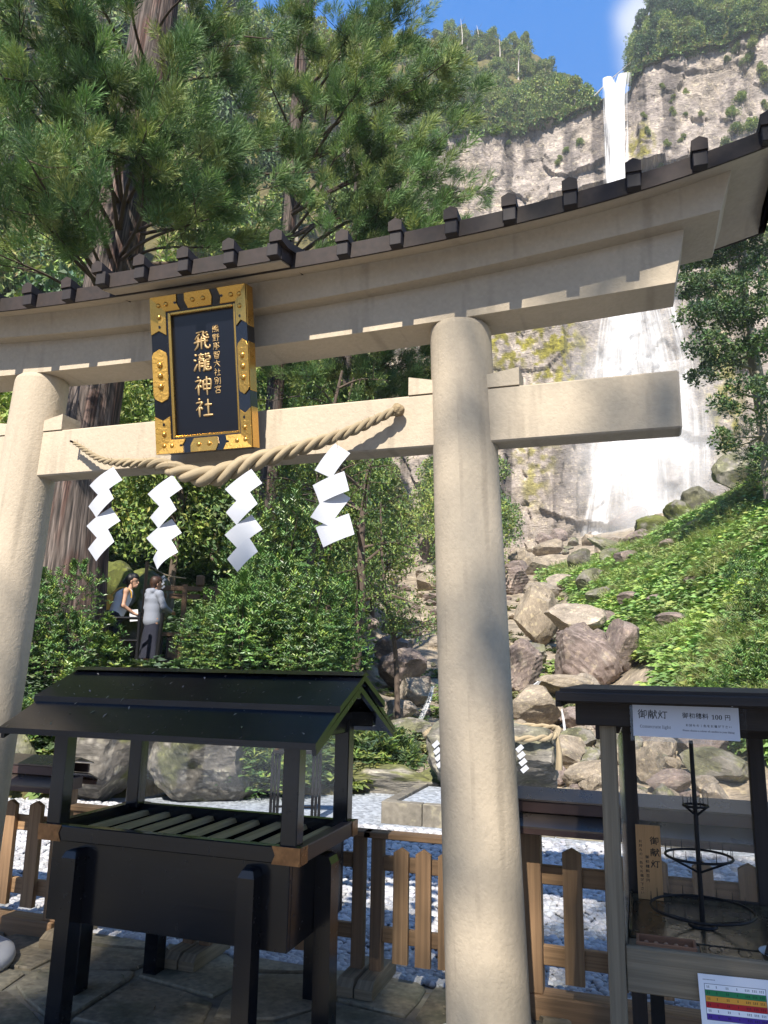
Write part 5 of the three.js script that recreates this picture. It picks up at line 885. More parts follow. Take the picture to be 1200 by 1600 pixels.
{
  // wooded slopes above the cliff
  const R = rng(900), used = [];
  const ok = (x, z, r) => { if (used.some(([a, b]) => Math.hypot(a - x, b - z) < r)) return false; used.push([x, z]); return true; };
  let n = 0;
  for (let t = 0; t < 3000 && n < 150; t++) {
    const x = mix(-84, -3.4, Math.pow(R(), 0.85)), b = 0.3 + 58 * Math.pow(R(), 1.25); if (!ok(x, b, 3.3)) continue;
    const k = R(); plant(far[Math.floor(R() * 3)], V(x, topH(x, b) - 0.3, cliffZ(x, rimH(x)) - b), 0.75 + 0.7 * R() * k + (b < 4 ? -0.05 : 0.15), R() * 6.28, 'sunlit broadleaf tree on the mountainside above the cliff', 'tree', 'trees above the cliff, falls side', 0.8 + 0.4 * R(), 'cliff_top_tree'); n++;
  }
  n = 0;
  for (let t = 0; t < 3000 && n < 110; t++) {
    const x = mix(5.5, 50, R()), b = 0.2 + 57 * Math.pow(R(), 1.2); if (!ok(x, b + 300, 3.2)) continue;
    plant(R() < 0.6 ? far[Math.floor(R() * 3)] : farDark, V(x, topH(x, b) - 0.3, cliffZ(x, rimH(x)) - b), 0.8 + 0.6 * R(), R() * 6.28, 'leafy tree crowding the cliff top right of the falls', 'tree', 'trees above the cliff, far side', 0.85 + 0.4 * R(), 'cliff_top_tree'); n++;
  }
  for (const [x, b, s, lab] of [[-6.2, 2.5, 1.35, 'rounded tree at the very lip left of the falls'], [-10.5, 5, 1.7, 'tall leafy tree close left of the falls head'], [-15.5, 7, 2.0, 'tallest broad crown on the skyline left of the falls'], [-20.5, 10, 1.8, 'broad crown beside the tallest skyline crown'], [-12.5, 12, 1.6, 'tree behind the tall skyline crown'], [-26, 14, 1.6, 'skyline crown beneath the leaning dead trunk']]) plant(far[Math.round(-x) % 2], V(x, topH(x, b) - 0.5, cliffZ(x, rimH(x)) - b), s, x, lab, 'tree', 'tall crowns left of the falls', 1.1, 'cliff_top_tree');
  // green spur that closes the right side of the cliff
  n = 0;
  for (let t = 0; t < 3000 && n < 70; t++) {
    const h = mix(70, 168, R()), edge = lerpTable([[70, 16], [100, 17.5], [120, 19], [135, 25], [150, 30], [170, 30]], h), x = edge + 34 * R() * R() + 1; if (!ok(x + 500, h, 3.0)) continue;
    plant(far[Math.floor(R() * 3)], V(x, h - 1.5, cliffZ(x, h) + 0.4), 0.5 + 0.4 * R(), R() * 6.28, 'bright shrubby tree clinging to the right cliff face', 'tree', 'trees on the right cliff face', 0.9, 'cliff_face_tree'); n++;
  }
  // bushes on ledges
  for (const [x, h, s, lab] of [[-14.5, 137, 0.5, 'rounded bush on the cliff ledge left of the upper falls'], [-34, 129, 0.32, 'small bush on the pale cliff face'], [-6.5, 113, 0.28, 'yellowish tuft on the cliff beside the falling water'], [-22, 124, 0.3, 'tiny bush in a crack under the ledge'], [8, 141, 0.42, 'lime-green bush clinging right beside the falls'], [11, 128, 0.5, 'green bush on the dark overhang right of the falls'], [14.5, 146, 0.5, 'leafy bush in the middle of the right cliff'], [18.5, 152, 0.45, 'bush on the upper right cliff']]) plant(far[1], V(x, h - 1, cliffZ(x, h) + 0.4), s, x, lab, 'bush', 'bushes on cliff ledges', 1, 'ledge_bush');
  // more greenery rooted in the cracks of both cliff faces
  for (let i = 0; i < 34; i++) { const right = i % 3 > 0, x = right ? mix(6.5, 30, R()) : mix(-60, -5, R()), h = right ? mix(112, 160, R()) : mix(100, 148, R()); if (!ok(x + 900, h, 3)) continue; plant(far[i % 3], V(x, h - 0.8, cliffZ(x, h) + 0.3), 0.22 + 0.32 * R(), i, right ? 'small bush rooted in the right cliff face' : 'small bush rooted in the left cliff face', 'bush', right ? 'small bushes of the right cliff face' : 'small bushes of the left cliff face', 0.8, 'ledge_bush'); }
  // dead snags on the skyline
  for (const [x, b, h, lab] of [[-52, 46, 15, 'tallest bare dead trunk on the skyline, with twigs'], [-45, 44, 12, 'straight bare dead trunk second on the skyline'], [-37, 40, 11, 'slim bare dead trunk on the wooded skyline'], [-29.5, 32, 11.5, 'leaning bare dead trunk nearest the tall leafy crown']]) {
    const s = thing('dead_tree', lab, 'dead tree', 'bare dead trunks on the skyline', [x, topH(x, b), cliffZ(x, rimH(x)) - b]), Q = rng(Math.round(-x));
    part(s, 'trunk', limb([V(0, -1, 0), V(0.2, h * 0.5, 0), V((Q() - 0.5) * 1.5, h, 0)], [0.3, 0.2, 0.06], 6), mat(0.5, 0.45, 0.4, { roughness: 0.95 }));
    for (let i = 0; i < 6; i++) { const y = h * (0.45 + 0.09 * i), a = Q() * 6.28, l = 2.4 * (1.2 - i * 0.12); part(s, 'branch', limb([V(0.15, y, 0), V(Math.cos(a) * l * 0.6, y + 0.5, Math.sin(a) * l * 0.6), V(Math.cos(a) * l, y + 1.5, Math.sin(a) * l)], [0.07, 0.05, 0.02], 4), twig); }
  }
  const lean = thing('leaning_snag', 'pale fallen trunk leaning out over the head of the falls', 'dead tree', null, [-3.4, 155, -190]); part(lean, 'trunk', limb([V(-1.5, 1.5, 0), V(3, 4, 2), V(8.5, 8, 2)], [0.2, 0.14, 0.04], 6), mat(0.5, 0.45, 0.38, { roughness: 0.95 }));
  // scrub between the trees
  const cl = makeCrown(31, { w: 2.4, h: 1.5, base: 0, lobes: 6, clumps: 150, size: 0.5, cols: [...GREEN.olive, ...GREEN.mid, ...GREEN.bright] }).crown;
  const N = 1600, im = new THREE.InstancedMesh(cl, leafM, N), m = new THREE.Matrix4(), q = new THREE.Quaternion();
  for (let i = 0; i < N; i++) { const right = i % 4 === 0, x = right ? mix(6, 60, R()) : mix(-90, -3, R()), b = -0.6 + 60 * R() * R(), s = 0.9 + 1.1 * R(); q.setFromEuler(new THREE.Euler(0, R() * 6.28, 0)); m.compose(V(x, topH(x, Math.max(0, b)) - 0.3 - (b < 0 ? 1 : 0), cliffZ(x, rimH(x)) - b), q, V(s, s, s)); im.setMatrixAt(i, m); }
  im.name = 'mountain_scrub'; im.userData.kind = 'stuff'; tag(im, 'low scrub covering the mountainside between the trees', 'scrub'); im.castShadow = im.receiveShadow = true; scene.add(im);
}
{
  // hillside on the left, behind the wood
  const R = rng(910), used = []; let n = 0;
  for (let t = 0; t < 6000 && n < 130; t++) {
    const d = 34 * Math.pow(190 / 34, R()), az = mix(-58, -14.5, R()), p = onLand(az, d); if (isScree(p.x, p.z) > 0.3 && d < 150) continue;
    const r = 2.2 + d * 0.035; if (used.some(([a, b]) => Math.hypot(a - p.x, b - p.z) < r)) continue; used.push([p.x, p.z]);
    plant(R() < 0.85 ? far[Math.floor(R() * 3)] : farDark, p, (0.75 + 0.5 * R()) * (0.8 + d * 0.0075), R() * 6.28, 'sunlit tree on the steep slope behind the cedars', 'tree', 'trees on the slope behind the cedars', 0.9 + 0.4 * R()); n++;
  }
  // nearer wood, leaf by leaf
  const list = [[-44, 27, 1.1], [-39.5, 24, 0.95], [-36.5, 29, 1.2], [-34, 22, 0.8], [-31, 27, 1.1], [-28.5, 23, 0.85], [-26, 31, 1.2], [-24, 26, 0.85], [-21.5, 33, 1.1], [-22.5, 22, 0.6], [-19.3, 40, 1.0], [-41, 38, 1.5], [-33, 40, 1.6], [-47, 20, 0.9], [-12.6, 52, 1.0], [-11.2, 62, 1.3], [-12.8, 78, 1.8], [-10.6, 95, 2.1], [-13.8, 110, 2.4]];
  list.forEach(([az, d, s], i) => plant(near[i % 3], onLand(az, d, -0.2), s, i * 1.7, 'leafy tree of the sunlit wood behind the gate', 'tree', 'trees of the near wood', 1 + 0.2 * hash(i, 2, 2)));
  // ferny ground cover of the right slope and the left bank
  const L = new Leaves(), Q = rng(41);
  for (let i = 0; i < 15; i++) { const a = i / 15 * 6.28 + Q() * 0.6, d = V(Math.cos(a), 0.55 + 0.7 * Q(), Math.sin(a)).normalize(), tone = pick(Q, [[1, 1, 1]], 0.18), st = V((Q() - 0.5) * 0.2, 0, (Q() - 0.5) * 0.2); let p = st, dd = d.clone(); for (let k = 0; k < 3; k++) { L.leaf(p, dd, V(0, 1, 0).addScaledVector(randDir(Q), 0.4).normalize(), 0.16, 0.1, tone, 0.1); L.leaf(p, dd.clone().add(V(dd.z, 0.1, -dd.x).multiplyScalar(0.8)).normalize(), V(0, 1, 0), 0.1, 0.045, tone); L.leaf(p, dd.clone().add(V(-dd.z, 0.1, dd.x).multiplyScalar(0.8)).normalize(), V(0, 1, 0), 0.1, 0.045, tone); p = p.clone().addScaledVector(dd, 0.12); dd.y -= 0.4; dd.normalize(); } }
  const fern = L.geometry(), G = new Leaves();
  for (let i = 0; i < 34; i++) { const a = Q() * 6.28, l = 0.22 + 0.2 * Q(), d = V(Math.cos(a) * 0.55, 1, Math.sin(a) * 0.55).normalize(), st = V((Q() - 0.5) * 0.22, -0.02, (Q() - 0.5) * 0.22), s = V(-Math.sin(a), 0, Math.cos(a)), tone = pick(Q, [[1, 1, 1]], 0.2); G.needle(st, d, l, 0.02, tone, s); G.needle(st.clone().addScaledVector(d, l * 0.8), V(d.x * 1.6, 0.25, d.z * 1.6).normalize(), l * 0.6, 0.016, tone, s); }
  const grass = G.geometry();
  function cover(name, label, N, place, cols, shape = fern) {
    const im = new THREE.InstancedMesh(shape, leafM, N), m = new THREE.Matrix4(), q = new THREE.Quaternion(), c = new THREE.Color(); let k = 0, t = 0;
    while (k < N && t++ < N * 12) { const [p, s] = place(R) || []; if (!p) continue; q.setFromEuler(new THREE.Euler((R() - 0.5) * 0.5, R() * 6.28, (R() - 0.5) * 0.5)); m.compose(p, q, V(s, s * (0.7 + 0.6 * R()), s)); im.setMatrixAt(k, m); const n = fbm(p.x * 0.35, p.z * 0.35, 2, 3, 950), cc = pick(R, n > 0.56 ? cols[0] : n > 0.44 ? cols[1] : cols[2], 0.3); im.setColorAt(k++, c.setRGB(...cc)); }
    im.count = k; im.name = name; im.userData.kind = 'stuff'; tag(im, label, 'undergrowth'); im.castShadow = im.receiveShadow = true; scene.add(im);
  }
  cover('fern_slope', 'bright ferns and grasses covering the slope right of the stream', 40000, (R) => { const d = 13 * Math.pow(95 / 13, Math.pow(R(), 0.75)), az = mix(-7, 14, R()), p = onLand(az, d, 0); if (isScree(p.x, p.z) > 0.35 + 0.3 * R()) return null; if (boulders.some(([x, z, r]) => Math.hypot(x - p.x, z - p.z) < r * 0.8)) return null; p.y -= 0.03; return [p, (0.5 + 0.9 * R()) * (0.8 + d * 0.018)]; }, [[[0.28, 0.43, 0.08], [0.34, 0.45, 0.09], [0.22, 0.38, 0.07]], [[0.22, 0.4, 0.075], [0.17, 0.34, 0.075], [0.22, 0.36, 0.09]], [[0.28, 0.36, 0.09], [0.15, 0.3, 0.06], [0.2, 0.34, 0.07]]]);
  cover('slope_grass', 'pale grass tufts among the ferns of the right slope', 4500, (R) => { const d = 14 * Math.pow(95 / 14, Math.pow(R(), 0.75)), az = mix(-6.5, 13, R()), p = onLand(az, d, 0); if (isScree(p.x, p.z) > 0.6 || fbm(p.x * 0.3, p.z * 0.3, 5, 3, 970) < 0.47) return null; return [p, (0.7 + 0.9 * R()) * (0.8 + d * 0.014)]; }, [[[0.36, 0.45, 0.12], [0.3, 0.42, 0.1]], [[0.3, 0.42, 0.09], [0.4, 0.44, 0.15]], [[0.3, 0.4, 0.1], [0.38, 0.38, 0.14]]], grass);
  cover('bank_undergrowth', 'mixed undergrowth of the shady bank behind the yard', 9000, (R) => { const d = 10.2 * Math.pow(40 / 10.2, Math.pow(R(), 0.8)), az = mix(-54, -18.5, R()); if (az > -40 && az < -31.5 && d > 13 && d < 17.5) return null; const p = onLand(az, d, 0); if (isScree(p.x, p.z) > 0.4) return null; return [p, (0.5 + 0.7 * R()) * (0.8 + d * 0.018)]; }, [GREEN.mid, [...GREEN.mid, ...GREEN.bright], [...GREEN.dark, ...GREEN.mid]]);
  cover('scree_weeds', 'scattered weeds growing between the scree rocks', 700, (R) => { const d = 14 + 60 * R() * R(), az = mix(-19, -3, R()), p = onLand(az, d, 0); if (isScree(p.x, p.z) < 0.5 || fbm(p.x * 0.3, p.z * 0.3, 7, 3, 960) < 0.52) return null; return [p, (0.4 + 0.5 * R()) * (0.7 + d * 0.015)]; }, [GREEN.bright, GREEN.mid, GREEN.olive]);
}

// shrubs: sprigs of leaves over a lumpy dome
function shrubProto(name, seed, { w, h, d, sprigs, leaf, aspect, cols, m = glossyM, stems = 7 }) {
  const R = rng(seed), L = new Leaves(), lobes = []; for (let i = 0; i < 9; i++) { const a = R() * 6.28, r = 0.55 * Math.sqrt(R()); lobes.push([V(Math.cos(a) * r * w / 2, h * (0.25 + 0.5 * R()), Math.sin(a) * r * d / 2), 0.3 + 0.22 * R()]); }
  const twigs = [];
  for (let i = 0; i < sprigs; i++) {
    const [c, r] = lobes[Math.floor(R() * 9)], dir = randDir(R, 0.35), q = c.clone().add(V(dir.x * r * w / 2, dir.y * r * h * 0.8, dir.z * r * d / 2).multiplyScalar(1 - 0.4 * R() * R())); if (q.y < 0.03) q.y = 0.03 + R() * 0.1;
    const axis = dir.clone().add(V(0, 0.5, 0)).addScaledVector(randDir(R), 0.6).normalize(), n = 6 + Math.floor(R() * 3), tone = pick(R, cols);
    for (let k = 0; k < n; k++) { const a = k * 2.4, side = V(Math.cos(a), 0.25, Math.sin(a)).addScaledVector(axis, 0.7).normalize(); L.leaf(q.clone().addScaledVector(axis, k * leaf * 0.16), side, axis.clone().add(V(0, 0.6, 0)).normalize(), leaf * (0.75 + 0.5 * R()), leaf * aspect, tone.map((v) => v * (0.85 + 0.3 * R())), 0.12); }
  }
  for (let i = 0; i < stems; i++) { const c = lobes[i % 9][0]; twigs.push(limb([V((R() - 0.5) * 0.2, -0.15, (R() - 0.5) * 0.2), V(c.x * 0.5, c.y * 0.5, c.z * 0.5), c.clone().add(V(0, h * 0.2, 0))], [0.02, 0.013, 0.005], 5)); }
  const g = new THREE.Group(); g.name = name; part(g, 'stems', merged(twigs), twig); part(g, 'foliage', L.geometry(), m); return g;
}
{
  const sh = shrubProto('evergreen_shrub', 51, { w: 2.4, h: 2.0, d: 1.8, sprigs: 1500, leaf: 0.085, aspect: 0.36, cols: [...GREEN.mid, [0.15, 0.27, 0.07], [0.12, 0.24, 0.06], GREEN.bright[2]] });  // brighter leaf tones mixed into both shrubs in place of sun dapples
  const sh2 = shrubProto('evergreen_shrub', 52, { w: 2.4, h: 2.2, d: 1.8, sprigs: 1400, leaf: 0.08, aspect: 0.34, cols: [...GREEN.mid, GREEN.dark[1], [0.15, 0.27, 0.07], GREEN.bright[0]] });
  const S = (p, az, d, s, lab, lift = -0.1, sy = 1) => plant(p, onLand(az, d, lift), s, az * 3, lab, 'shrub', 'evergreen shrubs along the bank', sy);
  S(sh, -28.5, 12.4, 0.95, 'dense evergreen shrub above the middle of the box roof', -0.1, 1.05);
  S(sh2, -25.2, 12.0, 0.85, 'dense evergreen shrub above the right half of the box roof');
  S(sh, -22.6, 12.6, 0.85, 'dense evergreen shrub before the slender tree', -0.05, 1.15);
  S(sh2, -31.4, 12.6, 0.62, 'low evergreen shrub beside the long-skirted visitor', -0.3);
  S(sh2, -27.3, 13.6, 1.0, 'tall dark evergreen shrub rising behind the others', 0.1, 1.35);
  S(sh2, -41.8, 12.0, 0.72, 'leafy shrub at the foot of the great cedar', -0.1, 1.15);
  S(sh, -44.2, 12.8, 0.85, 'leafy shrub between the left pillar and the cedar', -0.1, 1.1);
  S(sh, -47.5, 12.4, 0.9, 'leafy shrub hidden mostly behind the left pillar', -0.1, 1.0);
  S(sh2, -20.2, 12.6, 0.5, 'small shrub at the scree edge right of the box roof', -0.1);
  const sap = shrubProto('sapling', 53, { w: 1.0, h: 1.0, d: 0.8, sprigs: 300, leaf: 0.09, aspect: 0.4, cols: [...GREEN.bright, ...GREEN.mid], stems: 4 });
  plant(sap, onLand(-38.3, 12.4, -0.05), 0.85, 0.4, 'light green sapling in front of the two visitors', 'sapling', null, 1.0);
  plant(sap, onLand(-39.6, 11.4, -0.1), 0.7, 2.1, 'small light sapling below the cedar trunk', 'sapling');
  plant(sap, V(-7.3, 0.5, -7.7), 0.75, 1.1, 'bright broad-leaved plant above the left fence cap', 'plant');
  const fe = shrubProto('fern_bush', 54, { w: 1.5, h: 0.95, d: 1.0, sprigs: 620, leaf: 0.12, aspect: 0.2, cols: [...GREEN.mid, ...GREEN.dark, ...GREEN.bright], m: leafM, stems: 3 });
  plant(fe, at(-28.6, 10.0, -0.05), 1.05, 0.2, 'ferny bush beside the pale speckled boulder', 'bush', 'ferny bushes at the yard edge', 1.15);
  plant(fe, at(-25.2, 10.1, -0.05), 0.95, 1.4, 'ferny bush seen between the box\'s right posts', 'bush', 'ferny bushes at the yard edge', 1.1);
  plant(fe, at(-20.2, 10.8, 0.1), 0.95, 2.4, 'grassy bush above the mossy kerb stone', 'bush', 'ferny bushes at the yard edge', 1.1);
  plant(fe, at(-17.3, 10.9, 0.05), 0.7, 0.9, 'grassy tuft between kerb stone and roped rock', 'bush', 'ferny bushes at the yard edge');
  plant(sh, onLand(7.8, 17, -0.3), 0.8, 0.5, 'dark leafy shrub above the right end of the stand roof', 'shrub');
  plant(sh2, onLand(7.9, 21, -0.3), 1.0, 1.5, 'dark shrub partway up the fern slope', 'shrub');
  plant(sh, onLand(5.4, 17.5, -0.5), 0.6, 2.5, 'round green shrub just above the stand roof', 'shrub');
  plant(sh2, onLand(8.8, 46, -0.3), 2.0, 1.5, 'shadowed shrub near the crest of the fern slope', 'shrub');
}

// ---------------------------------------------------------------- cedars
function tuftGeometry(seed, n, len) {
  const R = rng(seed), L = new Leaves();
  for (let i = 0; i < n; i++) {
    const t = R(), a = R() * 6.28, axis = V(0, 1, 0), out = V(Math.cos(a), 0, Math.sin(a)), dir = axis.clone().multiplyScalar(0.75 + 0.5 * t).addScaledVector(out, 0.35 + 0.75 * R()).normalize(), st = V(out.x * 0.02, t * len * 0.85, out.z * 0.02), tone = pick(R, [[1, 1, 1]], 0.22), side = dir.clone().cross(randDir(R)).normalize();
    const l = len * (0.5 + 0.4 * R()); L.needle(st, dir, l, l * 0.055, tone, side);
    for (let k = 0; k < 3; k++) { const d2 = dir.clone().addScaledVector(randDir(R), 0.55).normalize(); L.needle(st.clone().addScaledVector(dir, l * (0.2 + 0.22 * k)), d2, l * 0.4, l * 0.038, tone, d2.clone().cross(randDir(R)).normalize()); }
  }
  return L.geometry();
}
const tuftA = tuftGeometry(61, 60, 0.3);
function cedar(name, label, base, points, radii, pads, seed, barkRep) {
  const t = thing(name, label, 'cedar tree', 'great cedars around the gate', [base.x, base.y, base.z]), R = rng(seed);
  // fluted trunk
  const line = smoothLine(points, 40), n = 41, seg = 40, pos = [], uv = [], idx = [];
  line.forEach((p, i) => { const f = i / (n - 1) * (radii.length - 1), k = Math.min(radii.length - 2, Math.floor(f)), r0 = mix(radii[k], radii[k + 1], f - k); for (let j = 0; j <= seg; j++) { const a = j / seg * 2 * Math.PI, r = r0 * (1 + 0.07 * Math.sin(a * 7 + p.y * 0.15) * sstep(8, 0, p.y) + 0.1 * (fbm(Math.cos(a) * 3 + seed, Math.sin(a) * 3, p.y * 0.22, 3, seed) - 0.5)); pos.push(p.x + r * Math.cos(a), p.y, p.z + r * Math.sin(a)); uv.push(j / seg * barkRep, p.y / 3); } });
  for (let i = 0; i < n - 1; i++) for (let j = 0; j < seg; j++) { const a = i * (seg + 1) + j, b = a + seg + 1; idx.push(a, b, a + 1, a + 1, b, b + 1); }
  const g = new THREE.BufferGeometry(); g.setAttribute('position', new THREE.Float32BufferAttribute(pos, 3)); g.setAttribute('uv', new THREE.Float32BufferAttribute(uv, 2)); g.setIndex(idx); g.computeVertexNormals(); part(t, 'trunk', g, barkM);
  const per = 30, all = [], limbsG = [];
  const trunkAt = (y) => { let b = line[0]; for (const p of line) if (Math.abs(p.y - y) < Math.abs(b.y - y)) b = p; return b.clone(); };
  pads.forEach(([c, r, bare]) => {
    const q = c.clone().sub(base), s = trunkAt(Math.max(1, Math.min(q.y + 0.22 * Math.hypot(q.x, q.z) * 0.6, line[n - 1].y))), m = s.clone().lerp(q, 0.5); m.y += 0.12 * s.distanceTo(q) * (R() - 0.35);
    const br = smoothLine([s, m, q.clone().add(V((R() - 0.5) * r, (R() - 0.5) * r * 0.5, (R() - 0.5) * r))], 12), len = s.distanceTo(q); limbsG.push(limb(br, br.map((_, i) => mix(0.018 + 0.009 * len, 0.008, i / 12)), 6));
    if (bare) return;
    const subs = []; for (let k = 0; k < 6; k++) { const e = q.clone().add(V((R() - 0.5) * 2 * r, (R() - 0.45) * 1.5 * r, (R() - 0.5) * 2 * r)); const st = br[7 + Math.floor(R() * 5)], md = st.clone().lerp(e, 0.5).add(V(0, -0.06 * r, 0)); const sl = smoothLine([st, md, e], 6); limbsG.push(limb(sl, sl.map((_, i) => mix(0.012, 0.004, i / 6)), 4)); subs.push(sl); }
    for (let k = 0; k < per * Math.min(1.6, r * r * 1.3); k++) { const sl = subs[Math.floor(R() * 6)], b = sl[1 + Math.floor(R() * 6)], p = b.clone().add(V((R() - 0.5), (R() - 0.5) * 0.7, (R() - 0.5)).multiplyScalar(0.34 * r)), d = p.clone().sub(s).setY(0).normalize().add(V((R() - 0.5) * 1.2, 0.55 + (R() - 0.5) * 0.9 - 0.4 * R(), (R() - 0.5) * 1.2)).normalize(); all.push([p, d, (0.75 + 0.6 * R())]); }
  });
  part(t, 'branches', merged(limbsG), twig);
  const im = new THREE.InstancedMesh(tuftA, needleM, all.length), mm = new THREE.Matrix4(), qq = new THREE.Quaternion(), c = new THREE.Color();
  all.forEach(([p, d, s], i) => { qq.setFromUnitVectors(V(0, 1, 0), d); mm.compose(p, qq, V(s, s, s)); im.setMatrixAt(i, mm); im.setColorAt(i, c.setRGB(...pick(R, GREEN.cedar, 0.28))); });
  im.name = 'foliage'; im.userData.kind = 'stuff'; im.castShadow = im.receiveShadow = true; t.add(im); return t;
}
const barkM = mat(0.34, 0.29, 0.27, { map: T.bark, bumpMap: T.barkBump, bumpScale: 0.05, roughness: 0.95 });
{
  const see = (az, el, d) => { const p = at(az, d); p.y = 1.55 + d * Math.tan(rad(el)); return p; };
  const Q = rng(71), pad = (az, el, d, r = 0.75, bare) => [see(az, el, d), r, bare];
  const b1 = onLand(-41, 14.5, -0.3), up = (az, h) => { const p = at(az, 14.5, h); return p.sub(V(b1.x, 0, b1.z)).sub(V(0, b1.y, 0)); };
  const l1 = [[-49, 40, 11], [-46.5, 41.5, 11.5], [-44, 40, 10.5], [-48.3, 36.5, 10], [-45.5, 37.5, 10.5], [-42.5, 38, 11], [-40.6, 37.4, 11.5], [-36.6, 38.6, 11.5], [-35.5, 41.5, 12], [-33, 43, 12.5], [-31.5, 40, 12.5], [-47, 33.5, 10.5], [-44.2, 34.2, 10.5], [-41.5, 35, 10.5], [-39, 35.4, 11], [-36.5, 36.2, 11.5], [-33, 36.5, 12], [-31.2, 35.6, 12.5], [-47.8, 29.8, 11], [-43.5, 31.2, 10.5], [-36.4, 33, 11], [-34.8, 31.4, 11.5], [-32.4, 33, 12], [-29.4, 33.6, 12.5], [-44.6, 28.6, 11.5], [-33.4, 29.6, 12], [-30, 30.6, 12.5], [-48.5, 26, 12], [-45.8, 44, 11], [-42, 44.5, 11.5], [-35.4, 45.5, 12], [-49.5, 44, 11]];
  const tall = cedar('great_cedar', 'great cedar with furrowed reddish trunk and drooping needle sprays', b1, [V(0, -0.2, 0), up(-40.8, 5), up(-40.1, 8.5), up(-38.7, 15), up(-38.2, 24)], [0.72, 0.52, 0.49, 0.44, 0.3], [...l1.map(([a, e, d]) => pad(a + Q() - 0.5, e + Q() - 0.5, d + (Q() - 0.5) * 1.5, 0.62 + 0.35 * Q())), pad(-26.5, 29.5, 12.5, 0.4, true), pad(-28.5, 43, 13, 0.4, true), pad(-24.5, 35, 13, 0.5, true)], 501, 2);
  const b2 = onLand(-27.4, 20, -0.3), up2 = (az, h) => at(az, 20, h).sub(V(b2.x, b2.y, b2.z));
  const l2 = [[-27, 44.5, 17], [-24.8, 43, 17], [-22.6, 44.6, 16.5], [-20.4, 43.5, 16], [-18.2, 44.8, 16], [-16.4, 43.2, 16], [-22, 40.5, 16], [-20, 40.8, 15.5], [-17.8, 40.6, 15.5], [-15.8, 40.4, 15.5], [-14.2, 40.8, 16], [-28.2, 38, 16.5], [-26, 37, 16.5], [-22.5, 37, 16], [-20.2, 37.2, 15.5], [-18.2, 37.2, 15.5], [-16.2, 37.4, 15.5], [-14, 37, 15.5], [-22.5, 33.8, 16], [-20.6, 34.2, 15.5], [-18.6, 34, 15], [-16.6, 34.2, 15], [-14.8, 34, 15.5], [-13.2, 35, 15.5], [-22.4, 31, 16], [-20, 31.2, 15.5], [-17.6, 31.4, 15], [-15.4, 31.6, 15], [-12.8, 32, 15.5], [-29, 40.8, 17], [-25.5, 40.5, 17]];
  cedar('great_cedar', 'slimmer dark cedar whose long boughs reach toward the falls', b2, [V(0, -0.2, 0), up2(-27.4, 6), up2(-27.0, 12), up2(-26.4, 20), up2(-26, 30)], [0.3, 0.24, 0.22, 0.19, 0.1], l2.map(([a, e, d]) => pad(a + Q() - 0.5, e + Q() - 0.5, d + (Q() - 0.5) * 1.5, 0.75 + 0.4 * Q())), 502, 1);
  const b3 = onLand(-22.6, 24, -0.3), up3 = (az, h) => at(az, 24, h).sub(V(b3.x, b3.y, b3.z));
  const l3 = [[-29, 24, 21], [-27.5, 22.4, 20], [-25.6, 23.2, 20], [-23.8, 22.2, 19.5], [-22.2, 23.6, 20], [-20.4, 22.4, 19.5], [-18.8, 23.2, 19], [-17.2, 22.2, 19], [-16, 21, 19], [-26.6, 20.4, 20], [-24.6, 20.6, 20], [-21.4, 20.2, 19.5], [-19, 20.6, 19], [-16.6, 19.4, 19], [-15.6, 23, 19.5], [-14.4, 20.4, 20]];
  cedar('great_cedar', 'leaning dark trunk with low boughs just above the tie beam', b3, [V(0, -0.2, 0), up3(-22.4, 4), up3(-21.8, 9), up3(-21.4, 16), up3(-21, 24)], [0.2, 0.17, 0.15, 0.12, 0.05], l3.map(([a, e, d]) => pad(a, e + (Q() - 0.5), d, 0.8 + 0.35 * Q())), 503, 1);
  // evergreen whose boughs hang in from the right of the falls
  const b4 = onLand(9.2, 40, -0.4), up4 = (az, h) => at(az, 40, h).sub(V(b4.x, b4.y, b4.z));
  const t4 = thing('overhanging_evergreen', 'clumpy evergreen leaning in beside the lower falls', 'evergreen tree', null, [b4.x, b4.y, b4.z]), R = rng(640), L = new Leaves(), br = [];
  const tl = smoothLine([V(0, -0.3, 0), up4(9.0, 14), up4(8.6, 18), up4(8.4, 21.5), up4(8.8, 25)], 20); br.push(limb(tl, tl.map((_, i) => mix(0.42, 0.15, i / 20)), 10));
  for (const [az, el, r] of [[4.4, 29, 1.0], [5.4, 28, 1.2], [6.8, 28.6, 1.3], [8.4, 28, 1.3], [9.6, 29.4, 1.4], [4.3, 26.6, 0.9], [5.6, 26.4, 1.1], [7.0, 26.2, 1.2], [8.6, 25.8, 1.2], [9.8, 26.6, 1.2], [5.0, 24.4, 0.9], [6.2, 24, 1.2], [7.6, 23.8, 1.2], [9.2, 24, 1.2], [5.6, 22.2, 1.0], [6.6, 22, 1.1], [8.2, 21.6, 1.1], [9.6, 21.8, 1.0], [5.3, 20.4, 0.75], [6.4, 20.6, 0.9], [7.8, 19.6, 0.8], [6.3, 18.4, 0.6], [7.1, 18, 0.6], [9.4, 19, 1.0], [6.2, 16.2, 0.6], [6.6, 15.4, 0.5], [9.8, 17, 1.0], [9.6, 14.6, 1.1], [10.2, 31, 1.4], [8.0, 31, 1.3], [9.9, 12.8, 1.0]]) {
    const c = see(az + (R() - 0.5) * 0.4, el + (R() - 0.5) * 0.5, 38 + 3 * (R() - 0.5)).sub(b4), s = tl.reduce((a, p) => Math.abs(p.y - c.y - 0.8) < Math.abs(a.y - c.y - 0.8) ? p : a, tl[0]), m = s.clone().lerp(c, 0.5).add(V(0, (R() - 0.3) * 0.7, 0)), sl = smoothLine([s, m, c], 8); br.push(limb(sl, sl.map((_, i) => mix(0.09, 0.025, i / 8)), 5));
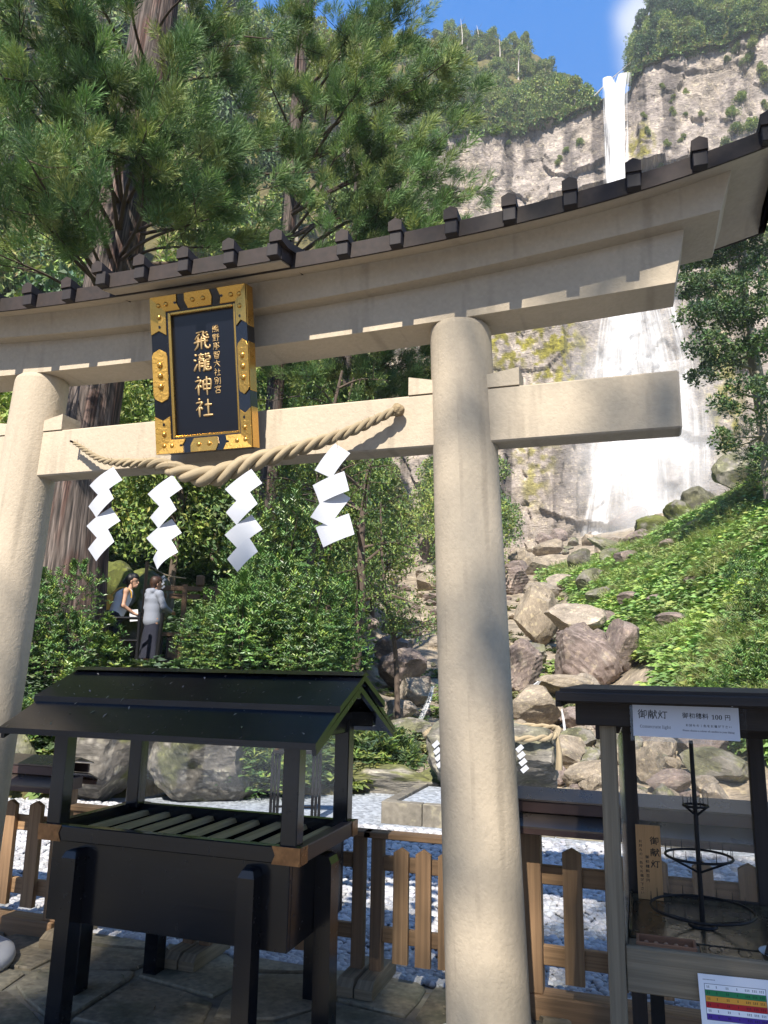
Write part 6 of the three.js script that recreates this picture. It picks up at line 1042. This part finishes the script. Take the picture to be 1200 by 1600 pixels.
    for (let k = 0; k < 60 * r * r; k++) { const d0 = randDir(R, 0.2), q = c.clone().add(V(d0.x * r, d0.y * r * 0.55, d0.z * r).multiplyScalar(0.5 + 0.5 * Math.sqrt(R()))), tone = pick(R, [...GREEN.mid, ...GREEN.dark, GREEN.mid[1]]); for (let j = 0; j < 12; j++) { const dd = randDir(R, 0.3); L.leaf(q.clone().addScaledVector(dd, 0.1), dd, randDir(R, 0.6), 0.2, 0.1, tone.map((v) => v * (0.8 + 0.4 * R()))); } }
  }
  part(t4, 'trunk_and_boughs', merged(br), paleTwig); part(t4, 'crown', L.geometry(), leafM);
}
{
  // slender broadleaf trees between the box and the scree
  function slender(label, az, d, h, r, lean, crownR, leaves, seed, lo) {
    const b = onLand(az, d, -0.2), t = thing('slender_tree', label, 'tree', 'slender trees behind the gate', [b.x, b.y, b.z]), R = rng(seed), L = new Leaves(), br = [];
    const tl = smoothLine([V(0, 0, 0), V(lean * 0.3 + 0.06, h * 0.35, 0), V(lean * 0.6 - 0.05, h * 0.65, 0.1), V(lean, h, 0)], 16); br.push(limb(tl, tl.map((_, i) => mix(r, r * 0.3, i / 16)), 8));
    for (let k = 0; k < 16; k++) {
      const s = tl[Math.floor(mix(lo * 16, 15.9, R()))], a = R() * 6.28, l = crownR * (0.5 + 0.6 * R()), e = s.clone().add(V(Math.cos(a) * l, l * (R() * 0.7 - 0.15), Math.sin(a) * l)), sl = smoothLine([s, s.clone().lerp(e, 0.5).add(V(0, 0.12 * l, 0)), e], 10); br.push(limb(sl, sl.map((_, i) => mix(r * 0.3, 0.006, i / 10)), 5));
      for (let q = 0; q < 5; q++) { const s2 = sl[4 + Math.floor(R() * 7)], e2 = s2.clone().addScaledVector(randDir(R, 0.1), l * 0.45), s3 = [s2, s2.clone().lerp(e2, 0.5).add(V(0, 0.03, 0)), e2]; br.push(limb(s3, [0.008, 0.006, 0.003], 4)); for (let n = 0; n < leaves; n++) { const p = s2.clone().lerp(e2, 0.2 + 0.8 * R()).addScaledVector(randDir(R), 0.16), tone = pick(R, [...GREEN.mid, ...GREEN.bright]); L.leaf(p, randDir(R, -0.2), V(0, 1, 0).addScaledVector(randDir(R), 0.5).normalize(), 0.085, 0.04, tone); } }
    }
    part(t, 'trunk', merged(br), trunkM); part(t, 'crown', L.geometry(), leafM);
  }
  slender('slender dark tree standing between box roof and boulder scree', -20.9, 15, 6.2, 0.13, 0.5, 1.9, 46, 81, 0.35);
  slender('thin leaning trunk behind the thickest rope coil', -24.9, 18.5, 7, 0.12, 1.0, 1.7, 30, 82, 0.5);
  slender('second thin leaning trunk close behind the first', -24.2, 19, 7, 0.09, 1.1, 1.5, 24, 83, 0.55);
  slender('young tree leaning over the scree beside the right pillar', -17.2, 17, 5.2, 0.07, -0.5, 1.5, 44, 84, 0.35);
}
{
  // unseen evergreen behind the viewpoint: leaf density set by region to shade the forecourt
  const b = V(2.4, -0.1, 19), t = thing('unseen_shade_tree', 'unseen tall evergreen behind the viewpoint, its crown shaped to shade the forecourt', 'evergreen tree', null, [b.x, b.y, b.z]), R = rng(650);
  const tl = smoothLine([V(0, 0, 0), V(-0.2, 9, 0), V(0.2, 18, 0.1), V(0, 27, 0)], 20), br = [limb(tl, tl.map((_, i) => mix(0.6, 0.15, i / 20)), 12)], L = new Leaves(), clumps = [];
  const leafiness = (fx, fz) => {                                      // how thick the crown is on the way from the sun to a spot on the paving
    const n = fbm(fx * 1.1, fz * 1.1, 3, 3, 660);
    if (fx > -1.15 + 0.1 * Math.sin(fz * 3) && fx < -0.35) return 0.3;
    if (fx >= -0.35) return fz < -5.2 ? 0.6 : 2.2 + 3 * (0.5 - n);
    if (fz < -5.0 + 0.3 * Math.sin(fx * 4)) return 0;
    if (fx < -2.75) return 0.25 + 5 * Math.max(0, 0.48 - n);
    return clamp((fz > -3.3 ? 0.8 : 1.6) + 16 * (0.5 - n), 0.06, 3.2);
  };
  for (let i = 0; i < 3200; i++) {
    const H = mix(17, 24, R()), k = H / SUN.y, fx = mix(-4.6, 4.6, R()), fz = mix(-7.6, -0.8, R()), keep = R();
    if (keep < leafiness(fx, fz) / 2.6) clumps.push(V(fx + SUN.x * k, H, fz + SUN.z * k).sub(b));
  }
  clumps.forEach((p) => { const tone = pick(R, [...GREEN.mid, ...GREEN.dark]); for (let j = 0; j < 7; j++) { const d = randDir(R); L.leaf(p.clone().addScaledVector(d, 0.14 + 0.16 * R()), randDir(R, -0.2), V(0, 1, 0).addScaledVector(randDir(R), 0.8).normalize(), 0.28, 0.14, tone); } });
  for (let i = 0; i < 46; i++) { const c = clumps[Math.floor(R() * clumps.length)], s = tl[12 + Math.floor(R() * 6)], sl = smoothLine([s, s.clone().lerp(c, 0.5).add(V(0, 0.5, 0)), c], 10); br.push(limb(sl, sl.map((_, q) => mix(0.07, 0.015, q / 10)), 5)); }
  part(t, 'trunk', merged(br), trunkM); part(t, 'crown', L.geometry(), leafM);
}
{
  // litter blown from the trees: on the offering box roof and in the paving joints
  const R = rng(990), L = new Leaves();
  for (let i = 0; i < 60; i++) { const x = mix(-0.75, 0.75, R()), z = mix(0.05, 0.5, R()), y = z < 0.3 ? 1.5225 - z * 0.433 : 1.5145 - z * 0.5012; L.leaf(V(CX + 0.01 + x, y + 0.004, ZT + 0.015 + z), V(R() - 0.5, -0.2, R() - 0.5).normalize(), V(0, 1, 0.45).normalize(), 0.014 + 0.02 * R(), 0.004 + 0.006 * R(), pick(R, [[0.3, 0.26, 0.2], [0.2, 0.2, 0.1], [0.35, 0.3, 0.25]])); }
  for (let i = 0; i < 260; i++) { const x = mix(-3.6, 0.6, R()), z = mix(-4.05, -2.6, R()); L.leaf(V(x, 0.012, z), V(R() - 0.5, 0.05, R() - 0.5).normalize(), V(0, 1, 0), 0.012 + 0.03 * R(), 0.004 + 0.008 * R(), pick(R, [[0.16, 0.11, 0.06], [0.22, 0.17, 0.09], [0.12, 0.12, 0.05]])); }
  const g = single('leaf_litter', L.geometry(), leafM, 'scattered dry leaf litter on box roof and paving', 'litter'); g.userData.kind = 'stuff';
}
// ---------------------------------------------------------------- visitors on the raised path
function blend(bones, cell, k = 0.03) {                                // tapered capsules joined by a smooth minimum, meshed
  const lo = V(9, 9, 9), hi = V(-9, -9, -9); bones.forEach(([a, b, ra, rb]) => { for (const [p, r] of [[a, ra], [b, rb]]) { lo.min(p.clone().subScalar(r + 0.04)); hi.max(p.clone().addScalar(r + 0.04)); } });
  const size = Math.max(hi.x - lo.x, hi.y - lo.y, hi.z - lo.z), N = Math.min(110, Math.ceil(size / cell) + 2), mid = lo.clone().add(hi).multiplyScalar(0.5), mc = new MarchingCubes(N, new THREE.MeshStandardMaterial(), false, false, 60000), half = size / 2;
  const B = bones.map(([a, b, ra, rb, fl = 1]) => { const dx = b.x - a.x, dy = b.y - a.y, dz = b.z - a.z; return [a.x, a.y, a.z, dx, dy, dz, Math.max(1e-9, dx * dx + dy * dy + dz * dz), ra, rb, fl]; });
  for (let z = 0; z < N; z++) for (let y = 0; y < N; y++) for (let x = 0; x < N; x++) {
    const qx = (x - N / 2) / (N / 2) * half + mid.x, qy = (y - N / 2) / (N / 2) * half + mid.y, qz = (z - N / 2) / (N / 2) * half + mid.z; let f = 9;
    for (const e of B) { const px = qx - e[0], py = qy - e[1], pz = qz - e[2], t = clamp((px * e[3] + py * e[4] + pz * e[5]) / e[6]), ex = px - e[3] * t, ey = py - e[4] * t, ez = pz - e[5] * t, g = Math.sqrt(ex * ex + ey * ey + ez * ez) - mix(e[7], e[8], t), h = clamp(0.5 + 0.5 * (f - g) / k); f = mix(f, g, h) - k * h * (1 - h); }
    mc.field[x + y * N + z * N * N] = -f;
  }
  mc.isolation = 0; mc.update(); const n = mc.count ?? mc.geometry.drawRange.count, g = new THREE.BufferGeometry(), P = mc.positionArray.slice(0, n * 3), Nn = mc.normalArray.slice(0, n * 3);
  for (let i = 0; i < n; i++) { P[i * 3] = P[i * 3] * half + mid.x; P[i * 3 + 1] = P[i * 3 + 1] * half + mid.y; P[i * 3 + 2] = P[i * 3 + 2] * half + mid.z; }
  g.setAttribute('position', new THREE.BufferAttribute(P, 3)); const w = mergeVertices(g, 1e-5); w.computeVertexNormals(); void Nn; return w;
}
function hand(w, dir, palmN, s = 1) {                                  // palm, four fingers of unequal length and a thumb from its side
  const out = [], side = dir.clone().cross(palmN).normalize(), knuckle = w.clone().addScaledVector(dir, 0.085 * s); out.push([w, knuckle, 0.026 * s, 0.032 * s]);
  [[-0.026, 0.07], [-0.009, 0.08], [0.009, 0.075], [0.026, 0.058]].forEach(([o, l]) => { const a = knuckle.clone().addScaledVector(side, o * s), b = a.clone().addScaledVector(dir, l * 0.55 * s).addScaledVector(palmN, 0.012 * s), c = b.clone().addScaledVector(dir, l * 0.4 * s).addScaledVector(palmN, 0.03 * s); out.push([a, b, 0.0095 * s, 0.009 * s], [b, c, 0.009 * s, 0.0075 * s]); });
  const a = w.clone().addScaledVector(dir, 0.03 * s).addScaledVector(side, -0.026 * s), b = a.clone().addScaledVector(side, -0.028 * s).addScaledVector(dir, 0.03 * s); out.push([a, b, 0.013 * s, 0.011 * s], [b, b.clone().addScaledVector(dir, 0.03 * s).addScaledVector(palmN, 0.01), 0.011 * s, 0.009 * s]); return out;
}
function headBones(c, f) {                                             // c centre, f unit facing direction
  const s = V(0, 1, 0).cross(f).normalize(), P = (a, u, b) => c.clone().addScaledVector(f, a).addScaledVector(V(0, 1, 0), u).addScaledVector(s, b);
  return [[P(-0.02, 0.03, 0), P(0.01, 0.035, 0), 0.088, 0.086], [P(0.03, -0.04, 0), P(0.045, -0.075, 0), 0.06, 0.045], [P(0.088, 0.012, 0), P(0.105, -0.018, 0), 0.01, 0.014], [P(0.092, -0.055, -0.018), P(0.092, -0.055, 0.018), 0.009, 0.009], [P(-0.005, 0.0, 0.083), P(-0.008, -0.03, 0.083), 0.013, 0.01], [P(-0.005, 0.0, -0.083), P(-0.008, -0.03, -0.083), 0.013, 0.01]];
}
const skin = mat(0.42, 0.24, 0.16, { roughness: 0.6 });
function face(parent, c, f) { const s = V(0, 1, 0).cross(f).normalize(); for (const b of [-0.032, 0.032]) { const g = new THREE.SphereGeometry(0.011, 10, 8); const p = c.clone().addScaledVector(f, 0.078).addScaledVector(s, b).add(V(0, 0.012, 0)); g.translate(p.x, p.y, p.z); part(parent, 'eye', g, mat(0.05, 0.035, 0.03, { roughness: 0.3 })); } }
const pathY = (az, d) => onLand(az, d).y;
{
  // woman in a white sleeveless top, stooping a little to her right
  const p = onLand(-37.7, 15.0, 0.02), g = thing('person', 'person in white sleeveless top and dark trousers, bending slightly forward', 'person', null, [p.x, p.y, p.z]); g.rotation.y = 0.62;
  const hipL = V(0, 0.84, 0.085), hipR = V(0, 0.84, -0.085), chest = V(0.13, 1.2, 0), neck = V(0.22, 1.36, 0), head = V(0.27, 1.5, 0.0), sL = V(0.17, 1.3, 0.165), sR = V(0.17, 1.3, -0.165), eL = V(0.14, 1.03, 0.22), wL = V(0.33, 0.9, 0.17), eR = V(0.16, 1.03, -0.22), wR = V(0.35, 0.93, -0.14), kL = V(0.05, 0.46, 0.09), aL = V(-0.03, 0.08, 0.09), kR = V(-0.01, 0.46, -0.09), aR = V(-0.09, 0.08, -0.09), f = V(0.96, -0.1, 0.25).normalize();
  const body = [[V(0, 0.86, 0), V(0.07, 1.02, 0), 0.13, 0.115], [V(0.07, 1.02, 0), chest, 0.115, 0.13], [chest, V(0.19, 1.3, 0), 0.13, 0.09], [sL, sR, 0.058, 0.058], [neck.clone().lerp(chest, 0.3), neck, 0.055, 0.047], [neck, head, 0.047, 0.05], [hipL, kL, 0.085, 0.058], [kL, aL, 0.058, 0.038], [hipR, kR, 0.085, 0.058], [kR, aR, 0.058, 0.038], [sL, eL, 0.047, 0.037], [eL, wL, 0.037, 0.026], [sR, eR, 0.047, 0.037], [eR, wR, 0.037, 0.026], [aL, V(0.12, 0.03, 0.1), 0.035, 0.028], [aR, V(0.06, 0.03, -0.1), 0.035, 0.028]];
  part(g, 'body', merged([blend(body, 0.016), blend(headBones(head, f), 0.006, 0.02), blend(hand(wL, V(0.9, -0.3, -0.3).normalize(), V(-0.3, -0.9, 0).normalize()), 0.005, 0.008), blend(hand(wR, V(0.9, -0.3, 0.3).normalize(), V(-0.3, -0.9, 0).normalize()), 0.005, 0.008)].map((q) => { const n = q.clone(); n.setAttribute('uv', new THREE.BufferAttribute(new Float32Array(n.attributes.position.count * 2), 2)); return n; })), skin);
  part(g, 'sleeveless_top', blend([[V(0, 0.84, 0), V(0.07, 1.02, 0), 0.15, 0.14], [V(0.07, 1.02, 0), chest, 0.14, 0.146], [chest, V(0.18, 1.28, 0), 0.146, 0.11], [V(0.16, 1.29, 0.11), V(0.16, 1.29, -0.11), 0.068, 0.068]], 0.012), mat(0.8, 0.81, 0.85, { roughness: 0.9 }));
  part(g, 'trousers', blend([[V(0, 0.86, 0), V(0, 0.8, 0), 0.146, 0.15], [hipL, kL, 0.1, 0.075], [kL, aL, 0.075, 0.06], [hipR, kR, 0.1, 0.075], [kR, aR, 0.075, 0.06]], 0.014), mat(0.012, 0.014, 0.022, { roughness: 0.85 }));
  part(g, 'hair', blend([[head.clone().add(V(-0.035, 0.055, 0)), head.clone().add(V(0.02, 0.075, 0)), 0.098, 0.085], [head.clone().add(V(-0.06, 0.02, 0)), head.clone().add(V(-0.07, -0.06, 0)), 0.07, 0.045], [head.clone().add(V(-0.1, 0.03, 0)), head.clone().add(V(-0.15, -0.02, 0.01)), 0.05, 0.04]], 0.009), mat(0.008, 0.007, 0.008, { roughness: 0.5 }));
  face(g, head, f);
  const bag = thing('shoulder_bag', 'mustard yellow bag worn at the back of the stooping person', 'bag', null, [p.x, p.y, p.z]); bag.rotation.y = 0.62;
  part(bag, 'pouch', blend([[V(-0.2, 0.98, 0.06), V(-0.13, 1.16, 0.06), 0.1, 0.085], [V(-0.22, 0.9, 0.06), V(-0.2, 0.98, 0.06), 0.08, 0.1], [V(-0.17, 1.02, -0.06), V(-0.13, 1.12, -0.06), 0.08, 0.075]], 0.012), mat(0.6, 0.33, 0.06, { roughness: 0.85 }));
  part(bag, 'strap', limb(smoothLine([V(-0.1, 1.2, 0.1), V(0.06, 1.36, 0.13), V(0.24, 1.32, 0.12), V(0.27, 1.18, 0.12)], 12), Array(13).fill(0.016), 6), mat(0.6, 0.33, 0.06, { roughness: 0.85 }));
  // leaflet in her hand
  const leaflet = single('leaflet', new THREE.BoxGeometry(0.15, 0.21, 0.003), mat(0.8, 0.8, 0.82), 'white leaflet held at the stooping person\'s waist', 'leaflet'); leaflet.position.copy(V(0.34, 0.86, 0.17).applyAxisAngle(V(0, 1, 0), 0.62).add(p)); leaflet.rotation.set(0.15, 0.62, 0.05);
}
{
  // person in grey hooded top and long dark skirt, back turned
  const p = onLand(-35.15, 15.0, 0.02), g = thing('person', 'person in grey hooded top and long navy skirt, back turned', 'person', null, [p.x, p.y, p.z]); g.rotation.y = -0.35;
  const head = V(0.0, 1.5, -0.03), f = V(0.25, -0.12, -0.96).normalize(), sL = V(-0.17, 1.3, 0), sR = V(0.17, 1.3, 0), eL = V(-0.23, 1.06, -0.02), wL = V(-0.14, 0.93, -0.2), eR = V(0.25, 1.07, -0.06), wR = V(0.17, 1.0, -0.26);
  const body = [[V(0, 0.86, 0), V(0, 1.04, 0), 0.13, 0.11], [V(0, 1.04, 0), V(0, 1.22, 0), 0.11, 0.13], [V(0, 1.22, 0), V(0, 1.32, 0), 0.13, 0.08], [sL, sR, 0.055, 0.055], [V(0, 1.3, 0), V(0, 1.42, -0.01), 0.052, 0.046], [V(0, 1.4, 0), head, 0.046, 0.05], [V(-0.08, 0.84, 0), V(-0.08, 0.46, 0), 0.085, 0.056], [V(-0.08, 0.46, 0), V(-0.08, 0.08, 0.02), 0.056, 0.036], [V(0.08, 0.84, 0), V(0.08, 0.46, 0), 0.085, 0.056], [V(0.08, 0.46, 0), V(0.08, 0.08, 0.02), 0.056, 0.036], [V(-0.08, 0.06, 0.02), V(-0.09, 0.03, -0.13), 0.036, 0.028], [V(0.08, 0.06, 0.02), V(0.09, 0.03, -0.13), 0.036, 0.028], [sL, eL, 0.045, 0.036], [eL, wL, 0.036, 0.026], [sR, eR, 0.045, 0.036], [eR, wR, 0.036, 0.026]];
  part(g, 'body', merged([blend(body, 0.016), blend(headBones(head, f), 0.006, 0.02), blend(hand(wL, V(0.35, -0.1, -0.9).normalize(), V(0, -0.9, 0.1).normalize()), 0.005, 0.008), blend(hand(wR, V(-0.35, -0.1, -0.9).normalize(), V(0, -0.9, 0.1).normalize()), 0.005, 0.008)].map((q) => { const n = q.clone(); n.setAttribute('uv', new THREE.BufferAttribute(new Float32Array(n.attributes.position.count * 2), 2)); return n; })), skin);
  part(g, 'hooded_top', blend([[V(0, 0.82, 0), V(0, 1.04, 0), 0.165, 0.15], [V(0, 1.04, 0), V(0, 1.22, 0), 0.15, 0.155], [V(0, 1.22, 0), V(0, 1.33, 0), 0.155, 0.09], [sL, sR, 0.075, 0.075], [sL, eL, 0.068, 0.056], [eL, wL, 0.056, 0.043], [sR, eR, 0.068, 0.056], [eR, wR, 0.056, 0.043], [V(-0.07, 1.36, 0.08), V(0.07, 1.36, 0.08), 0.055, 0.055], [V(0, 1.3, 0.1), V(0, 1.22, 0.13), 0.07, 0.05]], 0.013), mat(0.22, 0.24, 0.29, { roughness: 0.95, bumpMap: T.rockBump, bumpScale: 0.02 }));
  const sk = []; for (let i = 0; i <= 10; i++) sk.push([mix(0.145, 0.21, i / 10), 0.9 - i * 0.078]); const skg = lathe([[0.12, 0.93], ...sk, [0.2, 0.118]], 40), sp = skg.attributes.position; for (let i = 0; i < sp.count; i++) { const a = Math.atan2(sp.getZ(i), sp.getX(i)), k = 1 + 0.05 * Math.sin(a * 9) * sstep(0.9, 0.2, sp.getY(i)); sp.setX(i, sp.getX(i) * k); sp.setZ(i, sp.getZ(i) * k * 0.85); } skg.computeVertexNormals();
  part(g, 'long_skirt', skg, mat(0.012, 0.014, 0.028, { roughness: 0.9, side: THREE.DoubleSide }));
  part(g, 'hair', blend([[head.clone().add(V(0, 0.055, 0.03)), head.clone().add(V(0, 0.075, -0.02)), 0.1, 0.088], [head.clone().add(V(0, 0.0, 0.05)), head.clone().add(V(0, -0.07, 0.05)), 0.075, 0.05]], 0.009), mat(0.06, 0.028, 0.016, { roughness: 0.55 }));
  face(g, head, f);
  for (const s of [-1, 1]) part(g, 'shoe', blend([[V(s * 0.085, 0.04, 0.02), V(s * 0.092, 0.03, -0.13), 0.045, 0.036]], 0.01), mat(0.25, 0.14, 0.13, { roughness: 0.8 }));
}
{
  // raised path paving, black railing, timber screen with rope, mossy mound
  const paving = new THREE.CylinderGeometry(17.3, 17.3, 0.06, 40, 1, true, 0, 0.01); void paving;
  const bar = (az, d, h, lean = 0) => { const b = at(az, d); const y = landH(b.x, b.z); return [V(b.x, y - 0.1, b.z), V(b.x + lean, y + h, b.z)]; };
  const rail = thing('black_railing', 'black metal railing posts beside the two visitors', 'railing');
  for (const [az, h, lean] of [[-34.7, 1.0, 0.08], [-36.0, 0.95, 0], [-38.2, 0.95, 0], [-39.2, 0.95, 0]]) { const [a, b] = bar(az, 14.5, h, lean); part(rail, 'post', limb([a, b], [0.035, 0.035], 6), M.iron); }
  { const a = at(-36, 14.5), b = at(-39.2, 14.5); a.y = landH(a.x, a.z) + 0.85; b.y = landH(b.x, b.z) + 0.85; part(rail, 'rail', limb([a, b], [0.03, 0.03], 6), M.iron); const c = a.clone().setY(a.y - 0.4), d = b.clone().setY(b.y - 0.4); part(rail, 'rail', limb([c, d], [0.025, 0.025], 6), M.iron); }
  const q = onLand(-33.2, 16.3, -0.1), sc = thing('timber_screen', 'brown timber screen with panelled doors behind the visitors', 'screen', null, [q.x, q.y, q.z]); sc.rotation.y = 0.45;
  for (const x of [-0.62, 0.05, 0.72]) part(sc, 'post', board(0.1, 1.75, 0.1, x, 0.87, 0, 0.006), M.fenceOld);
  for (const [y, h] of [[1.66, 0.1], [0.72, 0.08], [0.12, 0.12]]) part(sc, 'rail', board(1.5, h, 0.07, 0.05, y, 0.012, 0.005), M.fenceOld);
  for (let i = 0; i < 4; i++) part(sc, 'door_panel', board(0.24, 0.5, 0.03, -0.44 + i * 0.31 + (i > 1 ? 0.06 : 0), 0.43, -0.01, 0.004), M.darkWood);
  for (let i = 0; i < 4; i++) part(sc, 'upper_board', board(0.26, 0.1, 0.025, -0.44 + i * 0.31 + (i > 1 ? 0.06 : 0), 1.5, -0.01, 0.004), M.fenceOld);
  part(sc, 'finial', board(0.16, 0.22, 0.16, 0.35, 1.83, 0, 0.02), M.fenceOld);
  const r0 = at(-35.8, 16, 0), r1 = at(-33, 16, 0), y0 = landH(r0.x, r0.z) + 1.95, rp = thing('path_rope', 'thin straw rope with paper strung behind the visitors', 'rope');
  part(rp, 'line', limb(smoothLine([V(r0.x, y0, r0.z), V((r0.x + r1.x) / 2, y0 - 0.2, (r0.z + r1.z) / 2), V(r1.x, y0 - 0.25, r1.z)], 12), Array(13).fill(0.013), 5), M.straw);
  for (let i = 0; i < 4; i++) part(rp, 'paper_fold', hull([[-0.05, -0.01, 0], [0.02, 0.04, 0.01], [0.05, 0.01, 0.012], [-0.02, -0.04, 0.004], [-0.05, -0.01, 0.002], [0.02, 0.04, 0.012]], 0).translate(mix(r0.x, r1.x, 0.45) + (i % 2) * 0.02, y0 - 0.24 - i * 0.07, mix(r0.z, r1.z, 0.45) + 0.03), M.paper);
  part(rp, 'stake', limb([V(r0.x, y0 - 2.1, r0.z), V(r0.x, y0 + 0.05, r0.z)], [0.04, 0.035], 6), M.fenceOld);
  const md = single('mossy_mound', makeRock(33, 'grey', { moss: 1, facets: 5, lichen: 0.05 }), rockMat, 'olive mossy rock mound between cedar trunk and visitors', 'rock'); md.position.copy(onLand(-38.2, 17.2, -0.1)); md.scale.set(0.75, 1.05, 0.7);
  const md2 = single('mossy_mound', makeRock(34, 'grey', { moss: 1, facets: 5, lichen: 0.05 }), rockMat, 'second mossy rock seen between the two visitors', 'rock'); md2.position.copy(onLand(-36.1, 17.4, -0.1)); md2.scale.set(0.65, 1.0, 0.6);
}
{
  // small black stand with a white box at the yard's far side
  const p = at(-23.6, 8.6), s = thing('metal_stand', 'black slatted metal stand seen beyond the offering box', 'stand', null, [p.x, 0, p.z]); s.rotation.y = 0.3;
  part(s, 'table_top', board(0.5, 0.035, 0.26, -0.12, 0.66, 0, 0.004), M.iron);
  for (const x of [-0.34, 0.1]) for (let i = 0; i < 3; i++) part(s, 'leg_slat', board(0.03, 0.66, 0.02, x + (i - 1) * 0.036, 0.32, 0.06, 0.003), M.iron);
  part(s, 'cross_bar', board(0.44, 0.02, 0.02, -0.12, 0.1, 0.06, 0.003), M.iron);
  part(s, 'upright', board(0.05, 0.2, 0.03, -0.16, 0.77, 0, 0.003), M.iron);
  const b = thing('white_box', 'small white box on the black stand', 'box', null, [p.x - 0.02, 0.679, p.z]); part(b, 'carton', board(0.15, 0.075, 0.1, 0.04, 0.038, 0.02, 0.004), mat(0.75, 0.76, 0.78, { roughness: 0.6 })); part(b, 'lid', board(0.155, 0.012, 0.105, 0.04, 0.081, 0.02, 0.002), mat(0.8, 0.8, 0.82));
  const e = thing('orange_box', 'tiny orange box at the other end of the black stand', 'box', null, [p.x - 0.38, 0.679, p.z]); part(e, 'carton', board(0.05, 0.06, 0.05, 0, 0.03, 0, 0.004), mat(0.7, 0.32, 0.08)); part(e, 'lid', board(0.054, 0.01, 0.054, 0, 0.065, 0, 0.002), mat(0.75, 0.4, 0.12));
}

// moist summer air of the gorge
scene.fog = new THREE.FogExp2(0xdce6f0, 0.0004);

shade(scene);
renderer.render(scene, camera);
